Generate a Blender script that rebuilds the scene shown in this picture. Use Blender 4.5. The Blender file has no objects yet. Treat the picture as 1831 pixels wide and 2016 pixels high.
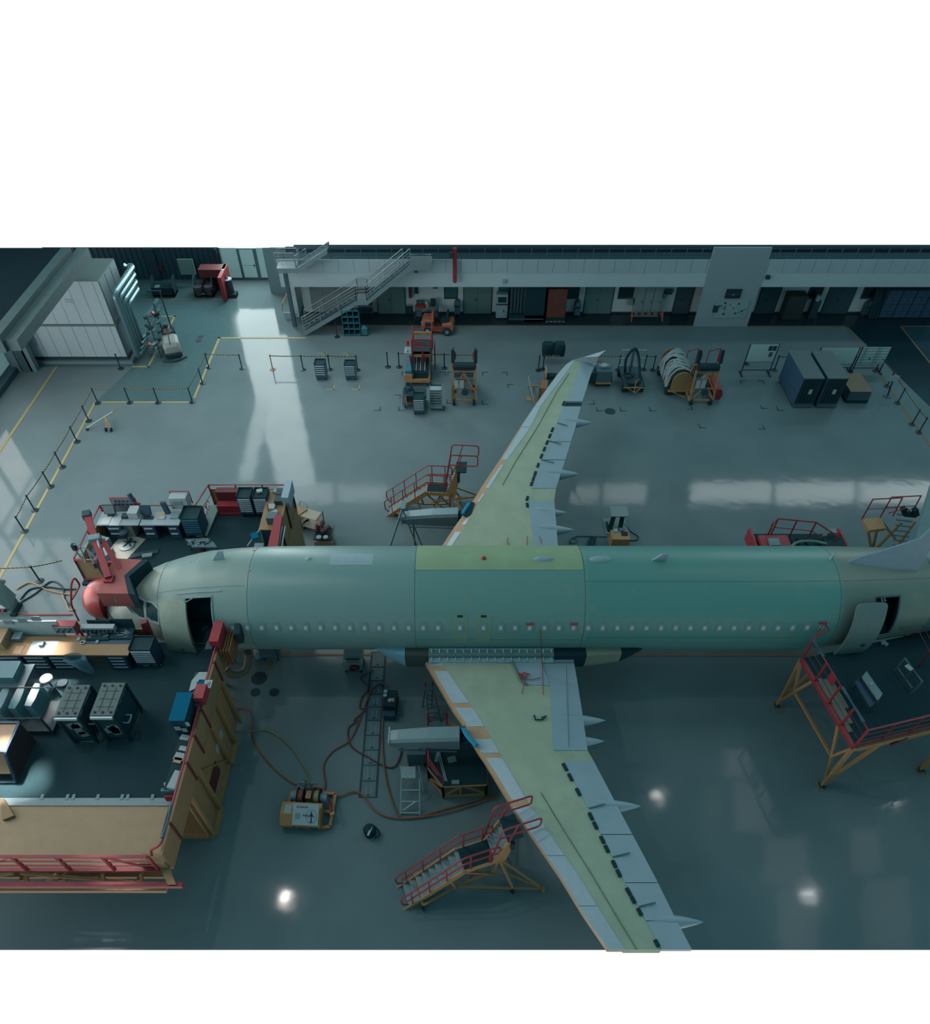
import bpy, math, random
from mathutils import Vector, Matrix
random.seed(7)
scn = bpy.context.scene
COL = scn.collection
# ---------------------------------------------------------------- camera model (used to read positions off the photo)
CAMH, CAMY, PITCH, FPX, PX, PY = 24.7, -17.93, math.radians(49.4), 1399.0, 902.0, 1179.0
SN, CS = math.sin(PITCH), math.cos(PITCH)
def ray(px, py):
    a = (px-PX)/FPX; b = (PY-py)/FPX
    return (a, CS+b*SN, -SN+b*CS)
def G(px, py, z=0.0):
    d = ray(px, py); t = (z-CAMH)/d[2]
    return Vector((d[0]*t, CAMY+d[1]*t, z))
def V(px, py, y):
    d = ray(px, py); t = (y-CAMY)/d[1]
    return Vector((d[0]*t, y, CAMH+d[2]*t))
# ---------------------------------------------------------------- materials
def lin(c):
    c = c/255.0
    return c/12.92 if c <= 0.04045 else ((c+0.055)/1.055)**2.4
MATS = {}
def mat(key, rgb=None, rough=0.55, metal=0.0, noise=0.05, scale=6.0, spec=0.3, emit=0.0, alpha=1.0):
    if key in MATS: return MATS[key]
    m = bpy.data.materials.new(key); m.use_nodes = True
    nt = m.node_tree; b = nt.nodes['Principled BSDF']
    c = [lin(v) for v in rgb]
    tc = nt.nodes.new('ShaderNodeTexCoord'); no = nt.nodes.new('ShaderNodeTexNoise')
    no.inputs['Scale'].default_value = scale; no.inputs['Detail'].default_value = 4
    nt.links.new(tc.outputs['Object'], no.inputs['Vector'])
    mx = nt.nodes.new('ShaderNodeMix'); mx.data_type = 'RGBA'
    mx.inputs[6].default_value = [v*(1-noise*2.5) for v in c]+[1]
    mx.inputs[7].default_value = [min(1, v*(1+noise*2.5)) for v in c]+[1]
    nt.links.new(no.outputs['Fac'], mx.inputs[0]); nt.links.new(mx.outputs[2], b.inputs['Base Color'])
    b.inputs['Roughness'].default_value = rough; b.inputs['Metallic'].default_value = metal
    b.inputs['Specular IOR Level'].default_value = spec
    if emit:
        b.inputs['Emission Color'].default_value = c+[1]; b.inputs['Emission Strength'].default_value = emit
    if alpha < 1:
        b.inputs['Alpha'].default_value = alpha
    MATS[key] = m; return m
# ---------------------------------------------------------------- mesh builder
def frame_of(d):
    d = Vector(d).normalized()
    up = Vector((0, 0, 1)) if abs(d.z) < 0.95 else Vector((0, 1, 0))
    s = d.cross(up).normalized(); u = s.cross(d).normalized()
    return s, u
class MB:
    def __init__(s, ref=None):
        s.v = []; s.f = []; s.m = []; s.k = 0
        s.inv = None
        if ref is not None:
            s.inv = (Matrix.Translation(ref.location) @ ref.rotation_euler.to_matrix().to_4x4()).inverted()
    def add(s, vs, fs):
        o = len(s.v)
        for p in vs:
            p = Vector(p)
            s.v.append(s.inv @ p if s.inv else p)
        for f in fs: s.f.append([i+o for i in f]); s.m.append(s.k)
        return s
    def box(s, x0, x1, y0, y1, z0, z1):
        vs = [(x, y, z) for z in (z0, z1) for y in (y0, y1) for x in (x0, x1)]
        return s.add(vs, [(0,2,3,1),(4,5,7,6),(0,1,5,4),(2,6,7,3),(0,4,6,2),(1,3,7,5)])
    def cbox(s, c, h, rz=0.0):
        ca, sa = math.cos(rz), math.sin(rz); vs = []
        for z in (-1, 1):
            for y in (-1, 1):
                for x in (-1, 1):
                    X, Y = x*h[0], y*h[1]
                    vs.append((c[0]+X*ca-Y*sa, c[1]+X*sa+Y*ca, c[2]+z*h[2]))
        return s.add(vs, [(0,2,3,1),(4,5,7,6),(0,1,5,4),(2,6,7,3),(0,4,6,2),(1,3,7,5)])
    def bar(s, p, q, r, r2=None):
        p, q = Vector(p), Vector(q); a, b = frame_of(q-p); r2 = r if r2 is None else r2
        vs = [e+a*i*r+b*j*r2 for e in (p, q) for i, j in ((-1,-1),(1,-1),(1,1),(-1,1))]
        return s.add(vs, [(3,2,1,0),(4,5,6,7),(0,1,5,4),(1,2,6,5),(2,3,7,6),(3,0,4,7)])
    def cyl(s, p, q, r, n=12, r2=None):
        p, q = Vector(p), Vector(q); a, b = frame_of(q-p); r2 = r if r2 is None else r2
        vs = []
        for e, rr in ((p, r), (q, r2)):
            for i in range(n):
                t = 2*math.pi*i/n; vs.append(e+a*math.cos(t)*rr+b*math.sin(t)*rr)
        fs = [(i, (i+1) % n, n+(i+1) % n, n+i) for i in range(n)]
        fs += [tuple(range(n-1, -1, -1)), tuple(range(n, 2*n))]
        return s.add(vs, fs)
    def tube(s, pts, r, n=7, closed=False):
        pts = [Vector(p) for p in pts]; N = len(pts); vs = []; prev = None
        for i, p in enumerate(pts):
            if closed: d = pts[(i+1) % N]-pts[i-1]
            else: d = pts[min(i+1, N-1)]-pts[max(i-1, 0)]
            if d.length < 1e-6: d = Vector((0,0,1))
            d.normalize()
            if prev is None: a, b = frame_of(d)
            else:
                a = (prev-d*prev.dot(d))
                if a.length < 1e-4: a, b = frame_of(d)
                a.normalize(); b = d.cross(a)
            prev = a
            for k in range(n):
                t = 2*math.pi*k/n; vs.append(p+a*math.cos(t)*r+b*math.sin(t)*r)
        fs = []
        for i in range(N if closed else N-1):
            j = (i+1) % N
            for k in range(n):
                fs.append((i*n+k, i*n+(k+1) % n, j*n+(k+1) % n, j*n+k))
        if not closed: fs += [tuple(range(n-1, -1, -1)), tuple((N-1)*n+k for k in range(n))]
        return s.add(vs, fs)
    def prism(s, poly, z0, z1):
        n = len(poly); vs = [(p[0], p[1], z0) for p in poly]+[(p[0], p[1], z1) for p in poly]
        fs = [tuple(range(n-1, -1, -1)), tuple(range(n, 2*n))]
        fs += [(i, (i+1) % n, n+(i+1) % n, n+i) for i in range(n)]
        return s.add(vs, fs)
    def slab(s, poly, t):
        n = len(poly); t = Vector(t); vs = [Vector(p) for p in poly]+[Vector(p)+t for p in poly]
        fs = [tuple(range(n-1, -1, -1)), tuple(range(n, 2*n))]
        fs += [(i, (i+1) % n, n+(i+1) % n, n+i) for i in range(n)]
        return s.add(vs, fs)
    def strip(s, L, R, t):
        """closed sheet between two rails, thickness t (downwards)"""
        n = len(L); t = Vector(t) if not isinstance(t, (int, float)) else Vector((0, 0, -t))
        vs = [Vector(p) for p in L]+[Vector(p) for p in R]+[Vector(p)+t for p in L]+[Vector(p)+t for p in R]
        fs = []
        for i in range(n-1):
            fs += [(i, n+i, n+i+1, i+1), (2*n+i, 2*n+i+1, 3*n+i+1, 3*n+i), (i, i+1, 2*n+i+1, 2*n+i), (n+i, 3*n+i, 3*n+i+1, n+i+1)]
        fs += [(0, 2*n, 3*n, n), (n-1, 2*n-1, 4*n-1, 3*n-1)]
        return s.add(vs, fs)
    def loft(s, rings, cap=True):
        n = len(rings[0]); vs = [p for r in rings for p in r]; fs = []
        for i in range(len(rings)-1):
            for k in range(n): fs.append((i*n+k, i*n+(k+1) % n, (i+1)*n+(k+1) % n, (i+1)*n+k))
        if cap: fs += [tuple(range(n-1, -1, -1)), tuple((len(rings)-1)*n+k for k in range(n))]
        return s.add(vs, fs)
    def lathe(s, prof, c=(0,0,0), n=20):
        c = Vector(c)
        return s.loft([[c+Vector((r*math.cos(2*math.pi*k/n), r*math.sin(2*math.pi*k/n), z)) for k in range(n)] for r, z in prof])
    def ball(s, c, r, n=12, sc=(1,1,1)):
        rings = []
        for i in range(1, n//2):
            t = math.pi*i/(n//2); rings.append([Vector(c)+Vector((math.sin(t)*math.cos(2*math.pi*k/n)*r*sc[0], math.sin(t)*math.sin(2*math.pi*k/n)*r*sc[1], -math.cos(t)*r*sc[2])) for k in range(n)])
        return s.loft(rings)
    def build(s, name, m, parent=None, smooth=False, label=None, bevel=0):
        me = bpy.data.meshes.new(name); me.from_pydata([tuple(p) for p in s.v], [], s.f); me.update()
        ms = m if isinstance(m, (list, tuple)) else [m]
        for x in ms: me.materials.append(x)
        if len(ms) > 1: me.polygons.foreach_set('material_index', s.m)
        import bmesh
        bm = bmesh.new(); bm.from_mesh(me); bmesh.ops.recalc_face_normals(bm, faces=bm.faces); bm.to_mesh(me); bm.free()
        o = bpy.data.objects.new(name, me); COL.objects.link(o)
        if parent is not None: o.parent = parent
        if smooth:
            me.polygons.foreach_set('use_smooth', [True]*len(me.polygons))
            me.set_sharp_from_angle(angle=math.radians(40))
        if bevel:
            bv = o.modifiers.new('bevel', 'BEVEL'); bv.width = bevel; bv.segments = 2; bv.limit_method = 'ANGLE'
        if label: o['label'] = label
        return o
def thing(name, label, cat, loc=(0,0,0), rz=0.0, group=None):
    o = bpy.data.objects.new(name, None); COL.objects.link(o); o.empty_display_size = 0.2
    o.location = loc; o.rotation_euler = (0, 0, rz)
    return tag(o, label, cat, group)
def tag(o, label, cat, group=None):
    o['label'] = label; o['category'] = cat
    if group: o['group'] = group
    return o
def struct(o): o['kind'] = 'structure'; return o
def dup(root, loc, rz=None, label=None, group=None):
    r = root.copy(); COL.objects.link(r); r.location = loc
    if rz is not None: r.rotation_euler = (0, 0, rz)
    if label: r['label'] = label
    if group: r['group'] = group
    for ch in list(root.children):
        c = ch.copy(); COL.objects.link(c); c.parent = r
        for g in list(ch.children):
            d = g.copy(); COL.objects.link(d); d.parent = c
    return r
def one(name, mb, m, label, cat, group=None, smooth=False, bevel=0, loc=None):
    """a thing that is a single mesh; its origin goes to the middle of its base"""
    xs = [p.x for p in mb.v]; ys = [p.y for p in mb.v]; zs = [p.z for p in mb.v]
    c = Vector(((min(xs)+max(xs))/2, (min(ys)+max(ys))/2, min(zs)))
    mb.v = [p-c for p in mb.v]
    o = mb.build(name, m, None, smooth, None, bevel); o.location = c
    return tag(o, label, cat, group)
def curve_pts(pts, n=8):
    """Catmull-Rom through points"""
    pts = [Vector(p) for p in pts]; out = []
    P = [pts[0]*2-pts[1]]+pts+[pts[-1]*2-pts[-2]]
    for i in range(1, len(P)-2):
        for k in range(n):
            t = k/n; a, b, c, d = P[i-1], P[i], P[i+1], P[i+2]
            out.append(0.5*((2*b)+(c-a)*t+(2*a-5*b+4*c-d)*t*t+(3*b-a-3*c+d)*t**3))
    out.append(pts[-1]); return out
def roundpoly(pts, r, n=5):
    pts = [Vector(p) for p in pts]; out = [pts[0]]
    for a, b, c in zip(pts, pts[1:], pts[2:]):
        u, v = (a-b), (c-b); k = min(r, u.length*.45, v.length*.45); p, q = b+u.normalized()*k, b+v.normalized()*k
        for i in range(n+1):
            t = i/n; out.append(p*(1-t)**2+b*2*t*(1-t)+q*t*t)
    return out+[pts[-1]]
# ---------------------------------------------------------------- palette (sRGB)
WHITE = mat('white_paint', (118,140,148), 0.5)
WHITE2 = mat('white_wall', (116,136,146), 0.8, noise=0.03, scale=2)
PAPER = mat('paper', (134,148,150), 0.8, noise=0.02)
RED = mat('red_paint', (128,44,50), 0.45)
DRED = mat('dark_red', (84,36,40), 0.5)
ORANGE = mat('orange_paint', (146,112,76), 0.5)
TUGO = mat('tug_orange', (146,86,68), 0.5)
PLY = mat('plywood', (136,118,92), 0.6, noise=0.06, scale=3)
TAN = mat('tan_board', (122,100,72), 0.6, noise=0.06, scale=3)
BLACK = mat('black_rubber', (19,48,54), 0.7, noise=0.1, spec=0.15)
DECK = mat('dark_deck', (24,50,56), 0.75, noise=0.12, scale=25, spec=0.1)
DARK = mat('dark_grey', (30,52,60), 0.6)
NAVY = mat('navy_steel', (32,60,80), 0.5)
STEEL = mat('grey_steel', (98,120,126), 0.4, metal=0.0)
DSTEEL = mat('dark_steel', (58,84,92), 0.45)
SILVER = mat('silver_metal', (112,130,134), 0.4, metal=0.5)
ALU = mat('aluminium', (130,150,154), 0.35, metal=0.4)
TEAL = mat('teal_paint', (40,98,112), 0.5)
BLUE = mat('blue_paint', (2,80,106), 0.8, spec=.05, noise=.02)
GREYG = mat('grey_green_metal', (96,122,120), 0.6)
YELL = mat('yellow_line', (140,132,92), 0.7)
OLINE = mat('orange_line', (120,92,62), 0.7)
GREEN = mat('green_primer', (140,152,133), 0.6, noise=0.07, scale=1.5)
FLAPG = mat('grey_white_paint', (128,147,156), 0.35, noise=0.04, scale=1.2)
SLATM = mat('pale_slat_film', (134,152,160), 0.4, noise=0.04)
TAPE = mat('beige_tape', (150,124,98), 0.6)
GLASS = mat('dark_glass', (14,36,42), 0.08, spec=0.6, noise=0.02)
TGLASS = mat('teal_glass', (40,88,92), 0.15, spec=0.5)
# ---------------------------------------------------------------- camera, world, view
cam = bpy.data.cameras.new('camera'); co = bpy.data.objects.new('camera', cam); COL.objects.link(co)
co.location = (0, CAMY, CAMH); co.rotation_euler = (math.pi/2-PITCH, 0, 0)
cam.sensor_fit = 'HORIZONTAL'; cam.sensor_width = 36.0; cam.lens = FPX*36.0/1831.0
cam.shift_x = (915.5-PX)/1831.0; cam.shift_y = (PY-1008.0)/1831.0; cam.clip_end = 500
scn.camera = co
vs = scn.view_settings; vs.view_transform = 'Standard'; vs.look = 'None'; vs.exposure = 0.0; vs.gamma = 1.0; vs.use_curve_mapping = False
w = bpy.data.worlds.new('world'); scn.world = w; w.use_nodes = True; nt = w.node_tree
bg = nt.nodes['Background']; tc = nt.nodes.new('ShaderNodeTexCoord'); sp = nt.nodes.new('ShaderNodeSeparateXYZ')
rp = nt.nodes.new('ShaderNodeValToRGB'); ma = nt.nodes.new('ShaderNodeMath'); ma.operation = 'MULTIPLY_ADD'; ma.inputs[1].default_value = 0.5; ma.inputs[2].default_value = 0.5
nt.links.new(tc.outputs['Generated'], sp.inputs[0]); nt.links.new(sp.outputs['Z'], ma.inputs[0]); nt.links.new(ma.outputs[0], rp.inputs[0]); nt.links.new(rp.outputs[0], bg.inputs[0])
rp.color_ramp.elements[0].position = 0.44; rp.color_ramp.elements[0].color = (1,1,1,1)
rp.color_ramp.elements[1].position = 0.52; rp.color_ramp.elements[1].color = (0.135,0.35,0.41,1)
bg.inputs[1].default_value = 1.0
def window_light(name, pts, strength, col=(1.0,1.0,1.0)):
    """a bright daylit pane: a flat four-cornered glazing that gives off daylight"""
    m = bpy.data.materials.new(name+'_daylight'); m.use_nodes = True; t = m.node_tree
    for n in list(t.nodes): t.nodes.remove(n)
    o = t.nodes.new('ShaderNodeOutputMaterial'); e = t.nodes.new('ShaderNodeEmission'); e.inputs[0].default_value = (*col, 1); e.inputs[1].default_value = strength
    t.links.new(e.outputs[0], o.inputs[0])
    b = MB(); P0 = [Vector(p) for p in pts]; nrm = (P0[1]-P0[0]).cross(P0[2]-P0[0]).normalized()*0.03; b.slab(P0, nrm)
    return struct(b.build(name, m))
def area(name, loc, rot, sx, sy, e, col=(1,1,1)):
    l = bpy.data.lights.new(name,'AREA'); l.shape = 'RECTANGLE'; l.size = sx; l.size_y = sy; l.energy = e; l.color = col
    o = bpy.data.objects.new(name,l); COL.objects.link(o); o.location = loc; o.rotation_euler = rot; return o
# ================================================================ the hall
YF, YB, YR = 27.75, 29.5, 34.6          # gallery front, office wall, rear recess wall
def CYC(z): return G(PX,488,z).y
def topz(y): return V(PX, 488, y).z
# ---- floor with a polished paint finish
fm = bpy.data.materials.new('polished_floor'); fm.use_nodes = True
n_ = fm.node_tree; b_ = n_.nodes['Principled BSDF']
t_ = n_.nodes.new('ShaderNodeTexCoord'); a1 = n_.nodes.new('ShaderNodeTexNoise'); a1.inputs['Scale'].default_value = 0.35; a1.inputs['Detail'].default_value = 5
a2 = n_.nodes.new('ShaderNodeTexNoise'); a2.inputs['Scale'].default_value = 14; a2.inputs['Detail'].default_value = 3
n_.links.new(t_.outputs['Object'], a1.inputs['Vector']); n_.links.new(t_.outputs['Object'], a2.inputs['Vector'])
rp1 = n_.nodes.new('ShaderNodeValToRGB'); n_.links.new(a1.outputs['Fac'], rp1.inputs[0])
rp1.color_ramp.elements[0].position = 0.3; rp1.color_ramp.elements[0].color = (lin(88), lin(104), lin(107), 1)
rp1.color_ramp.elements[1].position = 0.7; rp1.color_ramp.elements[1].color = (lin(96), lin(112), lin(115), 1)
n_.links.new(rp1.outputs[0], b_.inputs['Base Color'])
mr = n_.nodes.new('ShaderNodeMapRange'); mr.inputs[3].default_value = 0.05; mr.inputs[4].default_value = 0.11
n_.links.new(a2.outputs['Fac'], mr.inputs[0]); n_.links.new(mr.outputs[0], b_.inputs['Roughness'])
b_.inputs['Specular IOR Level'].default_value = 0.09
bp = n_.nodes.new('ShaderNodeBump'); bp.inputs['Strength'].default_value = 0.02; bp.inputs['Distance'].default_value = 0.3
a3 = n_.nodes.new('ShaderNodeTexNoise'); a3.inputs['Scale'].default_value = 0.8; n_.links.new(t_.outputs['Object'], a3.inputs['Vector'])
n_.links.new(a3.outputs['Fac'], bp.inputs['Height']); n_.links.new(bp.outputs[0], b_.inputs['Normal'])
struct(MB().box(-28.2, 46, G(PX,1870).y, YR, -0.02, 0).build('floor', fm))
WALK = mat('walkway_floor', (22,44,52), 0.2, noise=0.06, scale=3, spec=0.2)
ZONE = mat('green_floor_zone', (68,92,95), 0.2, noise=0.05, scale=3, spec=0.2)
k_ = G(1668,642)
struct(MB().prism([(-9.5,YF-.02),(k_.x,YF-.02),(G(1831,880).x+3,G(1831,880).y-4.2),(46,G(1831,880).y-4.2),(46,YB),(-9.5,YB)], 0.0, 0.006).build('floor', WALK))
q1, q2 = G(1773,642), G(1831,715)
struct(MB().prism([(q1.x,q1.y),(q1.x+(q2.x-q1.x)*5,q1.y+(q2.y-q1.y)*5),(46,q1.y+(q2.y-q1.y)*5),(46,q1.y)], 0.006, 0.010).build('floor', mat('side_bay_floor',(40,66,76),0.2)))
A_, B_, C_ = G(432,666), G(380,792), G(193,793)
struct(MB().prism([(-27.6,YR),(-27.6,G(110,723).y),(G(262,722).x,G(262,722).y),(C_.x-.2,C_.y),(B_.x,B_.y),(A_.x,A_.y),(G(476,666).x,A_.y),(G(468,590).x,G(468,590).y),(-17.4,YR)], 0.0, 0.004).build('floor', ZONE))
# ---- painted floor lines (part of the floor finish)
TN = [0]
def trim(pts, w, m, z=0.012):
    TN[0] += 1; b = MB()
    for p, q in zip(pts, pts[1:]):
        p, q = Vector(p), Vector(q); d = (q-p).normalized(); n = Vector((-d.y, d.x, 0))*w/2; e = d*w/2
        b.slab([Vector((r.x, r.y, z)) for r in (p-e-n, q+e-n, q+e+n, p-e+n)], (0,0,-0.006))
    return struct(b.build('trim_%d' % TN[0], m))
trim([G(640,641), G(1368,642)], .10, OLINE); trim([G(1470,642.5), G(1666,642.5), G(1852,908)], .11, OLINE); trim([G(1851,642.5), G(1773,642.5), G(1834,719)], .10, OLINE)
trim([G(383,782), G(432,665.5), G(600,665.5)], .16, YELL); trim([G(262,722), G(292,722), G(344,623), G(306,623)], .14, YELL)
trim([G(190,792), G(380,792)], .14, YELL); trim([G(187,793), G(-5,1145)], .14, YELL); trim([G(111,723), G(-12,905)], .16, YELL)
trim([G(275,590), G(466,590)], .10, OLINE); trim([G(455,1290), G(1620,1290)], .10, OLINE)
LMARK = mat('teal_mark', (40,72,82), 0.7)
def lmark(px, py, sx, sy, m=LMARK, s=0.32):
    p = G(px, py); trim([p+Vector((sx*s,0,0)), p, p+Vector((0,sy*s*1.1,0))], .07, m)
for px,py,sx,sy in ((792,733,1,-1),(877,733,-1,-1),(882,733,1,-1),(950,733,1,-1),(998,733,-1,-1),(788,778,-1,-1),(880,794,1,1),(950,796,1,1),(785,808,1,1),(874,808,-1,1),(1170,796,-1,1),(1176,809,1,1),(1222,809,1,1),(1280,809,1,1),(1363,806,-1,1),(1500,804,1,1),(1532,808,1,1),(1457,750,1,-1),(1502,750,-1,-1),(1505,845,-1,1),(1378,842,1,1),(748,808,-1,1),(1000,757,1,-1)):
    lmark(px,py,sx,sy)
for px,py,sx,sy in ((638,696,-1,-1),(685,696,-1,-1),(657,767,-1,1),(707,767,-1,1)): lmark(px,py,sx,sy,YELL,.42)
for x,y in ((455,1307),(533,1310)): trim([G(x,y-7),G(x-2,y+7)], .10, OLINE)
for px,py in ((395,663),(391,671),(1201,810),(510,1335),(503,1363),(540,1363)):   # sunk round covers
    p = G(px,py); r = .32 if py in (810,1335) else .2
    struct(MB().cyl(p+Vector((0,0,-.01)), p+Vector((0,0,.012)), r, 20).build('trim_%d' % (TN[0]+1), mat('floor_cover',(26,50,58),0.6))); TN[0] += 1
# ---- gallery front, office wall, column
xl, xr = -11.55, 46
zb, zm, zt = V(PX,565,YF).z, V(PX,538,YF).z, V(PX,511,YF).z
FASC = mat('fascia', (150,168,173), 0.7, noise=0.02, scale=1)
PANEL = mat('parapet_panel', (138,156,162), 0.6, noise=0.03, scale=1)
struct(MB().box(xl, xr, YF, YF+.25, zb, zm).build('wall_gallery_fascia', FASC))
b = MB(); x = xl
px_ = xl
while px_ < xr:
    b.box(px_, min(px_+.96, xr), YF-.02, YF+.05, zm+.01, zt); px_ += .98
struct(b.build('wall_gallery_parapet', PANEL))
struct(MB().box(xl, xr, YF+.25, YB+4, zb, zb+.25).build('ceiling_under_gallery', DARK))
struct(MB().box(xl, xr, YB+1.2, YB+1.4, zm, topz(YB+1.2)-.0).build('wall_gallery_back', mat('gallery_dark',(24,48,58),.8)))
struct(MB().box(16.05, 19.68, YF-.06, YF+.12, 0, topz(YF-.06)).build('wall_column', mat('column_paint',(118,136,142),.8,noise=.02)))
OW = mat('office_wall', (158,172,174), 0.8, noise=0.03)
struct(MB().box(-10.7, 46, YB, YB+.2, 0, zb).build('wall_back', OW))
struct(MB().box(-11.6, -11.0, YB-.5, YB+3, 0, zb).build('wall_office_end', OW))
struct(MB().box(-10.7, 46, YB-.03, YB, 0, .12).build('baseboard_back', DARK))
# gallery hand rail: posts and rails
gr = thing('gallery_railing', 'thin dark steel railing along the top of the white gallery parapet', 'railing', (4,YF+.05,zt))
zr = topz(YF+.1)
b = MB(gr)
x = xl+.5
while x < 34:
    if not 15.9 < x < 19.8: MB(gr).bar((x,YF+.1,zt-.02), (x,YF+.1,zr-.03), .02).build('railing_post', DSTEEL, gr)
    x += .98
for k in range(3):
    z = zt+.12+k*(zr-zt-.18)/2.0
    b = MB(gr); b.tube([(xl,YF+.1,z),(15.95,YF+.1,z)], .018, 5); b.tube([(19.75,YF+.1,z),(34,YF+.1,z)], .018, 5); b.build('rail', DSTEEL, gr)
# office doors and windows
def office_door(n, x0, x1, m, label, double=True):
    h = 2.12
    o = struct(MB().box(x0-.06, x1+.06, YB-.04, YB, 0, h+.06).build('door_%d' % n, DARK)); o['label'] = label
    xs = [(x0,(x0+x1)/2-.01),((x0+x1)/2+.01,x1)] if double else [(x0,x1)]
    for a, c in xs:
        l = MB().box(a, c, YB-.07, YB-.03, .02, h).build('door_leaf', m, o)
    hb = MB(); cx = (x0+x1)/2-.12; hb.box(cx-.09, cx+.03, YB-.12, YB-.07, 1.02, 1.06); hb.box(cx-.01, cx+.03, YB-.09, YB-.06, .92, 1.08); hb.build('door_handle', DARK, o)
GD = mat('grey_door', (76,104,104), 0.6); GD2 = mat('dark_grey_door', (46,70,78), 0.6)
def xb(px, row=600): return V(px,row,YB).x
office_door(1, xb(744,590), xb(797,590), GD, 'grey double door behind the foot of the gallery stairs')
office_door(2, xb(913.5,590), xb(967,590), GD, 'pale grey double door left of the white cabinet')
office_door(3, xb(1152,590), xb(1205,590), GD, 'pale grey double door right of the red tarpaulin stack')
office_door(4, xb(1490,600), xb(1527,600), GD2, 'dark grey door just right of the white column', False)
office_door(5, xb(1622,600), xb(1672,600), GD2, 'dark grey double door between two dark windows')
office_door(6, xb(1327,600), xb(1358,600), GD2, 'grey door left of the white column', False)
def office_window(n, a, c, m, label, zlo=None):
    z0 = zlo or V(PX,588,YB).z; x0, x1 = xb(a,578), xb(c,578)
    o = struct(MB().box(x0, x1, YB-.05, YB, z0, 2.05).build('window_%d' % n, DARK)); o['label'] = label
    MB().box(x0+.07, x1-.07, YB-.06, YB-.04, z0+.14, 2.0).build('window_pane', m, o)
office_window(1, 874, 901, TGLASS, 'teal glazed window left of the second grey door')
office_window(2, 981, 1004, TGLASS, 'teal glazed window above the white cabinet')
office_window(3, 1113, 1140, GLASS, 'dark window right of the red stack')
office_window(4, 1217, 1247, GLASS, 'dark window left of the grey switch cabinet')
office_window(5, 1590, 1618, GLASS, 'dark window above the rubbish bin at right')
office_window(6, 1697, 1727, GLASS, 'dark window left of the lockers')
# lockers wall cupboards beyond the stairs
# ---- rear recess at left: dark ribbed wall, lit entrance glazing
DW = mat('ribbed_dark_wall', (34,62,72), 0.6, noise=0.05)
b = MB(); z1 = topz(YR); x = -30
while x < -17.6:
    b.box(x, x+.3, YR-.05, YR+.1, 0, z1); b.box(x+.3, x+.4, YR, YR+.1, 0, z1); x += .4
struct(b.build('wall_rear', DW))
struct(MB().box(-22.6, -22.0, YR-.25, YR, 0, z1).build('wall_rear_pillar', DARK))
struct(MB().box(-17.62, -17.42, YR-.25, YR+.05, 0, z1).build('trim_entrance', DARK))
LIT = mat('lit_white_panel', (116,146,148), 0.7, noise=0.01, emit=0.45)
o = struct(MB().box(-17.4, -13.55, YR, YR+.1, .1, z1).build('window_7', LIT)); o['label'] = 'tall white lit glazing beside the entrance door'
MB().box(-17.4, -13.55, YR-.06, YR+.02, 0, .12).build('window_sill', DSTEEL, o)
d = struct(MB().box(-16.02, -14.62, YR-.08, YR-.01, 0, z1).build('door_7', mat('door_frame_grey',(78,104,104),.6))); d['label'] = 'white glazed entrance door in a grey frame'
MB().box(-15.82, -14.85, YR-.1, YR-.06, .18, 1.05).build('door_pane', LIT, d); MB().box(-15.82, -14.85, YR-.1, YR-.06, 1.08, z1-.08).build('door_pane', LIT, d)
MB().box(-14.97, -14.91, YR-.14, YR-.1, .95, 1.15).build('door_handle', DARK, d)
struct(MB().box(-13.55, -11.0, YR-2.2, YR-2.1, 0, topz(YR-2.2)).build('wall_rear_end', mat('end_wall',(96,118,124),.8)))
# high daylight strips above the entrance and the clerestory further right (they mirror in the floor)
window_light('window_8', [(-17.3,YR+.05,z1+.03),(-13.6,YR+.05,z1+.03),(-13.6,YR+.05,20),(-17.3,YR+.05,20)], 12.0, (.86,1,1))
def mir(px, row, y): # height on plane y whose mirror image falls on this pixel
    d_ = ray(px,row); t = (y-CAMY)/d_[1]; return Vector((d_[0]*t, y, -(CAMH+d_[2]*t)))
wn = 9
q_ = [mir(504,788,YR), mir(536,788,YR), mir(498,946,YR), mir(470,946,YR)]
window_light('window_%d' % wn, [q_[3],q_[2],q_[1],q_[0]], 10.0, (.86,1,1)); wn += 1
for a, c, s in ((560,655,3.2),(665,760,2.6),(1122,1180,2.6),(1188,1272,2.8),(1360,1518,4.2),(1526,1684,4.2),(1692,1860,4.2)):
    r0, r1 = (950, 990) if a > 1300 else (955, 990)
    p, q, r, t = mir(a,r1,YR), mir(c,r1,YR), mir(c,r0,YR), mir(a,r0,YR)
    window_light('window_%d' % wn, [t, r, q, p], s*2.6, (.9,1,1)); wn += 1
# left side: big daylit door wall, upper panes between mullions
y = -13.0
while y < 20:
    for z0, z1_ in ((2.3,6.0),(6.4,10.5),(10.9,17.0)):
        window_light('window_%d' % wn, [(-28.6,y,z0),(-28.6,y+2.2,z0),(-28.6,y+2.2,z1_),(-28.6,y,z1_)], 6.0, (1,.98,.97)); wn += 1
    y += 2.75
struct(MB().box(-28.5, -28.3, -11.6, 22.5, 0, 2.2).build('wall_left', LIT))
struct(MB().box(-28.3, -27.7, 10, 22.5, 0, .3).build('trim_door_track', DSTEEL))
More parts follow.
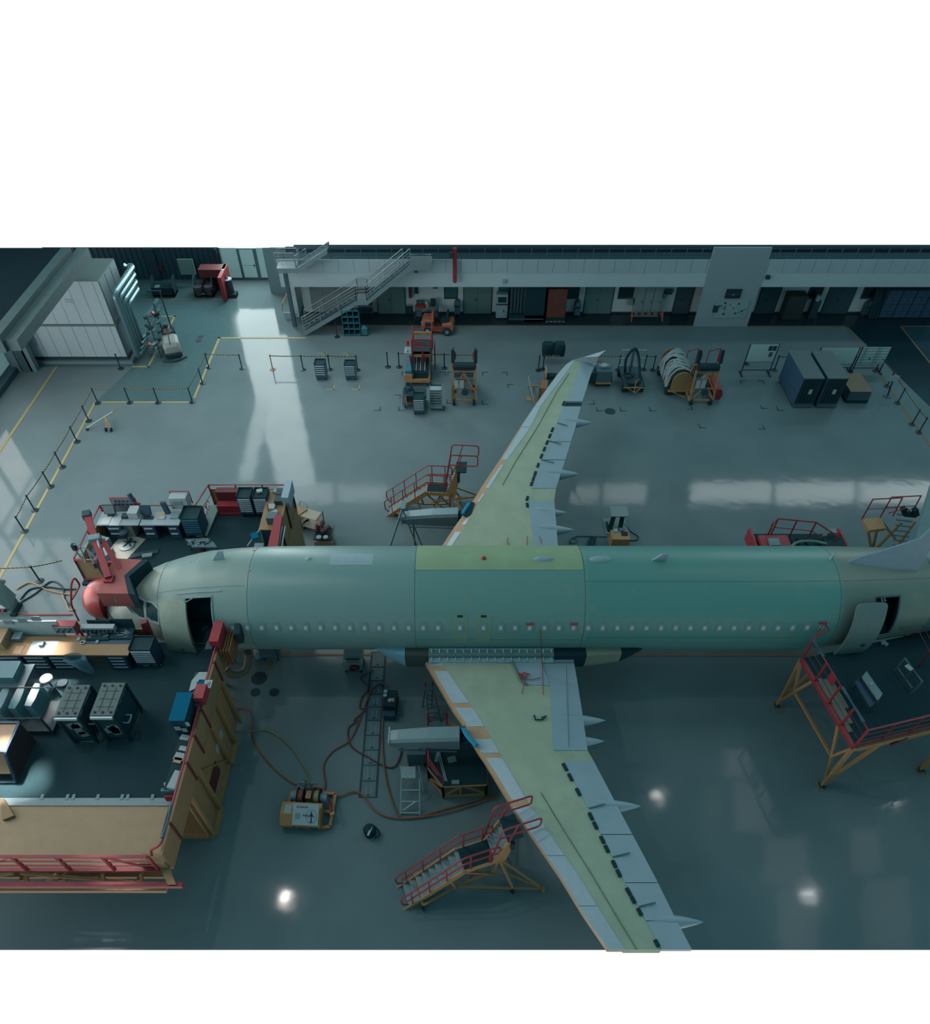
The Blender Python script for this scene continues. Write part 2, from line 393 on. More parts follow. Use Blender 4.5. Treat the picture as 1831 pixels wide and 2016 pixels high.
# canopy and girder at upper left
cz = 7.0
xb_ = -21.0
struct(MB().box(-40, xb_-1.15, 14.5, V(PX,488,0).y*0+CYC(cz+.3), cz, cz+.3).build('ceiling_canopy', mat('canopy_black',(14,32,38),.9,spec=.05)))
struct(MB().box(xb_-1.15, xb_-.62, 13.2, CYC(cz+.35), cz-.5, cz+.35).build('trim_girder_edge', mat('girder_grey',(50,72,74),.7,noise=.12,scale=4)))
struct(MB().box(xb_-.62, xb_, 13.4, CYC(cz+.05), cz-.5, cz+.05).build('trim_girder', mat('girder_grey2',(62,82,84),.7,noise=.12,scale=4)))
for i,(px,w_) in enumerate(((57,.35),(70,.2),(38,.3))):
    p = G(px, 728)
    struct(MB().box(p.x-w_, p.x+w_, p.y-.2, p.y+.2, 0, cz-.5).build('wall_left_pillar', STEEL if i else DSTEEL))
# roof: daylight panels, lamps and added fill lights high over the hall (above the picture)
def over(px, row, z):
    p = G(px,row); c = Vector((0,CAMY,0)); return Vector((p.x*(CAMH+z)/CAMH, c.y+(p.y-c.y)*(CAMH+z)/CAMH, z))
RZ = 26.5
def roof_pane(px0, px1, r0, r1, s):
    global wn
    window_light('window_%d' % wn, [over(px0,r1,RZ), over(px1,r1,RZ), over(px1,r0,RZ), over(px0,r0,RZ)], s); wn += 1
roof_pane(166, 248, 1812, 1880, 26); roof_pane(138, 156, 1825, 1880, 12)
for a_,c_,r0_,r1_,s_ in ((1425,1485,1468,1530,3.5),(1445,1520,1540,1640,3),(1500,1590,1650,1740,2.6),(1530,1612,1750,1880,2.6),(1676,1730,1630,1720,2.4),(1700,1790,1730,1880,2.2),(1380,1420,1550,1640,1.2)): roof_pane(a_,c_,r0_,r1_,s_)
def lamp(px, row, label):
    p = over(px,row,RZ-.6)
    t = thing('high_bay_lamp', label, 'lamp', p, 0, 'high bay lamps')
    b = MB(); b.lathe([(.08,.35),(.45,.05),(.45,0),(.4,.0)], n=20); b.build('lamp_shade', DSTEEL, t)
    e = MB(); e.cyl((0,0,-.02),(0,0,.0),.38,20)
    m = mat('lamp_glow',(255,255,250),.5,emit=100); e.build('lamp_bulb', m, t)
    MB().bar((0,0,.35),(0,0,1.2),.03).build('drop_rod', DSTEEL, t)
for px,row,l in ((1297,1567,'round high bay lamp hanging over the near wing tip'),(1757,1571,'round high bay lamp hanging over the rear dock'),(1592,1760,'round high bay lamp hanging over the right front floor'),(562,1768,'round high bay lamp hanging over the left front floor')):
    lamp(px,row,l)
al_ = area('lamp_light', over(562,1768,RZ-.75), (0,0,0), .6, .6, 450, (1,.9,.84))

a_ = area('roof_fill_light', (-10.5,22.8,25.5), (math.radians(-10),math.radians(-4),0), 13, 8.2, 800, (1,.96,.95)); a_.data.spread = math.radians(85)  # unseen fill lamp, added overhead to brighten the left rear floor
s_, t_g = Vector((-25,6,25.5)), Vector((-4,-6,0)); dq = (t_g-s_).to_track_quat('-Z','Y').to_euler()
a_ = area('roof_fill_light', s_, dq, 8, 9, 450, (1,.93,.9)); a_.data.spread = math.radians(90)  # second added fill lamp, aimed to lift the near left floor
# ================================================================ the airliner
AP = thing('airliner', 'unpainted narrow-body airliner in green and yellow primer filling the middle of the hall', 'airplane', (0,0,0))
ST = [(-13.5,3.12,.72),(-13.2,3.18,.9),(-12.6,3.32,1.16),(-12,3.42,1.38),(-11.3,3.52,1.6),(-10.4,3.64,1.78),(-9.5,3.74,1.9),(-8.3,3.81,1.96),(-7,3.85,1.99),(-5,3.85,2.0),(12,3.85,2.0),(13.9,3.9,1.96),(15.5,4.03,1.84),(17.3,4.22,1.64),(19,4.42,1.4),(21.5,4.75,1.0)]
def fus(x):
    for a, c in zip(ST, ST[1:]):
        if a[0] <= x <= c[0]:
            t = (x-a[0])/(c[0]-a[0]); return a[1]+(c[1]-a[1])*t, a[2]+(c[2]-a[2])*t
    return ST[-1][1:] if x > 0 else ST[0][1:]
def FP(x, th, off=0.0):
    zc, r = fus(x); t = math.radians(th); r += off
    return Vector((x, -r*math.cos(t), zc+r*math.sin(t)))
def fth(row, x=0.0):
    zc, r = fus(x); c = 1178-(zc-3.85)*33; return 49.3+math.degrees(math.asin(max(-1,min(1,(c-row)/(51*r)))))
def fx(px, row=1180): 
    d = 27.5-(1.3 if 1130 < row < 1235 else .9); return (px-PX)/FPX*(26.2 if row>1120 else 25.9)
# surface colours: primer bands along the body, chosen by position
def band_mat():
    m = bpy.data.materials.new('fuselage_primer'); m.use_nodes = True; t = m.node_tree; b = t.nodes['Principled BSDF']
    tc = t.nodes.new('ShaderNodeTexCoord'); s = t.nodes.new('ShaderNodeSeparateXYZ'); t.links.new(tc.outputs['Object'], s.inputs[0])
    mr = t.nodes.new('ShaderNodeMapRange'); mr.inputs[1].default_value = -14; mr.inputs[2].default_value = 22; t.links.new(s.outputs['X'], mr.inputs[0])
    r = t.nodes.new('ShaderNodeValToRGB'); r.color_ramp.interpolation = 'CONSTANT'
    bands = [(-14,(128,140,132)),(-11.05,(108,130,126)),(-7.6,(96,126,124)),(-1.55,(88,126,120)),(4.6,(76,124,118)),(13.75,(94,112,104)),(17.2,(60,102,102))]
    el = r.color_ramp.elements
    for i,(x,c) in enumerate(bands):
        e = el[i] if i < 2 else el.new((x+14)/36)
        e.position = (x+14)/36; e.color = (lin(c[0]),lin(c[1]),lin(c[2]),1)
    t.links.new(mr.outputs[0], r.inputs[0])
    no = t.nodes.new('ShaderNodeTexNoise'); no.inputs['Scale'].default_value = 1.3; no.inputs['Detail'].default_value = 6; t.links.new(tc.outputs['Object'], no.inputs['Vector'])
    r2 = t.nodes.new('ShaderNodeValToRGB'); r2.color_ramp.elements[0].position = .62; r2.color_ramp.elements[1].position = .78; t.links.new(no.outputs['Fac'], r2.inputs[0])
    ml = t.nodes.new('ShaderNodeMath'); ml.operation = 'MULTIPLY'; ml.inputs[1].default_value = .35; t.links.new(r2.outputs[0], ml.inputs[0])
    mx = t.nodes.new('ShaderNodeMix'); mx.data_type = 'RGBA'; t.links.new(ml.outputs[0], mx.inputs[0]); t.links.new(r.outputs[0], mx.inputs[6]); mx.inputs[7].default_value = (lin(124),lin(134),lin(104),1)
    t.links.new(mx.outputs[2], b.inputs['Base Color']); b.inputs['Roughness'].default_value = .38; b.inputs['Specular IOR Level'].default_value = .35
    return m
PRIM = band_mat()
doors = [(-9.86,-8.92,-9,52),(15.02,15.86,-4,47)]
xs = sorted(set([round(-13.5+.35*i,3) for i in range(101)]+[d for e in doors for d in e[:2]]+[s[0] for s in ST]))
ths = sorted(set([i*5 for i in range(-36,36)]+[d for e in doors for d in e[2:]]))
b = MB(); nT = len(ths)
vs = [FP(x,t) for x in xs for t in ths]; fs = []
for i in range(len(xs)-1):
    for k in range(nT):
        x0, x1, t0 = xs[i], xs[i+1], ths[k]; t1 = ths[k+1] if k < nT-1 else 180
        if any(x0 >= d[0]-1e-4 and x1 <= d[1]+1e-4 and t0 >= d[2] and t1 <= d[3] for d in doors): continue
        fs.append((i*nT+k, i*nT+(k+1) % nT, (i+1)*nT+(k+1) % nT, (i+1)*nT+k))
fs += [tuple(range(nT)), tuple((len(xs)-1)*nT+k for k in range(nT))]
b.add(vs, fs); fu = b.build('fuselage', PRIM, AP, True)
def shell(x0, x1, t0, t1, off, name, m, parent=AP, thick=.02, nx=6, nt_=10, corner=0.0, skew=0.0, label=None):
    b = MB(); X = [x0+(x1-x0)*i/nx for i in range(nx+1)]; T = [t0+(t1-t0)*i/nt_ for i in range(nt_+1)]
    def adj(x, t):
        # rounded corners
        if corner:
            r = corner; rt = math.degrees(r/2.0); cx, ct = (x0+x1)/2, (t0+t1)/2
            ux = abs(x-cx)-((x1-x0)/2-r); ut = (abs(t-ct)-((t1-t0)/2-rt))/rt*r
            if ux > 0 and ut > 0:
                h = math.hypot(ux,ut)
                mxx = max(ux,ut)
                if h > 0: k = mxx/h; x = cx+math.copysign((x1-x0)/2-r+ux*k, x-cx); t = ct+math.copysign((t1-t0)/2-rt+ut*k*rt/r, t-ct)
        return x+skew*(t-t0)/(t1-t0), t
    vs = []; 
    for o in (off, off-thick):
        for x in X:
            for t in T: vs.append(FP(*adj(x,t), o))
    n = nt_+1; N = len(X)*n; fs = []
    for i in range(nx):
        for k in range(nt_):
            a = (i*n+k, (i+1)*n+k, (i+1)*n+k+1, i*n+k+1); fs += [a, tuple(N+j for j in a[::-1])]
    edge = [k for k in range(n)]+[i*n+nt_ for i in range(1,nx+1)]+[nx*n+k for k in range(nt_-1,-1,-1)]+[i*n for i in range(nx-1,0,-1)]
    for i in range(len(edge)):
        p, q = edge[i], edge[(i+1) % len(edge)]; fs.append((p,q,N+q,N+p))
    b.add(vs, fs); return b.build(name, m, parent, True, label)
# yellow-green crown panel
shell(-1.55, 4.55, 79.5, 140, .012, 'crown_panel', mat('yellow_green_primer',(120,142,112),.5,noise=.06,scale=1.5), thick=.012, nx=24, nt_=12, label='yellow green crown panel')
# frame seams
SEAM = mat('seam', (62,92,92), .6)
for x in (-11.05,-7.6,-1.57,4.57,13.75,17.2): shell(x-.012, x+.012, -60, 150, .004, 'panel_seam', SEAM, thick=.01, nx=1, nt_=42)
for x0,x1,t in ((-11,-7.7,62),(4.6,13.7,66),(-1.5,4.5,-2),(4.7,12.5,2),(13.8,17.1,66)): shell(x0, x1, t, t+.4, .004, 'panel_seam', SEAM, thick=.01, nx=20, nt_=1)
# doorways: frame, dark cabin behind, opened door leaf
DOORC = mat('door_skin', (112,128,116), .5, noise=.05)
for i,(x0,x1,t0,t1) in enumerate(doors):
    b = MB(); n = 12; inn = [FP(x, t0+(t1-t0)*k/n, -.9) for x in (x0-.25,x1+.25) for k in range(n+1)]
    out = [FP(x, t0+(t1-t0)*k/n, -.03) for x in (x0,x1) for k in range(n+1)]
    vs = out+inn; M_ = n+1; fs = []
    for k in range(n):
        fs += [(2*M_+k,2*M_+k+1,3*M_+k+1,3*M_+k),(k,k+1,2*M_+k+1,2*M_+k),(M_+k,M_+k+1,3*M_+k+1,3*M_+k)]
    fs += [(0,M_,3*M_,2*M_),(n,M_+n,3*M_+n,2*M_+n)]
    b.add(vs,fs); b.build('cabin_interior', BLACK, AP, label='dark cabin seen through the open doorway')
    f = MB()
    f.tube([FP(x0-.03,t0,.01)]+[FP(x0-.03,t0+(t1-t0)*k/8,.01) for k in range(1,9)]+[FP(x1+.03,t1-(t1-t0)*k/8,.01) for k in range(0,9)], .035, 6)
    f.build('door_frame', WHITE if i == 0 else DSTEEL, AP, True)
shell(-10.25,-8.55,57,58.6,.03,'door_rain_gutter',WHITE,nx=6,nt_=1)
d1 = shell(-10.78,-9.72,-24,50,.42,'cabin_door',DOORC,thick=.10,nx=8,nt_=18,corner=.16,label='forward cabin door swung open along the nose')
b = MB(); b.cyl(FP(-10.2,-4,.43),FP(-10.2,-4,.44),.07,14); b.build('door_handle',DSTEEL,d1)
b = MB(); b.tube([FP(-9.85,46,.38),FP(-9.55,52,-.02)],.035,6); b.build('hinge_arm',SILVER,d1)
d2 = shell(13.95,15.05,-20,43,.45,'cabin_door',mat('rear_door_skin',(86,106,104),.5),thick=.10,nx=8,nt_=18,corner=.16,skew=.15,label='aft cabin door swung open')
b = MB(); b.cyl(FP(14.75,-1,.46),FP(14.75,-1,.47),.08,14); b.build('door_handle',DARK,d2)
b = MB(); b.tube([FP(15.0,44,.4),FP(15.2,46,0)],.03,6); b.tube([FP(15.1,44,.4),FP(15.3,46,0)],.03,6); b.build('hinge_arm',SILVER,d2)
# cabin windows
WRIM = mat('window_rim', (96,122,124), .5); WPANE = mat('window_film', (150,170,172), .6); TAGR = mat('red_tag', (150,44,44), .5)
wpx = [465+28.43*i for i in range(15)]+[905.5,951]+[984+28.25*i for i in range(23)]
w0 = None
for i,px in enumerate(wpx):
    x = (px-PX)/FPX*26.27; th = 16.7
    w = shell(x-.135,x+.135,th-6.2,th+6.2,.02,'cabin_window',WRIM,thick=.03,nx=6,nt_=6,corner=.11)
    shell(x-.06,x+.06,th-2.8,th+1.8,.03,'window_blind',WPANE,w,thick=.012,nx=2,nt_=2)
    if i in (19,22,39): shell(x-.14,x+.14,th+3.2,th+5.6,.034,'red_tag',TAGR,w,thick=.012,nx=2,nt_=2)
EXIT = mat('exit_panel', (96,128,112), .5)
for px in (905.5,951):
    x = (px-PX)/FPX*26.27
    e = shell(x-.28,x+.28,-7,33,.008,'emergency_exit',EXIT,thick=.012,nx=6,nt_=10,corner=.1,label='yellow green overwing exit panel')
    shell(x-.1,x+.1,28.5,31,.02,'exit_handle',BLACK,e,thick=.01,nx=3,nt_=2)
# cockpit windows
def fpoly(pts, off, name, m, parent=AP, label=None):
    n0 = len(pts); e = []
    for i in range(n0):
        p, q = pts[i], pts[(i+1) % n0]; e += [(p[0]+(q[0]-p[0])*k/4, p[1]+(q[1]-p[1])*k/4) for k in range(4)]
    n = len(e); cx = sum(p[0] for p in pts)/n0; ct = sum(p[1] for p in pts)/n0; vs = []; fs = []
    for k in (4,3,2,1): vs += [FP(cx+(x-cx)*k/4, ct+(t-ct)*k/4, off) for x,t in e]
    vs.append(FP(cx,ct,off))
    for r in range(3): fs += [(r*n+i, r*n+(i+1) % n, (r+1)*n+(i+1) % n, (r+1)*n+i) for i in range(n)]
    fs += [(3*n+i, 3*n+(i+1) % n, 4*n) for i in range(n)]
    b = MB(); b.add(vs, fs); return b.build(name,m,parent,False,label)
def fpx(px,row):
    x = (px-PX)/FPX*26.6
    for _ in range(4): 
        zc,r = fus(x); th = fth(row,x); p = FP(x,th); d = (p.y-CAMY)*CS-(p.z-CAMH)*SN; x = (px-PX)/FPX*d
    return x, fth(row,x)
CW = mat('cockpit_glass',(24,56,64),.5,spec=.1)
fpoly([fpx(*p) for p in ((252,1191),(266,1178),(283,1186),(286,1216),(276,1213),(262,1203))], .02, 'cockpit_window', BLACK)
fpoly([fpx(*p) for p in ((289,1188),(300,1190),(310,1200),(312,1223),(298,1219),(291,1213))], .02, 'cockpit_window', CW)
WF = mat('cockpit_frame',(134,150,148),.5)
for pts in (((249,1192),(265,1175),(285,1184),(288,1219),(275,1216),(260,1206)),((287,1185),(301,1187),(313,1199),(315,1227),(297,1222),(289,1215))):
    q = [fpx(*p) for p in pts]; b = MB(); b.tube([FP(q[i][0]+(q[(i+1) % len(q)][0]-q[i][0])*k/3, q[i][1]+(q[(i+1) % len(q)][1]-q[i][1])*k/3,.015) for i in range(len(q)) for k in range(3)],.04,5,closed=True); b.build('cockpit_window_frame',WF,AP)
# nose bulkhead with wiring
b = MB(); b.cyl((-13.62,0,3.12),(-13.5,0,3.12),.62,20); b.build('nose_bulkhead',DARK,AP)
for k in range(3):
    b = MB(); b.tube(curve_pts([FP(-13.5,20+k*14,.02),FP(-13.2+.1*k,5+k*4,.1),FP(-12.9+.1*k,-16,.05)],4),.025,5); b.build('loose_cable',DARK,AP)
# things on the crown
def blade(px,row,h,l,m,name='blade_antenna'):
    x,t = fpx(px,row); zc,r = fus(x); b = MB(); p = FP(x,t,-.02); u = (FP(x,t,1)-FP(x,t,0)).normalized()
    pts = [p+Vector((-l*.55,0,0)),p+Vector((l*.55,0,0)),p+Vector((l*.6,0,0))+u*h,p+Vector((l*.15,0,0))+u*h]
    b.slab([q+Vector((0,-.03,0)) for q in pts],(0,.06,0)); return b.build(name,m,AP)
blade(430,1106,.42,.4,WHITE); blade(1297,1108,.34,.5,WHITE)
def bump(px,row,lx,ly,h,m,name):
    x,t = fpx(px,row); rings = []
    for s,e in ((1,0),(.85,.5),(.55,.85),(.2,1)):
        ring = []
        for k in range(18):
            a = 2*math.pi*k/18; ring.append(FP(x+lx*s*math.cos(a), t+math.degrees(ly*s*math.sin(a)/2), h*e-.01))
        rings.append(ring)
    b = MB(); b.loft(rings); return b.build(name,m,AP,True)
PALE = mat('masked_patch',(128,146,150),.5)
bump(607,1105,.28,.26,.006,PALE,'masking_patch'); bump(607,1105,.14,.1,.06,WHITE,'antenna_dome')
bump(1070,1106,.42,.14,.1,WHITE,'radome_fairing'); bump(1183,1106,.44,.16,.1,WHITE,'radome_fairing')
bump(952,1106,.16,.14,.008,PALE,'masking_patch'); bump(952,1105,.1,.09,.12,TAGR,'beacon')
for p in ((490,1128),(499,1088)): bump(*p,.18,.16,.006,PALE,'masking_patch'); bump(*p,.07,.05,.04,TAPE,'sensor_cover')
for p in ((373,1110),(390,1109)): bump(*p,.09,.07,.03,WHITE,'sensor_cover')
x0,t0 = fpx(648,1117); x1,t1 = fpx(736,1095)
shell(x0,x1,t0,t1,.006,'white_panel',WHITE,thick=.01,nx=6,nt_=6,label='pale rectangular crown panel')
x0,t0 = fpx(1632,1108); b = MB(); b.bar(FP(x0,t0,.02),FP(x0+.3,t0+10,.02),.04); b.build('static_port_plate',PALE,AP)
# ---------------- wings
def wz(y): return 2.75+.085*(abs(y)-2.0)
def W(px,row,dz=0.0):
    z = 3.0
    for _ in range(12): p = G(px,row,z+dz); z = wz(p.y)
    return G(px,row,z+dz)
NEAR = [(1300,835,866,1004,1129.5),(1350,864,900,1083,1138),(1400,893,935,1086,1146),(1420,908,948,1087,1149),(1478,940,981,1090,1157),(1500,955,993,1110,1170),(1590,1010,1046,1158,1217),(1725,1103,1140,1224,1289),(1800,1149,1186,1265,1326),(1886,1208,1241,1312,1371)]
FAR = [(1078,868,887,1051,1098.5),(1040,893,912,1047,1096),(985,932,945,1040,1091),(960,947,963,1047,1095),(905,984,998,1066,1113),(840,1025,1045,1093,1133),(800,1052,1064,1110,1143.6),(770,1073,1086,1124,1153),(735,1098.6,1114,1136,1163.5),(717,1115,1126,1146.5,1172),(709,1127,1131,1150,1175)]
def cut(P):   # the modelled wing ends where the floor edge ends
    return P
def ip(tab,row,c):
    for a,d in zip(tab,tab[1:]):
        if min(a[0],d[0]) <= row <= max(a[0],d[0]):
            t = (row-a[0])/(d[0]-a[0]); return a[c]+(d[c]-a[c])*t
    return tab[-1][c] if abs(row-tab[-1][0]) < abs(row-tab[0][0]) else tab[0][c]
def rows(tab,r0,r1):
    rs = sorted(set([r0,r1]+[t[0] for t in tab if min(r0,r1) < t[0] < max(r0,r1)])); return rs if r0 < r1 else rs[::-1]
EC = (-.14,.03,.02,-.06)      # crown heights at LE, slat line, flap line, TE
def wing(tab, side, endrow):
    near = side < 0
    root = tab[0][0]
    R = rows(tab,root,endrow)
    th = .30
    wb = MB(AP); wb.strip([W(ip(tab,r,2),r,EC[1]) for r in R],[W(ip(tab,r,3)+ (0),r,EC[2]) for r in R], .34)
    o = wb.build('wing_panel', GREEN, AP, label='yellow green primed wing skin')
    le = MB(AP); le.strip([W(ip(tab,r,1),r,EC[0]) for r in R],[W(ip(tab,r,2)+1,r,EC[1]-.012) for r in R], .22); le.build('leading_edge', TAPE, AP, label='beige masked leading edge')
    return R
EN = 1869.5
wing(NEAR,-1,EN); wing(FAR,1,709)
def seg(tab,c0,c1,o0,o1,r0,r1,e0,e1,t,name,m,in0=0,in1=0):
    R = rows(tab,r0,r1); b = MB(AP); b.strip([W(ip(tab,r,c0)+in0,r,e0) for r in R],[W(ip(tab,r,c1)+in1,r,e1) for r in R], t); return b.build(name,m,AP)
for r0,r1,i in ((1299,1311,6),(1321,1384,7),(1393,1430,7),(1455,1482,5),(1492,1574,7),(1588,1684,1),(1685,1783,1),(1784,EN,1)): seg(NEAR,1,2,0,0,r0,r1,EC[0]+.03,EC[1]+.012,.05,'slat',SLATM,i,0)
for r0,r1,i in ((1078,1047,5),(1033,1020,6),(988,972,6),(961,915,5),(905,841,3),(840,801,1),(800,709,1)): seg(FAR,1,2,0,0,r0,r1,EC[0]+.03,EC[1]+.012,.05,'slat',SLATM,i,0)
# trailing edge: inner flap, outer flap, aileron
for r0,r1,nm in ((1300,1477,'inner_flap'),(1499,1642,'outer_flap'),(1643.5,1737,'outer_flap'),(1738.5,1812,'outer_flap'),(1814,EN,'aileron')): seg(NEAR,3,4,0,0,r0,r1,EC[2]+.025,EC[3],.16,nm,FLAPG,0 if r0>1350 else 0,0)
seg(NEAR,3,4,0,0,1477,1499,EC[2],EC[3]-.02,.16,'flap_gap_panel',GREEN)
for r0,r1,nm in ((1078,986,'inner_flap'),(961,906,'outer_flap'),(904.5,870,'outer_flap'),(868.8,800,'outer_flap'),(790,709,'aileron')): seg(FAR,3,4,0,0,r0,r1,EC[2]+.025,EC[3],.16,nm,FLAPG)
seg(FAR,3,4,0,0,986,961,EC[2],EC[3]-.02,.16,'flap_gap_panel',GREEN); seg(FAR,3,4,0,0,800,790,EC[2]-.08,EC[3]-.1,.1,'flap_gap_panel',DARK)
# spoiler hinge notches and seams
def notch(tab, rs, h, name='spoiler_notch'):
    for r in rs:
        a, c = W(ip(tab,r,3)-3,r,EC[2]+.03), W(ip(tab,r+h,3)-3,r+h,EC[2]+.03)
        b = MB(AP); b.bar(a,c,.055,.02); b.build(name,BLACK,AP)
notch(NEAR,(1503,1523,1552,1600,1618,1646,1664,1694,1712,1748,1764,1788,1850),14); notch(FAR,(956,946,936,920,902,888,875,862,850,985,998,798),-8)
def seam(tab,r,f0,f1,dr):
    p, q = W(ip(tab,r,3)+1,r,EC[2]+.04), W(ip(tab,r,3)*(1-f1)+ip(tab,r,4)*f1,r+dr,EC[2]*(1-f1)+.03)
    b = MB(AP); b.bar(p,q,.02,.012); b.build('panel_seam',SEAM,AP)
for r in (1591,1687,1785): seam(NEAR,r,0,.55,-8)
for r in (868,905,832): seam(FAR,r,0,.55,6)
b = MB(AP); b.tube([W(ip(NEAR,r,2)*.68+ip(NEAR,r,3)*.32,r,EC[1]+.012) for r in (1560,1640,1725,1800,EN)],.014,4); b.build('panel_seam',mat('green_seam',(84,104,84),.7),AP)
b = MB(AP); b.tube([W(ip(FAR,r,2)*.72+ip(FAR,r,3)*.28,r,EC[1]+.012) for r in (955,905,840,770,735)],.014,4); b.build('panel_seam',mat('green_seam',(84,104,84),.7),AP)
b = MB(AP); b.tube([W(1137-.0+ (r-1300)*.03-22,r,EC[2]) for r in (1310,1360,1420,1470)],.008,4); b.build('panel_seam',SEAM,AP)
# inner grey panel and root band on the near wing
b = MB(AP); b.slab([W(px,r,EC[2]+.03) for px,r in ((1003,1290),(1062,1290),(1082,1350),(1036,1347),(1028,1340),(1018,1318))],(0,0,-.05)); b.build('inner_wing_panel',FLAPG,AP,label='grey inner wing panel')
b = MB(AP); b.slab([W(px,r,EC[2]+.045) for px,r in ((844,1279),(1128,1283),(1130,1302),(1000,1305),(930,1303),(866,1300))],(0,0,-.08)); b.build('wing_root_fairing',mat('root_grey',(108,132,138),.5),AP)
b = MB(AP); b.tube(curve_pts([W(1003,1291,.08),W(1015,1318,.08),W(1026,1341,.08),W(1038,1348,.08)],4),.04,5); b.build('sealant_bead',mat('sealant',(80,108,100),.6),AP)
# flap track fairings
def fairing(px,row,L=2.2,r=.25):
    tip = W(px,row,-.22); rings = []
    for s,k in ((0,.02),(.1,.3),(.25,.6),(.45,.9),(.65,1),(.85,.9),(1,.6)):
        c = tip+Vector((-L*s,0,-.05*k)); rings.append([c+Vector((0,math.cos(2*math.pi*j/14)*r*k,math.sin(2*math.pi*j/14)*r*k*1.15)) for j in range(14)])
    b = MB(AP); b.loft(rings); return b.build('flap_track_fairing',FLAPG,AP,True)
for p in ((1192,1418),(1190,1459),(1262,1587),(1385,1815)): fairing(*p)
for p in ((1140,933),(1116,1009),(1130,1043),(1166,832)): fairing(*p, r=.27)
# winglet on the far tip
b = MB(AP); pts = [W(1127,709,.0),W(1150,703,.35),G(1193,689.5,5.15),G(1178,702,4.75),W(1174,717,.05)]
b.slab(pts,(0,.09,-.05)); b.build('winglet',SLATM,AP)
# belly fairing under the wing
def belly(x0,x1,name,m,tap0=1,tap1=1,label=None,n=6):
    rings = []
    for i in range(n+1):
        t = i/n; x = x0+(x1-x0)*t; k = tap0+(tap1-tap0)*t
        k = max(.05,k); w_ = 2.22*k**.22 if k < 1 else 2.22; zt_ = 3.1; zb_ = 3.1-1.6*k
        ring = []
        for j in range(15):
            a = math.pi*j/14; ring.append(Vector((x,-w_*math.copysign(abs(math.cos(a))**.6,math.cos(a)),zt_-(zt_-zb_)*math.sin(a)**.7)))
        rings.append(ring)
    b = MB(AP); b.loft(rings); return b.build(name,m,AP,True,label)
BLUEF = mat('blue_grey_fairing',(104,150,164),.35)
belly(-3.75,-2.0,'belly_fairing',BLUEF,.06,1,'blue grey front of the belly fairing',8)
belly(-1.98,-1.15,'fairing_bay',mat('open_bay',(58,68,66),.8),1,1,'open belly bay')
belly(-1.13,3.6,'fairing_frame',mat('root_frame',(86,112,112),.6))
belly(3.62,4.8,'fairing_opening',BLACK); belly(4.82,6.15,'belly_fairing',mat('beige_fairing',(112,124,108),.5),1,.8,'beige belly fairing panel')
belly(6.17,7.6,'fairing_opening',BLACK,.8,.1)
xs_ = [-1.1+.47*k for k in range(11)]
b = MB(); b.strip([FP(x,-20,.03) for x in xs_],[Vector((x,-2.34,wz(2.3)+.06)) for x in xs_],.03); b.build('root_fillet',mat('fillet_grey',(122,142,142),.5),AP)
for k in range(16):
    x = -1.0+.3*k; b = MB(); b.bar(FP(x,-19,.06),Vector((x,-2.3,wz(2.3)+.1)),.028,.03); b.build('fairing_bracket',SLATM,AP)
b = MB(); b.slab([FP(1.6,-21,.1),FP(3.5,-21,.1),Vector((3.5,-2.2,wz(2.2)+.13)),Vector((1.7,-2.2,wz(2.2)+.13))],(0,.0,-.01)); b.build('open_fillet_bay',BLACK,AP)
# engine pylons
def pylon(y0,y1,x0,x1,z0,lab):
    b = MB(); yc, hw = (y0+y1)/2, abs(y1-y0)/2
    rings = []
    for x,zt_,zb_,k in ((x0,z0+.02,z0-.3,.8),(x0+.3,z0+.08,z0-.36,.84),(x0+1.4,z0+.2,z0-.4,.95),(x1,z0+.26,z0-.45,.95)):
        rings.append([Vector((x,yc+hw*k*c,zm_)) for c,zm_ in ((-1,zb_),(-1,zt_-.12),(-.72,zt_),(.72,zt_),(1,zt_-.12),(1,zb_))])
    b.loft(rings); o = b.build('engine_pylon',SILVER,AP,label=lab)
    c = MB(); c.box(x0-.03,x0+.02,yc-hw,yc+hw,z0-.33,z0+.05); c.build('pylon_end_plate',ALU,o)
    m = MB()
    for k in range(5): m.bar((x1,yc-hw*.8+k*hw*.4,z0-.1+.05*(k%2)),(x1+.45,yc-hw*.8+k*hw*.4,z0),.05)
    m.box(x1,x1+.4,yc-hw*.8,yc+hw*.7,z0-.5,z0-.15); m.build('engine_mount',BLACK,o)
    e = MB(); e.tube([(x0+.3,yc-hw*1.02,z0-.45),(x1-.1,yc-hw*1.02,z0-.55)],.035,5); e.build('pylon_pipe',DSTEEL,o)
    return o
pylon(-5.5,-4.85,-2.45,.05,2.35,'bare metal near engine pylon'); pylon(5.95,6.6,-2.58,-.0,2.4,'bare metal far engine pylon')
BT = mat('blue_film',(24,116,150),.5)
b = MB(AP); b.tube(curve_pts([W(912,1432,.02),W(920,1448,.04),W(938,1468,.04)],5),.09,6); b.build('blue_masking_film',BT,AP)
b = MB(AP); b.tube(curve_pts([W(925,990,.02),W(917,1001,.04),W(910,1012,.02)],5),.09,6); b.build('blue_masking_film',BT,AP)
b = MB(AP); b.slab([W(px,r,.03) for px,r in ((922,990),(934,988),(928,1012),(917,1016),(911,1012))],(0,0,-.08)); b.build('pylon_opening',BLACK,AP)
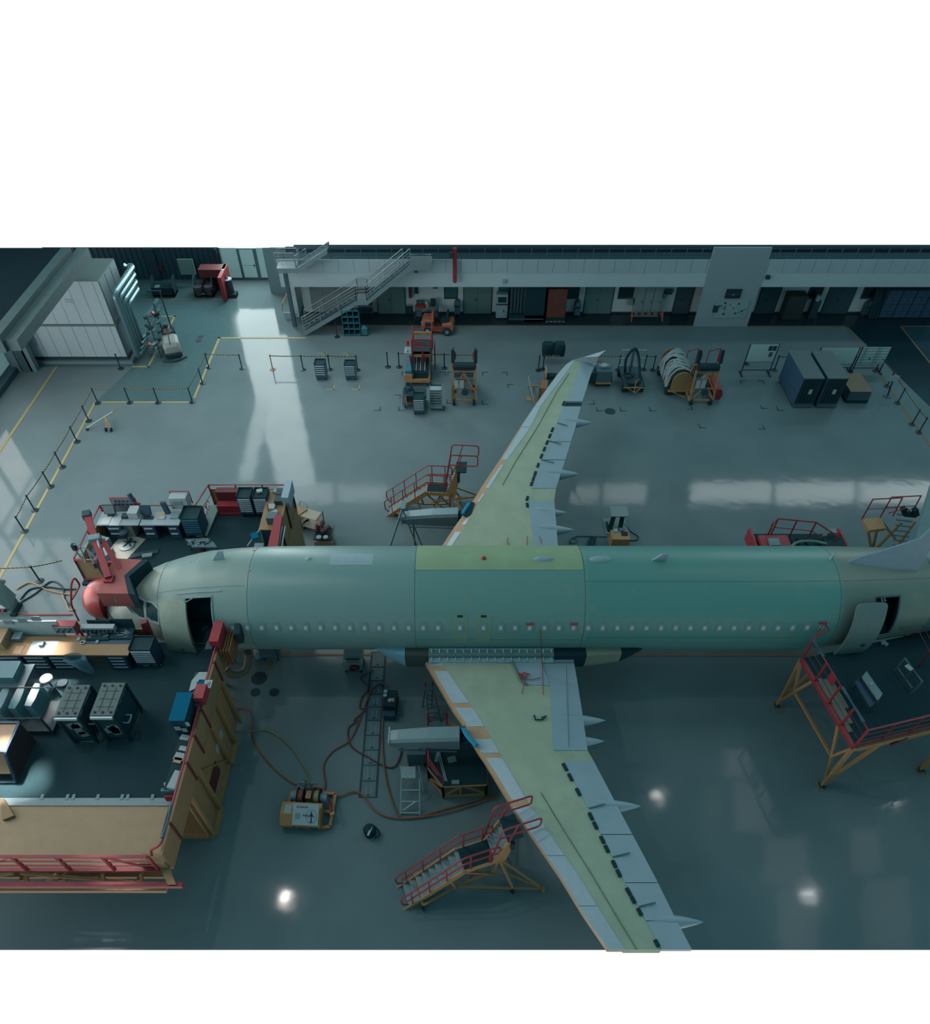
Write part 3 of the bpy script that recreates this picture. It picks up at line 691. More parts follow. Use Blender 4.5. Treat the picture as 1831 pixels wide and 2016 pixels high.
# tail fin with its long fillet, far tailplane
FIN = mat('fin_paint',(104,126,136),.45)
fl = [V(1668,1107,0),V(1690,1097,0),V(1730,1086,0),V(1770,1073,0),V(1811,1060,0),V(1840,1032,0),V(1885,985,0)]
rings = []
for i,p in enumerate(fl):
    zb_ = 5.55; w_ = .05+.38*min(1,(i/3.0)**.6)
    rings.append([Vector((p.x,-w_,zb_)),Vector((p.x,-w_*.55,(zb_+p.z)/2+.02)),Vector((p.x,-.03,max(p.z,zb_+.1))),Vector((p.x,.03,max(p.z,zb_+.1))),Vector((p.x,w_*.55,(zb_+p.z)/2+.02)),Vector((p.x,w_,zb_))])
b = MB(); b.loft(rings); b.build('tail_fin',FIN,AP,True)
b = MB(); b.slab([G(1801,1068,5.0),G(1829,965,5.3),G(1850,900,5.5),G(1925,900,5.5),G(1925,1068,5.0)],(0,0,-.18)); b.build('tailplane',mat('tailplane_paint',(86,114,116),.5),AP)
# rigging tapes hanging over the near wing
REDL = mat('red_tape',(132,60,56),.6)
for pts in (((1064,1236),(1067,1300),(1070,1368)),((1064,1334),(1048,1338),(1034,1337),(1028,1366)),((1023,1330),(1033,1337),(1042,1326))):
    b = MB(AP); b.tube([W(px,r,.12) if r > 1262 else FP(*fpx(px,r),.06) for px,r in pts],.016,5); b.build('red_marker_tape',REDL,AP)
b = MB(AP)
for px,r in ((1020,1325),(1026,1330),(1030,1324),(1022,1333)): b.tube([W(px,r,.08),W(px+9,r+3,.14)],.03,5)
b.build('red_marker_tape',TAGR,AP)
b = MB(AP); b.tube([W(1052,1408,.06),W(1054,1417,.1),W(1068,1417,.08),W(1076,1409,.1),W(1066,1413,.08)],.03,5); b.build('cable_harness',BLACK,AP)
for pts in (((1066,1070),(1065,1063),(1062,1056)),((1002,1073),(998,1066),(1000,1058)),((1038,1073),(1038,1056))):
    b = MB(AP); b.tube([W(px,r,.08) for px,r in pts],.016,5); b.build('red_marker_tape',REDL,AP)
b = MB(AP); b.tube([FP(*fpx(891,1255),.05),W(898,1275,.1),W(901,1290,.08)],.02,5); b.build('white_strap',WHITE,AP)
# nose and main undercarriage
def gear(x,ys,z1,name='landing_gear'):
    b = MB(); b.cyl((x,sum(ys)/len(ys),.4),(x,sum(ys)/len(ys),z1),.11,12); g = b.build(name,DSTEEL,AP)
    for y in ys:
        m = MB(); m.cyl((x,y-.14,.5),(x,y+.14,.5),.5,24); m.cyl((x,y-.16,.5),(x,y+.16,.5),.2,16); m.build('wheel',BLACK,g,True)
gear(-10.3,(-.28,.28),1.95,'nose_gear'); gear(3.0,(-4.05,-3.3),2.6); gear(3.0,(3.3,4.05),2.6)
# ================================================================ helpers for equipment
def fit(xl, xr, rb, rtf, rtb):
    """size and place of a box-like thing from where its front foot, front top edge and back top edge show"""
    p = G((xl+xr)/2, rb); y = p.y; a, c = V(xl,rb,y), V(xr,rb,y); h = V(PX,rtf,y).z; d = max(.15, G(PX,rtb,h).y-y)
    return Vector((p.x, y+d/2, 0)), abs(c.x-a.x), h, d
def box_part(name, T, m, x0,x1,y0,y1,z0,z1, label=None, bevel=0):
    return MB().box(x0,x1,y0,y1,z0,z1).build(name,m,T,False,label,bevel)
def casters(T, w, d, r=.07, m=None, h=None):
    for sx in (-1,1):
        for sy in (-1,1):
            x, y = sx*(w/2-r), sy*(d/2-r)
            b = MB(); b.cyl((x-.03,y,r),(x+.03,y,r),r,14); b.box(x-.02,x+.02,y-.03,y+.03,r,(h or 2*r)+.02); b.build('caster',m or BLACK,T)
def drawer_cabinet(loc, w, d, h, label, body, front, n=6, rz=0, wheels=True, group=None, name='tool_cabinet', top=None, stripe=SILVER):
    T = thing(name,label,'tool cabinet',loc,rz,group); z0 = .16 if wheels else .05
    box_part('cabinet_body',T,body,-w/2,w/2,-d/2,d/2,z0,h-.06)
    t = MB(); t.box(-w/2,w/2,-d/2,d/2,h-.06,h-.02); t.box(-w/2,w/2,d/2-.03,d/2,h-.02,h+.05); t.box(-w/2,-w/2+.03,-d/2,d/2,h-.02,h+.05); t.box(w/2-.03,w/2,-d/2,d/2,h-.02,h+.05); t.build('top_tray',top or BLACK,T)
    hs = [1]*(n-1)+[2]; u = (h-.1-z0)/sum(hs); z = h-.08
    for k in hs:
        dr = box_part('drawer',T,front,-w/2+.03,w/2-.03,-d/2-.02,-d/2+.01,z-u*k+.015,z)
        box_part('drawer_handle',dr,stripe,-w/2+.05,w/2-.05,-d/2-.05,-d/2-.02,z-.055,z-.012); z -= u*k
    if wheels: casters(T,w,d,.07)
    return T
CABB = mat('cabinet_grey_blue',(72,102,114),.5); DRWB = mat('drawer_blue',(42,74,92),.5)
STRIPE = mat('handle_strip',(150,168,172),.4)
l,w_,h,d = fit(623,644,749,717.5,707); cabA = drawer_cabinet(l,w_,d,h,'left of two grey drawer cabinets by the rear belt line, empty black top','tool cabinet' and CABB,DRWB,5,group='drawer cabinets by the belt line',stripe=STRIPE)
l,w_,h,d = fit(681,702,749,718.5,709); drawer_cabinet(l,w_,d,h,'right of two grey drawer cabinets by the rear belt line',CABB,DRWB,5,group='drawer cabinets by the belt line',stripe=STRIPE)
l,w_,h,d = fit(814.5,836.5,817,785,773); drawer_cabinet(l,w_,d,h,'blue grey drawer trolley in front of the white parts rack',CABB,DRWB,6,name='drawer_trolley',stripe=STRIPE)
# ---------------------------------------------------------------- belt posts
def belt_mat():
    m = bpy.data.materials.new('striped_belt'); m.use_nodes = True; t = m.node_tree; b = t.nodes['Principled BSDF']
    tc = t.nodes.new('ShaderNodeTexCoord'); wv = t.nodes.new('ShaderNodeTexWave'); wv.bands_direction = 'DIAGONAL'; wv.inputs['Scale'].default_value = 3.2
    r = t.nodes.new('ShaderNodeValToRGB'); r.color_ramp.interpolation = 'CONSTANT'; r.color_ramp.elements[0].color = (lin(40),lin(52),lin(48),1); r.color_ramp.elements[1].position = .5; r.color_ramp.elements[1].color = (lin(140),lin(122),lin(76),1)
    t.links.new(tc.outputs['Object'],wv.inputs['Vector']); t.links.new(wv.outputs['Fac'],r.inputs[0]); t.links.new(r.outputs[0],b.inputs['Base Color']); b.inputs['Roughness'].default_value = .7; return m
BELT = belt_mat(); POSTM = mat('post_black',(18,42,50),.5); FADE = mat('post_orange',(132,104,84),.6)
def post(p, nxt, label, group, m=None, drop=0.0):
    T = thing('belt_post',label,'barrier post',(p.x,p.y,0),0,group); m = m or POSTM
    b = MB(); b.lathe([(.19,0),(.19,.02),(.06,.05),(.03,.06)],n=18); b.build('post_base',m,T,True)
    b = MB(); b.cyl((0,0,.05),(0,0,.98),.035,10); b.build('post_tube',m,T); b = MB(); b.cyl((0,0,.94),(0,0,1.03),.05,10); b.build('belt_head',m,T)
    if nxt is not None:
        q = Vector((nxt[0]-p.x,nxt[1]-p.y,0)); b = MB(); n = Vector((-q.y,q.x,0)).normalized()*.012; L, R = [], []
        for i in range(7):
            t = i/6; sag = .03*4*t*(1-t); c = q*t; L.append(c+Vector((0,0,.985-sag))); R.append(c+Vector((0,0,.925-sag)))
        b.strip(L,R,n); b.build('belt',BELT,T)
    return T
ORD = ['first','second','third','fourth','fifth','sixth','seventh','eighth','ninth','tenth','eleventh','twelfth']
def chain(pts, desc, group, tail=None):
    P = [G(*p) for p in pts]
    for i,p in enumerate(P):
        nxt = P[i+1] if i+1 < len(P) else tail
        post(p, nxt, desc % ORD[i], group)
chain([(477,726),(411.5,724),(399,755),(379,792),(312,793),(256,793),(193,794),(175,829),(152,870),(123,920),(100,958.6),(69,1005),(48.5,1046.5)][:1], '%s black belt post, right of the yellow corner line at left', 'posts of the left belt barrier', G(411.5,724))
chain([(411.5,724),(399,755),(379,792),(312,793),(256,793),(193,794),(175,829),(152,870),(123,920),(100,958.6),(69,1005),(48.5,1046.5)], '%s black belt post from the back along the left yellow line', 'posts of the left belt barrier')
post(G(79,1144), G(143,1150)+Vector((-.3,.6,0)), 'black belt post on the bright floor left of the red nose dock', 'posts at the nose dock')
post(G(2,1147), G(79,1144), 'black belt post at the left picture edge by the nose dock cables', 'posts at the nose dock')
post(G(238,726), None, 'lone black belt post without belt in front of the white air handling unit', 'lone posts')
post(G(313,643), None, 'black belt post behind the insulated pipes', 'lone posts')
post(G(664,663.5), None, 'lone black belt post under the gallery stairs', 'lone posts')
mid = [(537,727.5),(597,728),(649.6,728),(704,729)]
P = [G(*p) for p in mid]
post(P[0],P[1],'slim orange belt post in the bright floor streak','posts of the rear belt line',FADE)
for i in (1,2,3): post(P[i],P[i+1] if i<3 else None,'%s black belt post beside the two drawer cabinets' % ORD[i-1],'posts of the rear belt line')
post(G(763.7,722.7),None,'lone black belt post left of the red cage lift','lone posts')
post(G(786,723),G(875,725),'black belt post just left of the white control cabinet of the lift','posts of the rear belt line')
post(G(875,725),G(935,726),'black belt post between the red cage lift and the boarding frame','posts of the rear belt line')
post(G(1060,729.5),None,'front one of two black belt posts left of the twin black bags','posts left of the far wing tip')
post(G(1069,727.5),G(1100,727),'rear one of two black belt posts left of the twin black bags','posts left of the far wing tip')
post(G(1217,728.7),G(1165,727),'black belt post behind the hose trolley right of the winglet','posts right of the far wing tip')
post(G(1267.6,728),G(1285,729),'left one of two black belt posts left of the rope drum','posts right of the far wing tip')
post(G(1285,729),None,'right one of two black belt posts left of the rope drum','posts right of the far wing tip')
post(G(1469.6,717),None,'black belt post behind the left whiteboard stand','posts by the whiteboards')
post(G(1524,729),G(1545,729),'black belt post right of the left whiteboard','posts by the whiteboards')
post(G(1673,730),None,'black belt post between the two rear whiteboards','posts by the whiteboards')
rr = [(1723,731),(1746,761),(1766.6,794),(1795,835.7),(1808.7,851.6)]; P = [G(*p) for p in rr]
for i in range(5): post(P[i],P[i+1] if i<4 else None,'%s black belt post from the back on the right orange line' % ORD[i],'posts of the right belt barrier')
# ---------------------------------------------------------------- gallery stairs
ST_M = mat('stair_steel',(98,116,120),.5); RAILM = mat('rail_steel',(112,130,134),.4,metal=.2)
def flight(T, a, c, y0, y1, n, rise0, m=ST_M):
    """stringers, treads and railings from point a=(x,z) to c=(x,z)"""
    for y in (y0,y1):
        b = MB(T); b.slab([(a[0],y,a[1]-.02),(c[0],y,c[1]-.02),(c[0],y,c[1]+.28),(a[0],y,a[1]+.28)],(0,.04 if y==y1 else -.04,0)); b.build('stringer',m,T)
    b = MB(T)
    for i in range(n):
        t = (i+.5)/n; x = a[0]+(c[0]-a[0])*t; z = a[1]+(c[1]-a[1])*t+.15; b.box(x-.14,x+.14,y0,y1,z,z+.035)
    b.build('treads',mat('tread_steel',(46,72,80),.6),T)
def rails(T, pts, y, h=1.0, nr=5, m=RAILM, step=1.2):
    b = MB(T); b.tube([(x,y,z+h) for x,z in pts],.03,7); b.build('handrail',m,T)
    b = MB(T)
    for k in range(1,nr): b.tube([(x,y,z+h*k/nr) for x,z in pts],.012,5)
    b.build('guard_wires',m,T)
    for (x0,z0),(x1,z1) in zip(pts,pts[1:]):
        L = math.hypot(x1-x0,z1-z0); n = max(1,int(L/step))
        for i in range(n+1):
            t = i/n; b = MB(T); b.bar((x0+(x1-x0)*t,y,z0+(z1-z0)*t-.05),(x0+(x1-x0)*t,y,z0+(z1-z0)*t+h),.018); b.build('railing_post',m,T)
y0, y1 = 26.5, 27.45
S1 = thing('gallery_stairs','grey steel stairs with wire railings rising from the floor to the gallery landing','stairs',(-10.2,27,0))
pm, pm2 = V(707,600,y0), V(728,600,y0); tl, tr = V(809,534,y0), V(850,534,y0)
p0 = G(600,661); zm_ = pm.z-.3
a_, c1, c2, e_ = (p0.x,0.0),(V(702,590,y0).x,V(705,592,y0).z-.28),(V(722,590,y0).x,V(705,592,y0).z-.28),(tl.x,V(809,531,y0).z)
flight(S1,a_,c1,y0,y1,11,0); flight(S1,c2,e_,y0,y1,11,0)
box_part2 = MB(S1); box_part2.box(c1[0],c2[0],y0-.04,y1+.04,c1[1]+.0,c1[1]+.28); box_part2.build('stair_landing',ST_M,S1)
ztp = topz(y0)
zland = e_[1]
b = MB(S1); b.box(tl.x,tr.x,y0-.05,YF,zland-.02,zland+.26); b.build('gallery_landing',ST_M,S1)
b = MB(S1); b.box(tl.x,tr.x,y0-.06,y0-.02,zland+.26,zland+.85); b.build('landing_side_plate',ST_M,S1)
pl = [(a_[0],.28),(c1[0],c1[1]+.28),(c2[0],c2[1]+.28)]
hmax = ztp-.02
def upto(p, q, h, y=None): # shorten a sloping rail where the modelled hall ends
    zz = (topz(y)-.05 if y else hmax)-h
    if q[1] <= zz: return q
    t = (zz-p[1])/(q[1]-p[1]); return (p[0]+(q[0]-p[0])*t, zz)
rails(S1,pl+[upto(pl[-1],(e_[0],e_[1]+.28),1.0)],y0); rails(S1,pl+[upto(pl[-1],(e_[0],e_[1]+.28),1.0,y1)],y1)
b = MB(S1); b.tube([(tl.x,y0-.04,min(zland+.95,hmax)),(tr.x,y0-.04,min(zland+.95,hmax))],.03,6); b.build('handrail',RAILM,S1)
b = MB(S1); b.box(tl.x+.15,tl.x+.4,YF-.5,YF-.1,zland-.55,zland-.02); b.build('landing_bracket',DSTEEL,S1)
S2 = thing('upper_stairs','grey steel upper stairs with wire railing rising from a platform left of the white fascia','stairs',(-11,27.2,2.9))
yb0, yb1 = 26.6, 27.6
pa, pb_, pc = V(546,538,yb0), V(584,538,yb0), V(664,486,yb0); zt2 = topz(yb0)-.02
b = MB(S2); b.box(pa.x,pb_.x,yb0,yb1,pa.z,pa.z+.3); b.build('stair_platform',ST_M,S2)
pc_ = (pb_.x+(pc.x-pb_.x)*min(1,(zt2-.3-pb_.z)/(pc.z-pb_.z)), min(pc.z,zt2-.3))
flight(S2,(pb_.x,pb_.z),pc_,yb0,yb1,7,0)
hq = topz(yb0)-.03-(pa.z+.3); hr = topz(yb1)-.03-(pa.z+.3)
rails(S2,[(pa.x,pa.z+.3),(pb_.x,pa.z+.3)],yb0,min(.95,hq)); rails(S2,[(pa.x,pa.z+.3),(pb_.x,pa.z+.3)],yb1,min(.95,hr))
rails(S2,[(pb_.x+.05,pa.z+.3),upto((pb_.x,pa.z+.3),(pc_[0],pc_[1]+.28),min(.75,hq),yb0)],yb0,min(.75,hq)); rails(S2,[(pb_.x+.05,pa.z+.3),upto((pb_.x,pa.z+.3),(pc_[0],pc_[1]+.28),min(.7,hr),yb1)],yb1,min(.7,hr))
b = MB(S2); b.bar((pa.x+.2,yb1+.2,0),(pa.x+.2,yb1+.2,pa.z),.12); b.build('platform_column',DSTEEL,S2)
# office end: narrow open door and rail guard at the left corner
T = thing('kerb_guard','orange and white striped kerb guard at the left corner of the office wall','guard',(V(563,600,29).x,29.0,0))
b = MB(T); b.tube([V(556,612,28.9),V(556,598,28.9),V(566,575,30.2)],.04,6); b.build('guard_tube',ORANGE,T)
b = MB(T); b.box(-11.95,-11.4,28.7,28.8,.1,.45); b.build('striped_board',WHITE,T)
# wall cupboards beyond the stairs (pale doors)
px = 612
for i in range(5):
    x0, x1 = xb(612+26*i,590), xb(637+26*i,590); b = MB(); b.box(x0,x1,YB-.04,YB,.15,2.4)
    o = one('wall_cupboard',b,mat('cupboard_grey',(104,118,120),.7),'%s from the left of the pale grey wall cupboards behind the gallery stairs' % ORD[i],'cupboard','pale wall cupboards')
# ---------------------------------------------------------------- along the office wall
def px_box(name,label,cat,m,xl,xr,rb,rtf,rtb,group=None):
    l,w,h,d = fit(xl,xr,rb,rtf,rtb); return thing(name,label,cat,l,0,group),w,h,d
l,w_,h,d = fit(677,711,662,612,606); T = thing('pigeonhole_rack','teal framed open rack of dark pigeonholes at the foot of the stairs','shelf rack',l)
b = MB(); b.box(-w_/2,w_/2,d/2-.03,d/2,.05,h); b.build('back_panel',BLACK,T)
for k in range(5): box_part('shelf',T,TEAL,-w_/2,w_/2,-d/2,d/2,.05+(h-.1)*k/4,.1+(h-.1)*k/4)
for k in range(4): box_part('divider',T,TEAL,-w_/2+(w_-.04)*k/3,-w_/2+.04+(w_-.04)*k/3,-d/2,d/2,.05,h)
l,w_,h,d = fit(713,724,662,643,640); T = thing('waste_bin','small teal lidded waste bin beside the pigeonhole rack','bin',l)
box_part('bin_body',T,TEAL,-w_/2,w_/2,-d/2,d/2,.08,h*.75); b = MB(); b.loft([[(-w_/2-.03,-d/2-.03,h*.75),(w_/2+.03,-d/2-.03,h*.75),(w_/2+.03,d/2+.03,h*.75),(-w_/2-.03,d/2+.03,h*.75)],[(-.08,-.05,h*1.05),(.08,-.05,h*1.05),(.08,.05,h*1.05),(-.08,.05,h*1.05)]]); b.build('bin_lid',TEAL,T)
for sx in (-1,1): box_part('bin_foot',T,DARK,sx*(w_/2-.06)-.03,sx*(w_/2-.06)+.03,-d/2,d/2,0,.09)
l,w_,h,d = fit(709,734,622,600,594); T = thing('shelf_trolley','dark steel shelf trolley with a cardboard box behind the stairs','trolley',l)
for z in (.3,h*.6,h): box_part('shelf',T,NAVY,-w_/2,w_/2,-d/2,d/2,z-.04,z)
for sx in (-1,1):
    for sy in (-1,1): box_part('leg',T,NAVY,sx*(w_/2)-.03,sx*(w_/2)+.03,sy*d/2-.03,sy*d/2+.03,0,h+.15)
one('cardboard_box',MB().box(l.x-.35,l.x+.05,l.y-.2,l.y+.2,h+.0,h+.3),TAPE,'brown cardboard box on the steel shelf trolley behind the stairs','box')
# work desk with things
l,w_,h,d = fit(817,864,628,607,600); T = thing('work_desk','grey steel work desk with drawers against the office wall behind the orange tug','desk',l)
box_part('desk_top',T,STEEL,-w_/2,w_/2,-d/2,d/2,h-.06,h)
for sx in (-1,1):
    for sy in (-1,1): box_part('leg',T,NAVY,sx*(w_/2-.05)-.03,sx*(w_/2-.05)+.03,sy*(d/2-.05)-.03,sy*(d/2-.05)+.03,0,h-.06)
for sx in (-1,1):
    for k in range(3):
        o = box_part('drawer',T,DSTEEL,sx*(w_/2-.3)-.2,sx*(w_/2-.3)+.2,-d/2+.02,-d/2+.06,h-.24-.18*k,h-.08-.18*k); box_part('drawer_handle',o,SILVER,sx*(w_/2-.3)-.12,sx*(w_/2-.3)+.12,-d/2-.01,-d/2+.02,h-.15-.18*k,h-.12-.18*k)
one('monitor',MB().box(l.x+.28,l.x+.62,l.y+.1,l.y+.16,h+.05,h+.5).box(l.x+.35,l.x+.55,l.y+.0,l.y+.2,h,h+.05),BLACK,'small black monitor on the grey work desk','monitor')
one('toolbox',MB().box(l.x-.72,l.x-.15,l.y-.3,l.y,h,h+.2).bar((l.x-.5,l.y-.15,h+.24),(l.x-.3,l.y-.15,h+.24),.02),RED,'red toolbox on the left of the grey work desk','toolbox')
one('binders',MB().box(l.x-.7,l.x-.2,l.y+.1,l.y+.3,h,h+.32),DSTEEL,'row of grey binders behind the red toolbox','binder')
T = thing('desk_lamp','brass coloured device with a round white head on the work desk','desk device',(l.x+.02,l.y,h))
b = MB(); b.lathe([(.18,0),(.18,.12),(.1,.2)],n=12); b.build('device_base',TAPE,T); b = MB(); b.ball((0,0,.28),.13); b.build('device_head',WHITE,T)
l,w_,h,d = fit(799,814,617,598,590); T = thing('drinking_fountain','white topped dark stand left of the work desk','stand',l); box_part('stand_body',T,DARK,-w_/2,w_/2,-d/2,d/2,0,h-.15); box_part('stand_top',T,WHITE,-w_/2-.03,w_/2+.03,-d/2,d/2,h-.15,h)
one('wall_pipe',MB().bar((xb(808,580),YB-.12,1.2),(xb(808,580),YB-.12,2.7),.1),DRED,'dark red square pipe on the office wall above the white topped stand','pipe')
for k in range(3): one('switch_box',MB().box(xb(820,580)-.12,xb(820,580)+.12,YB-.12,YB,1.45+.17*k,1.58+.17*k),DARK,'%s of three dark switch boxes on the wall above the work desk' % ('lowest','middle','topmost')[k],'switch','switch boxes over the desk')
one('wall_sign',MB().box(xb(856,580)-.12,xb(860,580)+.08,YB-.02,YB,1.75,1.95),TEAL,'small teal wall sign left of the first teal window','sign')
# bins with hoods
def hood_bin(xl,xr,rb,label,m):
    l,w,h,d = fit(xl,xr,rb,rb-18,rb-24); T = thing('litter_bin',label,'bin',l,0,'hooded litter bins'); h = 1.0
    box_part('bin_body',T,m,-w/2+.03,w/2-.03,-d/2,d/2,.12,.62)
    b = MB(); b.loft([[Vector((math.cos(math.pi*k/10)*w/2,y,.66+math.sin(math.pi*k/10)*.42)) for k in range(11)] for y in (-d/2,d/2)]); b.build('bin_hood',m,T)
    box_part('bin_flap',T,BLACK,-w/2+.05,w/2-.05,-d/2-.01,-d/2+.02,.6,.72)
    for sx in (-1,1): box_part('bin_foot',T,DARK,sx*(w/2-.08)-.03,sx*(w/2-.08)+.03,-d/2,d/2,0,.13)
HB = mat('bin_grey',(54,84,98),.5)
hood_bin(894,906.5,622,'grey hooded litter bin left of the second grey door',HB); hood_bin(1129,1142,624,'grey hooded litter bin left of the third grey door',HB); hood_bin(1696,1719,624,'dark hooded litter bin left of the lockers',mat('bin_dark',(40,66,78),.5))
# white control cabinet, strip curtain box, red stack
l,w_,h,d = fit(976,998,628,580,574); T = thing('control_cabinet','white upright control cabinet with a dark screen left of the black curtain booth','cabinet',l)
box_part('cabinet_body',T,WHITE,-w_/2,w_/2,-d/2,d/2,.08,h); box_part('screen',T,BLACK,-w_/2+.1,w_/2-.1,-d/2-.02,-d/2+.01,h*.68,h*.9); box_part('keyboard_shelf',T,DARK,-w_/2,w_/2,-d/2-.1,-d/2,h*.6,h*.63); box_part('cabinet_lock',T,BLACK,.1,.16,-d/2-.02,-d/2,h*.28,h*.38); box_part('plinth',T,BLACK,-w_/2+.04,w_/2-.04,-d/2+.04,d/2,0,.08)
l,w_,h,d = fit(1001,1069,636,570,566); d = 1.3; l.y = G(PX,636).y+d/2; h = 2.6; T = thing('curtain_booth','large black booth with grey strip curtains in front of the office wall','booth',l)
box_part('booth_body',T,BLACK,-.1,w_/2,-d/2,d/2,.1,h); box_part('booth_back',T,BLACK,-w_/2,-.1,d/2-.1,d/2,.1,h)
CUR = mat('strip_curtain',(40,62,72),.6)
for k in range(5): box_part('curtain_strip',T,CUR,-w_/2+.05+.22*k,-w_/2+.2+.22*k,-d/2+.2,-d/2+.24,.6,h)
box_part('booth_base',T,BLACK,-w_/2,w_/2,-d/2,d/2,.1,.55); b = MB(); b.bar((-w_/2,-d/2-.03,.3),(w_/2,-d/2-.03,.3),.03); b.build('base_rail',DSTEEL,T); casters(T,w_,d,.06)
l,w_,h,d = fit(1074,1111,634,578,571); d = 1.2; l.y = G(PX,634).y+d/2; T = thing('covered_pallet','rust red covered stack on a pallet right of the black curtain booth','pallet stack',l)
RUST = mat('rust_cover',(86,50,42),.7,noise=.15,scale=3)
box_part('cover',T,RUST,-w_/2,w_/2,-d/2,d/2,.3,2.3,bevel=.04); box_part('pallet',T,BLACK,-w_/2,w_/2,-d/2,d/2,0,.3)
for k in range(9): box_part('warning_stripe',T,RED if k%2 else WHITE,-w_/2+w_*k/9,-w_/2+w_*(k+1)/9,-d/2-.03,-d/2,.0,.06)
l,w_,h,d = fit(1245,1295,624,575,568); T = thing('switch_cabinet','grey three door switch cabinet behind an orange striped barrier','cabinet',l); h = 2.25
box_part('cabinet_body',T,mat('switch_grey',(108,128,128),.6),-w_/2,w_/2,-d/2,d/2,0,h)
for k in range(3): o = box_part('cabinet_door',T,mat('switch_door',(104,124,126),.6),-w_/2+.02+w_/3*k,-w_/2+w_/3*(k+1)-.02,-d/2-.03,-d/2,.1,h-.06); box_part('door_handle',o,DARK,-w_/2+w_/3*(k+1)-.14,-w_/2+w_/3*(k+1)-.1,-d/2-.06,-d/2-.03,1.0,1.15)
b = MB(); b.box(-w_/2+.2,w_/2,-d/2-.05,d/2,h,h+.12); b.build('cabinet_crown',BLACK,T)
T = thing('striped_barrier','orange and dark striped barrier on two feet before the grey switch cabinet','barrier',(l.x,l.y-d/2-.35,0))
for k in range(10): box_part('barrier_stripe',T,TUGO if k%2 else DARK,-1.1+.22*k,-.88+.22*k,-.03,.03,.35,.5)
for sx in (-1,1):
    b = MB(); b.bar((sx*1.05,-.3,0),(sx*1.05,0,.55),.03); b.bar((sx*1.05,.3,0),(sx*1.05,0,.55),.03); b.build('barrier_foot',TUGO,T)
one('wall_phone',MB().box(xb(1238,600)-.18,xb(1238,600)+.18,YB-.3,YB,.75,1.15),GREYG,'grey junction box on the wall left of the switch cabinet','box')
T = thing('socket_board','grey socket board with a looping cable on the wall right of the switch cabinet','socket',(xb(1315,580),YB-.05,1.4)); box_part('board',T,DSTEEL,-.25,.25,-.05,.05,.0,.35)
for k in range(3): box_part('socket',T,DARK,-.2+.15*k,-.1+.15*k,-.08,-.05,.05,.12)
b = MB(); b.tube(curve_pts([(-.25,-.03,.3),(-.35,-.05,-.1),(-.2,-.05,-.25),(-.1,-.03,.0)],5),.02,5); b.build('cable',DARK,T)
# lockers at far right
for i in range(4):
    x0 = xb(1722,612)+.95*i; y = YB-.75; T = thing('locker','%s of the dark blue steel lockers along the wall at far right' % ORD[i],'locker',(x0+.46,y+.35,0),0,'dark blue lockers')
    box_part('locker_body',T,NAVY,-.46,.46,-.3,.35,.05,2.0)
    for k in range(4):
        for j in range(2):
            o = box_part('locker_door',T,mat('locker_door',(46,74,92),.5),-.44+.44*j,-.02+.44*j,-.33,-.3,.08+.48*k,.52+.48*k); box_part('door_handle',o,BLACK,-.34+.44*j,-.3+.44*j,-.35,-.33,.25+.48*k,.32+.48*k)
T = thing('coat_stand','dark leaning boards beside the lockers','board',(xb(1712,612),YB-.6,0))
for k in range(3): b = MB(); b.bar((-.25+.22*k,.4,1.95),(-.25+.22*k,-.2,.05),.09,.02); b.build('leaning_board',BLACK,T)
one('vending_machine',MB().box(xb(1533,610),xb(1568,610),YB-1.0,YB-.2,.05,1.7),mat('dark_brown_unit',(36,46,50),.6),'dark brown box unit right of the white column under the gallery','cabinet')
T = thing('water_dispenser','dark water dispenser with a white bottle left of the dark double door','dispenser',(xb(1592,615),YB-.5,0)); box_part('dispenser_body',T,DARK,-.25,.25,-.2,.2,0,1.2); b = MB(); b.cyl((0,-.05,1.2),(0,-.05,1.55),.16,14); b.build('water_bottle',WHITE,T,True)
# column: screen and notice board
T = thing('wall_screen','black flat screen with a red emblem on the white column','screen',(V(1443,577,YF).x,YF-.1,V(1443,577,YF).z-.3))
box_part('screen_frame',T,BLACK,-.5,.5,-.05,.03,.0,.62,bevel=.02); b = MB(); b.slab([(-.12,-.056,.2),(.06,-.056,.24),(.12,-.056,.32),(.0,-.056,.28)],(0,-.004,0)); b.build('emblem',WHITE,T); box_part('red_line',T,DRED,-.32,-.14,-.056,-.052,.24,.34); box_part('red_line',T,DRED,.14,.36,-.056,-.052,.24,.34)
T = thing('notice_board','pale notice board full of small papers on the white column','notice board',(V(1438,608,YF).x,YF-.1,V(1438,624,YF).z)); 
bw = V(1480,590,YF).x-V(1416,590,YF).x; bh = V(1440,589,YF).z-V(1440,623,YF).z
box_part('board',T,mat('board_pale',(118,142,142),.6),-bw/2,bw/2,-.02,.03,0,bh)
random.seed(3)
for k in range(22):
    x, z = random.uniform(-bw/2+.1,bw/2-.2), random.uniform(.1,bh-.2); m = random.choice([PAPER,PAPER,DSTEEL,DARK,mat('blue_note',(70,112,130),.7)])
    box_part('notice',T,m,x,x+random.uniform(.06,.16),-.03,-.02,z,z+random.uniform(.06,.14))
one('small_monitor',MB().box(V(1409,606,YF).x-.18,V(1409,606,YF).x+.14,YF-.16,YF-.06,V(1409,613,YF).z,V(1409,600,YF).z),DARK,'small dark box on the column left of the notice board','box')
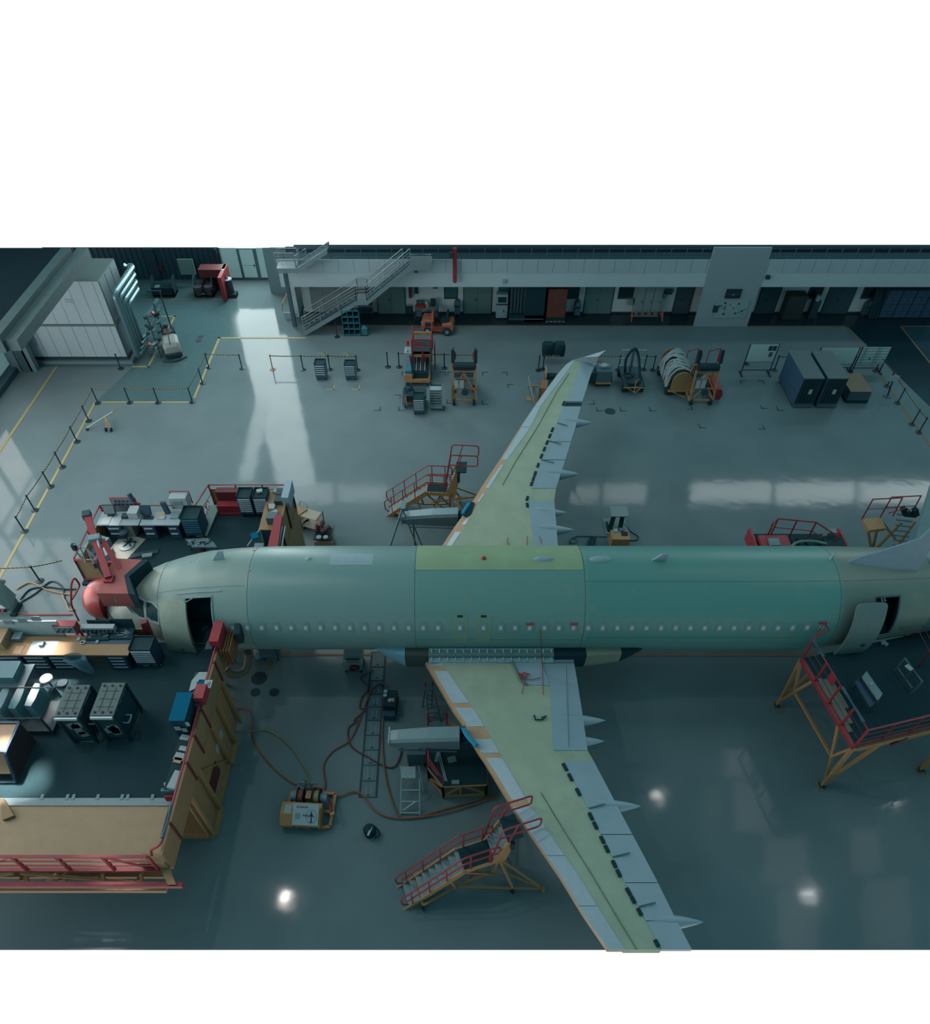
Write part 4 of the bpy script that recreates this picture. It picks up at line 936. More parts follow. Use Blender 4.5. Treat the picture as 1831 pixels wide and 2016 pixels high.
# red standpipe, camera and sensor on the fascia
T = thing('standpipe','red pipe hanging down over the white gallery fascia','pipe',(V(895.5,525,YF-.3).x,YF-.3,V(895,557,YF-.3).z))
b = MB(); z1 = topz(YF-.3)-T.location.z; b.tube([(0,0,.12),(0,0,z1)],.13,12); b.ball((0,0,.13),.13); b.build('pipe',RED,T,True); b = MB(); b.tube([(0,0,.75*z1),(0,.3,.75*z1)],.03,6); b.build('pipe_bracket',DARK,T); b = MB(); b.box(-.35,-.12,-.15,.0,.75*z1,.9*z1); b.build('valve_box',DARK,T)
one('sensor',MB().box(V(993,553,YF).x-.1,V(993,553,YF).x+.1,YF-.12,YF,V(993,557,YF).z,V(993,549,YF).z),WHITE,'small white sensor box on the gallery fascia','sensor')
one('security_camera',MB().box(V(1511,543,YF).x-.12,V(1511,543,YF).x+.12,YF-.25,YF,V(1511,547,YF).z,V(1511,541,YF).z),DARK,'small dark camera on the fascia right of the column','camera')
# ---------------------------------------------------------------- tug
l = G(864,652); T = thing('tow_tractor','small orange tow tractor parked at the orange line behind the lift','tow tractor',l,math.radians(-6))
b = MB(); sec = [(-1.05,.25),(-1.12,.6),(-1.05,1.0),(-.35,1.02),(-.3,.3),(.25,.3),(.3,.78),(.95,.85),(1.05,.6),(1.0,.28)]
b.slab([(x,-.5,z) for x,z in sec],(0,1.0,0)); b.build('body',TUGO,T,bevel=.04)
box_part('side_vent',T,BLACK,-.85,-.45,-.52,-.5,.55,.85); box_part('dash_panel',T,TUGO,-.42,-.28,-.48,.48,.9,1.4); box_part('seat',T,BLACK,.2,.6,-.35,.35,.6,1.0); box_part('seat_back',T,BLACK,.55,.68,-.35,.35,.9,1.4)
b = MB(); b.tube(curve_pts([(-.3,.15,1.2),(-.1,.15,1.35)],3),.03,6); b.tube([(-.08+.0,.15+.18*math.cos(a*.628),1.36+.18*math.sin(a*.628)) for a in range(10)],.02,5,closed=True); b.build('steering_wheel',BLACK,T)
b = MB(); b.ball((-1.02,-.3,.72),.13); b.build('headlight',WHITE,T,True)
for x,y in ((.62,-.5),(.62,.5),(-.7,-.45),(-.7,.45)):
    b = MB(); b.cyl((x,y-.09,.27),(x,y+.09,.27),.27,20); o = b.build('wheel',BLACK,T,True); c = MB(); c.cyl((x,y-.1,.27),(x,y+.1,.27),.13,14); c.build('wheel_hub',STEEL,o)
# ---------------------------------------------------------------- rear left recess
def open_crate(xl,xr,rb,rtf,rtb,label,items):
    l,w,h,d = fit(xl,xr,rb,rtf,rtb); T = thing('pallet_crate',label,'crate',l)
    box_part('crate_floor',T,BLACK,-w/2,w/2,-d/2,d/2,0,.2); box_part('front_panel',T,BLACK,-w/2,w/2,-d/2,-d/2+.06,.1,h*.55)
    for s in (-1,1):
        b = MB(); b.slab([(s*w/2,-d/2,.1),(s*w/2,d/2,.1),(s*w/2,d/2,h),(s*w/2,d/2-.5,h),(s*w/2,-d/2,h*.55)],(.05*-s,0,0)); b.build('side_panel',DARK if not items else DSTEEL,T)
    box_part('label_plate',T,STEEL,-w*.2,w*.05,-d/2-.02,-d/2,.22,.32); return l,w,h,d
l,w_,h,d = open_crate(303,345,586,552,540,'dark open crate in the shade left of the grey panel',0)
one('paper_pad',MB().box(l.x-.6,l.x-.25,l.y-.3,l.y+.1,.62,.66),GREYG,'grey paper pad lying in the dark open crate','paper')
one('crate_load',MB().box(l.x-.7,l.x+.7,l.y-.5,l.y+.6,.2,.6),BLACK,'black load inside the dark open crate','load')
l,w_,h,d = open_crate(385,422,586,551,538,'open crate holding dark reels left of the red cabinet',1)
for k,(x,y) in enumerate(((-.35,.25),(.35,.3),(-.35,-.4),(.4,-.35))): one('cable_reel',MB().cyl((l.x+x,l.y+y,.55),(l.x+x,l.y+y,.8),.32,18).cyl((l.x+x,l.y+y,.2),(l.x+x,l.y+y,.55),.25,14),mat('reel_brown',(66,60,66),.7),'%s dark reel in the open crate' % ('back left','back right','front left','front right')[k],'reel','reels in the open crate')
one('standing_board',MB().box(V(366,520,33.6).x-.55,V(366,520,33.6).x+.55,33.55,33.65,V(370,540,33.6).z,V(366,510,33.6).z),GREYG,'grey rectangular panel standing behind the dark crates','panel')
l = V(434,540,33); T = thing('fire_cabinet','red L shaped cabinet in the left corner by the entrance','cabinet',(l.x,32.6,0))
box_part('cabinet_top',T,DRED,-1.3,.55,-.3,.6,1.2,1.75); box_part('cabinet_side',T,RED,.35,.6,-1.5,.6,.1,1.75); box_part('cabinet_back',T,DRED,-1.3,.4,.3,.6,.1,1.25); box_part('white_plate',T,PAPER,.4,.56,-.4,-.2,1.75,1.77)
l,w_,h,d = fit(446,466,587,580,572); T = thing('cone_barrel','brown barrel with a white lid and orange cone on a black base by the entrance','barrel',l); box_part('barrel_base',T,BLACK,-w_/2,w_/2,-d/2,d/2,0,.25); b = MB(); b.cyl((-.1,.1,.25),(-.1,.1,1.15),.28,18); b.build('barrel_body',mat('barrel_brown',(54,54,62),.7),T,True); b = MB(); b.cyl((-.1,.1,1.15),(-.1,.1,1.22),.3,18); b.build('barrel_lid',WHITE,T); b = MB(); b.cyl((-.15,.1,1.22),(-.15,.1,1.5),.12,12,.02); b.build('cone_top',TUGO,T)
one('wall_box',MB().box(V(315,530,34.4).x-.18,V(315,530,34.4).x+.18,34.4,34.55,.7,1.05),DRED,'small dark red frame low on the dark ribbed wall','frame')
# ---------------------------------------------------------------- white air handling unit with pipes
y0, y1, x0, x1 = 23.1, 26.0, -27.6, -21.0
T = thing('air_handling_unit','big white two storey panelled air handling unit at the left wall','air handling unit',((x0+x1)/2,(y0+y1)/2,0))
UW = mat('unit_white',(146,164,169),.6,noise=.03); US = mat('unit_side',(104,124,128),.6)
zl, zu = 2.58, 5.3
for z0,z1_ in ((.45,zl-.06),(zl+.06,zu)):
    b = MB(T); b.box(x0,x1,y0,y1,z0,z1_); b.build('unit_housing',US,T)
    x = x0
    while x < x1-.1:
        b = MB(T); b.box(x+.012,min(x+.78,x1)-.012,y0-.025,y0,z0+.02,z1_-.02); b.build('wall_panel',UW,T); x += .78
    for k in range(3):
        b = MB(T); b.box(x1,x1+.025,y0+.08+.95*k,y0+.95+.95*k,z0+.05,z1_-.05); b.build('side_door',US,T)
b = MB(T); b.box(x0,x1+.1,y0-.05,y1,zl-.06,zl+.06); b.build('storey_joint',mat('joint_grey',(84,98,98),.7),T)
b = MB(T); b.box(x0,x1,y0+.1,y1,.18,.45); b.build('plinth',DARK,T); b = MB(T); b.box(x0-.05,x1+.25,y0-.12,y1+.1,0,.18); b.build('concrete_base',STEEL,T)
for k in range(4): b = MB(T); b.box(x0+.02+1.65*k,x0+1.62+1.65*k,y0,y1,zu,zu+.03); b.build('roof_panel',mat('unit_roof',(84,98,96),.7),T)
b = MB(T); b.box(-23.4,-23.0,y0-.05,y0-.02,4.0,4.25); b.build('name_plate',PAPER,T); b = MB(T); b.bar((-26.35,y0-.1,2.4),(-26.35,y0-.1,1.2),.03); b.build('door_bar',WHITE,T)
PIPE = mat('pipe_lagging',(92,122,128),.3,metal=.5)
for i in range(4):
    xq = -20.35
    pts = [Vector((-20.85,26.8-.1*i,4.5-.42*i)),Vector((xq,26.8-.1*i,4.5-.42*i)),Vector((xq,23.15+.42*i,4.5-.42*i)),Vector((xq,23.15+.42*i,.4+.16*i)),Vector((xq+.1,24.6+.2*i,.4+.16*i))]
    b = MB(); b.tube(roundpoly(pts,.3),.15 if i else .18,10)
    one('insulated_pipe',b,PIPE,('outermost','second','third','innermost')[i]+' lagged silver pipe looping down beside the white air handling unit','pipe','lagged pipes',True)
for i in range(5):
    z = .5+.42*i; b = MB(); b.tube([(-19.75,23.9+.2*i,z),(-19.55,26.9,z+.1)],.12,10)
    one('pipe_run',b,PIPE,('lowest','second lowest','middle','second highest','highest')[i]+' short lagged pipe of the valve rack beside the unit','pipe','short lagged pipes',True)
T = thing('pipe_rack','dark pipe rack with valves beside the air handling unit','pipe rack',(-20.1,24.6,0))
for y in (23.7,25.2,26.7): b = MB(T); b.bar((-19.15,y,0),(-19.15,y,2.9),.03); b.build('rack_post',DARK,T)
b = MB(T); b.bar((-20.0,26.8,2.9),(-19.1,26.8,2.9),.04); b.build('rack_beam',DARK,T)
random.seed(5)
for k in range(16):
    p = Vector((-19.5+random.uniform(-.1,.3),random.uniform(23.6,25.8),random.uniform(.6,2.4))); b = MB(T); b.cyl(p,p+Vector((.25,0,.12)),.1,10); b.ball(p+Vector((.28,0,.14)),.09,8); b.build('valve',SILVER if k%3 else DARK,T)
for p in ((-19.4,25.2,2.2),(-19.4,24.3,1.6),(-19.6,23.6,1.0)): b = MB(T); b.cyl(p,(p[0]+.08,p[1],p[2]+.08),.13,12); b.build('valve_wheel',RED,T)
# ---------------------------------------------------------------- floor scrubber with driver
l = G(342,692); rz = math.radians(20); T = thing('floor_scrubber','pale grey ride-on floor scrubber driving away past the pipes','floor scrubber',l,rz)
b = MB(); rings = []
for y,wd,zh in ((-1.0,.42,.85),(-.8,.5,1.05),(-.2,.52,1.1),(.3,.5,1.05),(.6,.42,.8)): rings.append([Vector((-wd,y,.3)),Vector((wd,y,.3)),Vector((wd,y,zh-.15)),Vector((wd*.7,y,zh)),Vector((-wd*.7,y,zh)),Vector((-wd,y,zh-.15))])
b.loft(rings); b.build('tank_body',mat('scrubber_grey',(124,134,128),.5),T,True,bevel=.03)
box_part('tank_seam',T,DARK,-.02,.02,-.98,.3,1.0,1.12); box_part('chassis',T,BLACK,-.45,.45,-1.0,1.2,.12,.45); box_part('front_body',T,BLACK,-.4,.4,.75,1.25,.3,1.0); b = MB(); b.tube(curve_pts([(-.75,-1.1,.1),(0,-1.35,.08),(.75,-1.1,.1)],5),.05,6); b.build('squeegee',DARK,T)
b = MB(); b.tube([(.22*math.cos(a*.628),.85+.1*math.sin(a*.628),1.2+.18*math.sin(a*.628)) for a in range(10)],.02,5,closed=True); b.build('steering_wheel',BLACK,T); b = MB(); b.tube([(-.2,.55,1.1),(-.2,.5,1.3),(.2,.5,1.3),(.2,.55,1.1)],.03,6); b.build('seat_rail',WHITE,T)
for x,y in ((-.45,-.6),(.45,-.6),(0,1.0)): b = MB(); b.cyl((x-.05,y,.16),(x+.05,y,.16),.16,14); b.build('wheel',BLACK,T)
def skin(name, joints, edges, m, parent=None, root=0, sub=2):
    me = bpy.data.meshes.new(name); me.from_pydata([j[0] for j in joints],edges,[]); o = bpy.data.objects.new(name,me); COL.objects.link(o)
    if parent: o.parent = parent
    sk = o.modifiers.new('skin','SKIN')
    for i,v in enumerate(me.skin_vertices[0].data): v.radius = (joints[i][1],joints[i][2] if len(joints[i])>2 else joints[i][1]); v.use_root = (i == root)
    s = o.modifiers.new('sub','SUBSURF'); s.levels = sub; s.render_levels = sub
    me.materials.append(m); me.polygons.foreach_set('use_smooth',[True]*len(me.polygons)); sk.use_smooth_shade = True; return o
SKINM = mat('skin',(120,96,86),.6); CLOTH = mat('beige_jacket',(98,96,92),.8); TROU = mat('dark_trousers',(26,48,56),.8); HAIR = mat('dark_hair',(22,36,40),.8)
ca, sa = math.cos(rz), math.sin(rz)
pr = thing('person','person in beige jacket and dark trousers driving the floor scrubber, back to camera','person',(l.x-sa*.45+.0,l.y+ca*.45,.62),rz)
J = [((0,0,.12),.15,.12),((0,.02,.3),.15,.11),((0,.02,.5),.19,.12),((0,.03,.6),.07,.07),((0,.05,.68),.055),((0,.07,.78),.09,.1),((0,.07,.9),.075),
     ((-.2,.03,.54),.07),((-.29,.15,.32),.055),((-.2,.38,.36),.042),((-.19,.45,.37),.035),((.2,.03,.54),.07),((.29,.15,.32),.055),((.2,.38,.36),.042),((.19,.45,.37),.035),
     ((-.11,.08,.08),.1),((-.13,.45,.1),.075),((-.14,.5,-.3),.055),((-.14,.62,-.34),.045),((.11,.08,.08),.1),((.13,.45,.1),.075),((.14,.5,-.3),.055),((.14,.62,-.34),.045)]
E_ = [(0,1),(1,2),(2,3),(3,4),(4,5),(5,6),(2,7),(7,8),(8,9),(9,10),(2,11),(11,12),(12,13),(13,14),(0,15),(15,16),(16,17),(17,18),(0,19),(19,20),(20,21),(21,22)]
skin('body',J,E_,SKINM,pr)
JC = [((0,0,.1),.17,.14),((0,.02,.3),.17,.13),((0,.02,.5),.21,.14),((0,.03,.58),.1,.09),((-.21,.03,.54),.085),((-.3,.15,.32),.07),((-.21,.36,.36),.055),((.21,.03,.54),.085),((.3,.15,.32),.07),((.21,.36,.36),.055)]
skin('jacket',JC,[(0,1),(1,2),(2,3),(2,4),(4,5),(5,6),(2,7),(7,8),(8,9)],CLOTH,pr)
JT = [((0,0,.08),.16,.13),((-.11,.1,.08),.115),((-.13,.46,.1),.09),((-.14,.5,-.28),.07),((.11,.1,.08),.115),((.13,.46,.1),.09),((.14,.5,-.28),.07)]
skin('trousers',JT,[(0,1),(1,2),(2,3),(0,4),(4,5),(5,6)],TROU,pr)
b = MB(); b.ball((0,.05,.87),.125,14,(.95,1.05,1)); b.build('hair',HAIR,pr,True)
for sx in (-1,1):
    for k in range(5):
        b = MB(); x = sx*.19+(k-2)*.018; b.tube([(x,.44,.385),(x,.49-.004*abs(k-2),.395),(x,.515-.004*abs(k-2),.375)] if k else [(sx*.165,.43,.37),(sx*.145,.46,.365),(sx*.14,.48,.35)],.009,6); b.build('finger',SKINM,pr,True)
# ================================================================ rolling equipment on the rear floor
def rail_loop(T, pts, r, name, m=RED, closed=False, n=7):
    b = MB(T); b.tube(roundpoly(pts,.12) if not closed else pts, r, n, closed); return b.build(name,m,T)
# ---- telescopic cage lift
yb = G(820,761).y; x0, x1 = G(797,761).x, G(847,761).x; T = thing('cage_lift','tall red cage lift on a beige chassis with a white control cabinet','aerial lift',((x0+x1)/2,yb+1.2,0))
ch = yb+2.6
b = MB(T); b.box(x0,x0+.5,yb,ch,.3,.8); b.build('chassis_side',ORANGE,T); b = MB(T); b.box(x1-.12,x1,yb,ch,.3,.6); b.build('chassis_side',ORANGE,T); b = MB(T); b.box(x0,x1,yb-.05,yb+.1,.3,.5); b.build('front_beam',ORANGE,T)
b = MB(T); b.box(x0+.5,x1-.12,yb+.1,ch,.25,.9); b.build('engine_block',BLACK,T)
for k in range(6): b = MB(T); b.bar((x0+.6+.13*k,yb+.2,.95),(x0+.6+.13*k,ch-.4,1.2),.04); b.build('hydraulic_ram',SILVER if k%2 else DARK,T)
b = MB(T); b.box(x0+.05,x0+.45,yb+.1,yb+.9,.8,1.0); b.build('battery_cover',TEAL,T)
cy0 = yb+1.3; zt_ = V(800,683,cy0+.7).z
b = MB(T); b.box(x0-.02,x0+.42,cy0,cy0+.7,.8,zt_); b.build('control_cabinet',WHITE,T); b = MB(T); b.bar((x0+.2,cy0+.3,zt_),(x0+.2,cy0+.3,zt_+.45),.015); b.build('beacon_pole',WHITE,T); b = MB(T); b.cyl((x0+.2,cy0+.3,zt_+.35),(x0+.2,cy0+.3,zt_+.65),.08,12); b.build('beacon',TAGR,T); b = MB(T); b.cyl((x0+.2,cy0-.02,1.6),(x0+.2,cy0,1.6),.05,10); b.build('stop_button',TAGR,T)
gx0, gx1, gy0, gy1 = x0+.5, x1+.1, yb+1.0, yb+2.5
ztop = V(830,644,gy1).z; zlo = 1.9
b = MB(T); b.box(gx0,gx1,gy0,gy1,zlo-.3,zlo-.2); b.build('cage_floor',DARK,T); b = MB(T); b.box(gx0,gx1,gy0,gy0+.12,zlo-.5,zlo-.2); b.build('cage_toe_board',ORANGE,T); b = MB(T); b.box(gx0,gx1,gy1-.1,gy1,zlo+.2,zlo+.35); b.build('cage_back_board',ORANGE,T)
for x in (gx0,gx1):
    for y in (gy0,gy1): b = MB(T); b.bar((x,y,zlo-.8),(x,y,ztop),.05); b.build('cage_post',RED,T)
b = MB(T); b.bar((gx0+.62,gy0,.9),(gx0+.62,gy0,ztop-.6),.045); b.build('cage_post',RED,T)
for z in (ztop,(zlo+ztop)/2): 
    b = MB(T); b.tube([(gx0,gy0,z),(gx1,gy0,z),(gx1,gy1,z),(gx0,gy1,z)],.04,6,closed=True); b.build('cage_rail',RED,T)
for z in (zlo+.15,zlo+.5): b = MB(T); b.bar((gx0,gy0-.01,z),(gx0+.62,gy0-.01,z),.035); b.build('ladder_rung',RED,T)
b = MB(T); b.bar((gx0+.62,gy0,1.5),(gx1,gy0,1.5),.035); b.build('cage_rail',RED,T)
b = MB(T); b.tube(roundpoly([(gx1+.18,gy0+.4,.3),(gx1+.18,gy0+.4,ztop-.5),(gx1+.18,gy0+.75,ztop-.5),(gx1+.18,gy0+.75,.3)],.12),.03,6); b.build('side_ladder',DRED,T)
for k in range(7): b = MB(T); b.bar((gx1+.18,gy0+.4,.6+.4*k),(gx1+.18,gy0+.75,.6+.4*k),.015); b.build('ladder_rung',DRED,T)
b = MB(T); b.tube(curve_pts([(x0+.42,cy0-.05,zt_-.6),(x0+.4,yb+.4,1.8),(x0+.6,yb-.02,.7)],6),.05,7); b.build('black_hose',BLACK,T)
b = MB(T); b.tube(curve_pts([(gx1-.05,gy0-.05,2.0),(gx1-.02,yb+.4,1.4),(gx1-.05,yb,.5)],6),.05,7); b.build('black_hose',BLACK,T)
casters(T,x1-x0,2.4,.15)
# ---- blue tray trolley with coiled hose, parts rack
l,w_,h,d = fit(794.5,838,804,779,763); T = thing('tray_trolley','blue framed two tier tray trolley with a black hose left of the drawer trolley','trolley',l)
for z in (.35,h): box_part('tray',T,mat('tray_ply',(112,76,54),.7) if z<h else DARK,-w_/2,w_/2,-d/2,d/2,z-.05,z)
for z in (.35,h): b = MB(); b.tube([(-w_/2,-d/2,z),(w_/2,-d/2,z),(w_/2,d/2,z),(-w_/2,d/2,z)],.025,6,closed=True); b.build('tray_rim',TEAL,T)
for sx in (-1,1):
    for sy in (-1,1): box_part('leg',T,TEAL,sx*w_/2-.025,sx*w_/2+.025,sy*d/2-.025,sy*d/2+.025,.12,h)
casters(T,w_,d,.09)
one('coiled_hose',MB().tube([(l.x-.3+.28*math.cos(a*.42)*(1-.01*a),l.y+.22*math.sin(a*.42),h+.03+.012*a) for a in range(46)],.035,6),BLACK,'black hose coiled on the blue tray trolley','hose')
one('black_box',MB().box(l.x-.45,l.x-.1,l.y-.25,l.y+.15,.36,.7),BLACK,'black box on the lower tray of the blue tray trolley','box')
l,w_,h,d = fit(847.5,870,807,768,758); T = thing('parts_rack','white parts rack of small open bins right of the drawer trolley','parts rack',l)
b = MB(); b.slab([(-w_/2,-d/2,.12),(w_/2,-d/2,.12),(w_/2,d/2-.1,h),(-w_/2,d/2-.1,h)],(0,.1,0)); b.build('rack_back',DSTEEL,T)
box_part('rack_top',T,WHITE,-w_/2,w_/2,-d/2+.0,d/2,h-.04,h)
for s in (-1,1): box_part('rack_side',T,WHITE,s*w_/2-.02,s*w_/2+.02,-d/2,d/2,.12,h)
box_part('rack_base',T,WHITE,-w_/2,w_/2,-d/2-.02,d/2,.1,.26)
for r in range(6):
    for c in range(5):
        x = -w_/2+.04+(w_-.06)*c/5; z = h-.2-.17*r; y = -d/2+.02
        o = box_part('bin',T,PAPER,x,x+(w_-.06)/5-.02,y,y+.12,z,z+.07)
casters(T,w_,d,.06)
# ---- boarding frames (two alike): braced yellow front, black roller, red arms with black pads
def boarding_frame(xl,xr,rw,rtop,rarm,label):
    p = G((xl+xr)/2,rw); y = p.y; hw = abs(V(xr,rw,y).x-V(xl,rw,y).x)/2; zt = V(PX,rtop,y+.35).z; za = V(PX,rarm,y+.6).z
    T = thing('boarding_frame',label,'boarding stand',(p.x,y+.3,0),0,'yellow boarding frames'); c = p.x
    for s in (-1,1):
        b = MB(T); b.bar((c+s*hw,y,.3),(c+s*hw*.93,y+.35,zt),.05); b.build('frame_leg',ORANGE,T)
        b = MB(T); b.bar((c+s*hw,y+1.5,.3),(c+s*hw*.93,y+.9,zt),.045); b.build('frame_leg',ORANGE,T)
        b = MB(T); b.bar((c+s*hw,y,.3),(c+s*hw,y+1.5,.3),.045); b.build('side_beam',ORANGE,T)
        b = MB(T); b.bar((c+s*hw*.06,y+.3,zt-.25),(c+s*hw*.95,y+.05,.75),.03); b.build('cross_brace',ORANGE,T)
        b = MB(T); b.bar((c+s*.05,y+.08,1.0),(c+s*hw*.95,y,.35),.03); b.build('cross_brace',ORANGE,T)
        w = MB(T); w.cyl((c+s*(hw-.12)-.07,y+.05,.2),(c+s*(hw-.12)+.07,y+.05,.2),.2,14); w.build('wheel',BLACK,T)
        w = MB(T); w.cyl((c+s*(hw-.12)-.07,y+1.4,.2),(c+s*(hw-.12)+.07,y+1.4,.2),.2,14); w.build('wheel',BLACK,T)
        a = MB(T); a.bar((c+s*hw*.88,y+.4,zt-.1),(c+s*hw*.8,y+.6,za-.15),.04); a.build('arm',RED,T)
        a = MB(T); a.bar((c+s*hw*.72,y+.6,zt+.5),(c+s*hw*.7,y+.65,za-.2),.03); a.build('arm',RED,T)
        for k in range(3): a = MB(T); a.bar((c+s*hw*.82,y+.6,zt+.45+.25*k),(c+s*hw*.71,y+.62,zt+.45+.25*k),.02); a.build('arm_rung',RED,T)
        a = MB(T); a.bar((c+s*hw*.92,y+.5,za-.75),(c+s*hw*.92,y+.62,za),.09); a.build('arm_pad',BLACK,T)
        a = MB(T); a.tube([(c+s*hw*.9,y+1.0,zt),(c+s*hw*.9,y+1.0,zt+1.0),(c+s*hw*.9,y+2.6,zt-.1),(c+s*hw*.9,y+2.6,zt-1.1)],.03,6); a.build('stair_rail',RED,T)
    for z,yy in ((.32,y),(1.05,y+.1),(zt-.12,y+.33),(zt,y+.9)): b = MB(T); b.bar((c-hw*.97,yy,z),(c+hw*.97,yy,z),.04); b.build('cross_beam',ORANGE,T)
    b = MB(T); b.bar((c,y+.08,1.0),(c,y+.32,zt-.12),.03); b.build('cross_brace',ORANGE,T)
    b = MB(T); b.box(c-hw*.9,c+hw*.9,y+.4,y+1.1,zt-.05,zt+.02); b.build('platform',DECK,T)
    for k in range(7): b = MB(T); t = k/6; b.box(c-hw*.85,c+hw*.85,y+1.1+1.5*t,y+1.35+1.5*t,zt-.2-(zt-.4)*t,zt-.16-(zt-.4)*t); b.build('tread',DARK,T)
    b = MB(T); b.cyl((c-hw*.82,y+.3,zt+.22),(c+hw*.82,y+.3,zt+.22),.2,14); b.build('front_roller',BLACK,T,True)
    b = MB(T); b.cyl((c+.05,y-.12,.9),(c+.05,y+.15,.9),.2,14); b.build('winch',mat('winch_blue',(30,64,80),.5),T,True)
    for x in (-hw*.82,-hw*.38): b = MB(T); b.slab([(c+x,y+.03,1.12),(c+x+hw*.36,y+.03,1.12),(c+x+hw*.36,y+.1,1.6),(c+x,y+.1,1.6)],(0,-.02,0)); b.build('instruction_sheet',PAPER,T)
    for x,z in ((-hw*.3,zt-.65),(hw*.55,.95)): b = MB(T); b.box(c+x-.16,c+x+.16,y+.1,y+.14,z,z+.16); b.build('red_plate',RED,T)
    return T
boarding_frame(890,937,797,727,689,'yellow boarding frame with black roller right of the red cage lift')
boarding_frame(1355,1401,797,729,690,'yellow boarding frame with black roller right of the rope drum')
l = G(1412,787); one('fuel_tank',MB().loft([[l+Vector((x,y,z)) for x,z in ((-.3,0),(.1,0),(.25,.3),(.1,.7),(-.3,.7))] for y in (0,1.6)]),RED,'red angular tank on the floor right of the second boarding frame','tank')
# ---- trolley with two black bags, brown boxes, rods
l,w_,h,d = fit(1072,1115,762,725,712); T = thing('flat_trolley','dark flat trolley carrying two black bags behind the far wing tip','trolley',l); box_part('deck',T,DARK,-w_/2,w_/2,-d/2,d/2,.4,.5); box_part('upright_board',T,TAPE,-w_/2+.02,-w_/2+.08,-d/2,d/2,.5,1.0)
for x in (-.3,.25): box_part('rubber_block',T,BLACK,x-.2,x+.25,-d/2,0,.5,.75)
casters(T,w_,d,.12,h=.4)
for s in (-1,1):
    c = G(1087+11*s,712); b = MB(); b.loft([[Vector((c.x+sx*.36*k,c.y+sy*.3*k,z)) for sx,sy in ((-1,-.8),(-.8,-1),(.8,-1),(1,-.8),(1,.8),(.8,1),(-.8,1),(-1,.8))] for z,k in ((.5,.9),(.9,1),(1.15,1),(1.3,.8))]); one('black_bag',b,BLACK,('left' if s<0 else 'right')+' of two black padded cases behind the far wing tip','case','black padded cases',True)
l,w_,h,d = fit(1062,1090,793,765,748); T = thing('drawer_trolley','brown boarded trolley with teal edges partly under the far wing leading edge','trolley',l,math.radians(-8))
BRN = mat('brown_board',(130,88,60),.7); box_part('trolley_body',T,BRN,-w_/2,w_/2,-d/2,d/2,.25,h-.04); box_part('trolley_top',T,BLACK,0,w_/2,-d/2,d/2,h-.04,h); box_part('trolley_top',T,BRN,-w_/2,0,-d/2,d/2,h-.04,h)
for x in (-w_/2,0,w_/2): box_part('edge_strip',T,TEAL,x-.025,x+.025,-d/2-.02,d/2+.02,.25,h+.01)
casters(T,w_,d,.12,h=.25)
for k,(a,c) in enumerate((((1040,740),(1053,795)),((1046,738),(1056,785)),((1038,757),(1050,797)))):
    p, q = G(*a,1.5), G(*c,.15); one('rod',MB().cyl(q,p,.035,8),ALU,('longest','middle','shortest')[k]+' of three leaning silver rods left of the far wing tip','rod','leaning rods')
T = thing('rod_holder','orange cross bar stand holding the leaning silver rods','stand',G(1049,790)); b = MB(T); p = G(1049,790); b.bar(p+Vector((-.4,.2,.9)),p+Vector((.4,.2,.9)),.04); b.build('cross_bar',ORANGE,T); b = MB(T); b.bar(p+Vector((0,.2,0)),p+Vector((0,.2,.9)),.04); b.build('post',ORANGE,T); b = MB(T); b.box(p.x-.35,p.x+.35,p.y,p.y+.4,0,.06); b.build('base',ORANGE,T)
# ---- grey ground unit right of the tip
l,w_,h,d = fit(1171,1201,763,732,718); T = thing('ground_power_unit','grey machine with clear top cover and wheels right of the winglet','ground unit',l)
box_part('unit_body',T,DSTEEL,-w_/2,w_/2,-d/2,d/2,.3,h); box_part('bumper',T,ORANGE,-w_/2,w_/2,-d/2-.08,-d/2,.28,.36); box_part('unit_top',T,STEEL,-w_/2+.15,w_/2-.1,0,d/2-.1,h,h+.12); box_part('side_tank',T,BLACK,-w_/2-.5,-w_/2,-d/2,d/2,.3,h*.9); b = MB(); b.cyl((0,.1,h+.12),(0,.1,h+.18),.2,14); b.build('round_cover',PAPER,T)
for s in (-1,1): b = MB(); b.cyl((s*w_/2-.05,d/2-.2,.3),(s*w_/2+.12,d/2-.2,.3),.3,16); b.build('wheel',BLACK,T,True); b = MB(); b.cyl((s*w_/2*.8-.06,-d/2+.2,.15),(s*w_/2*.8+.06,-d/2+.2,.15),.15,14); b.build('wheel',BLACK,T,True)
one('red_tag_plate',MB().box(G(1182,712).x-.2,G(1182,712).x+.1,G(1182,712).y-.05,G(1182,712).y+.05,0,.03),TAGR,'small red plate on the floor behind the grey machine','plate')
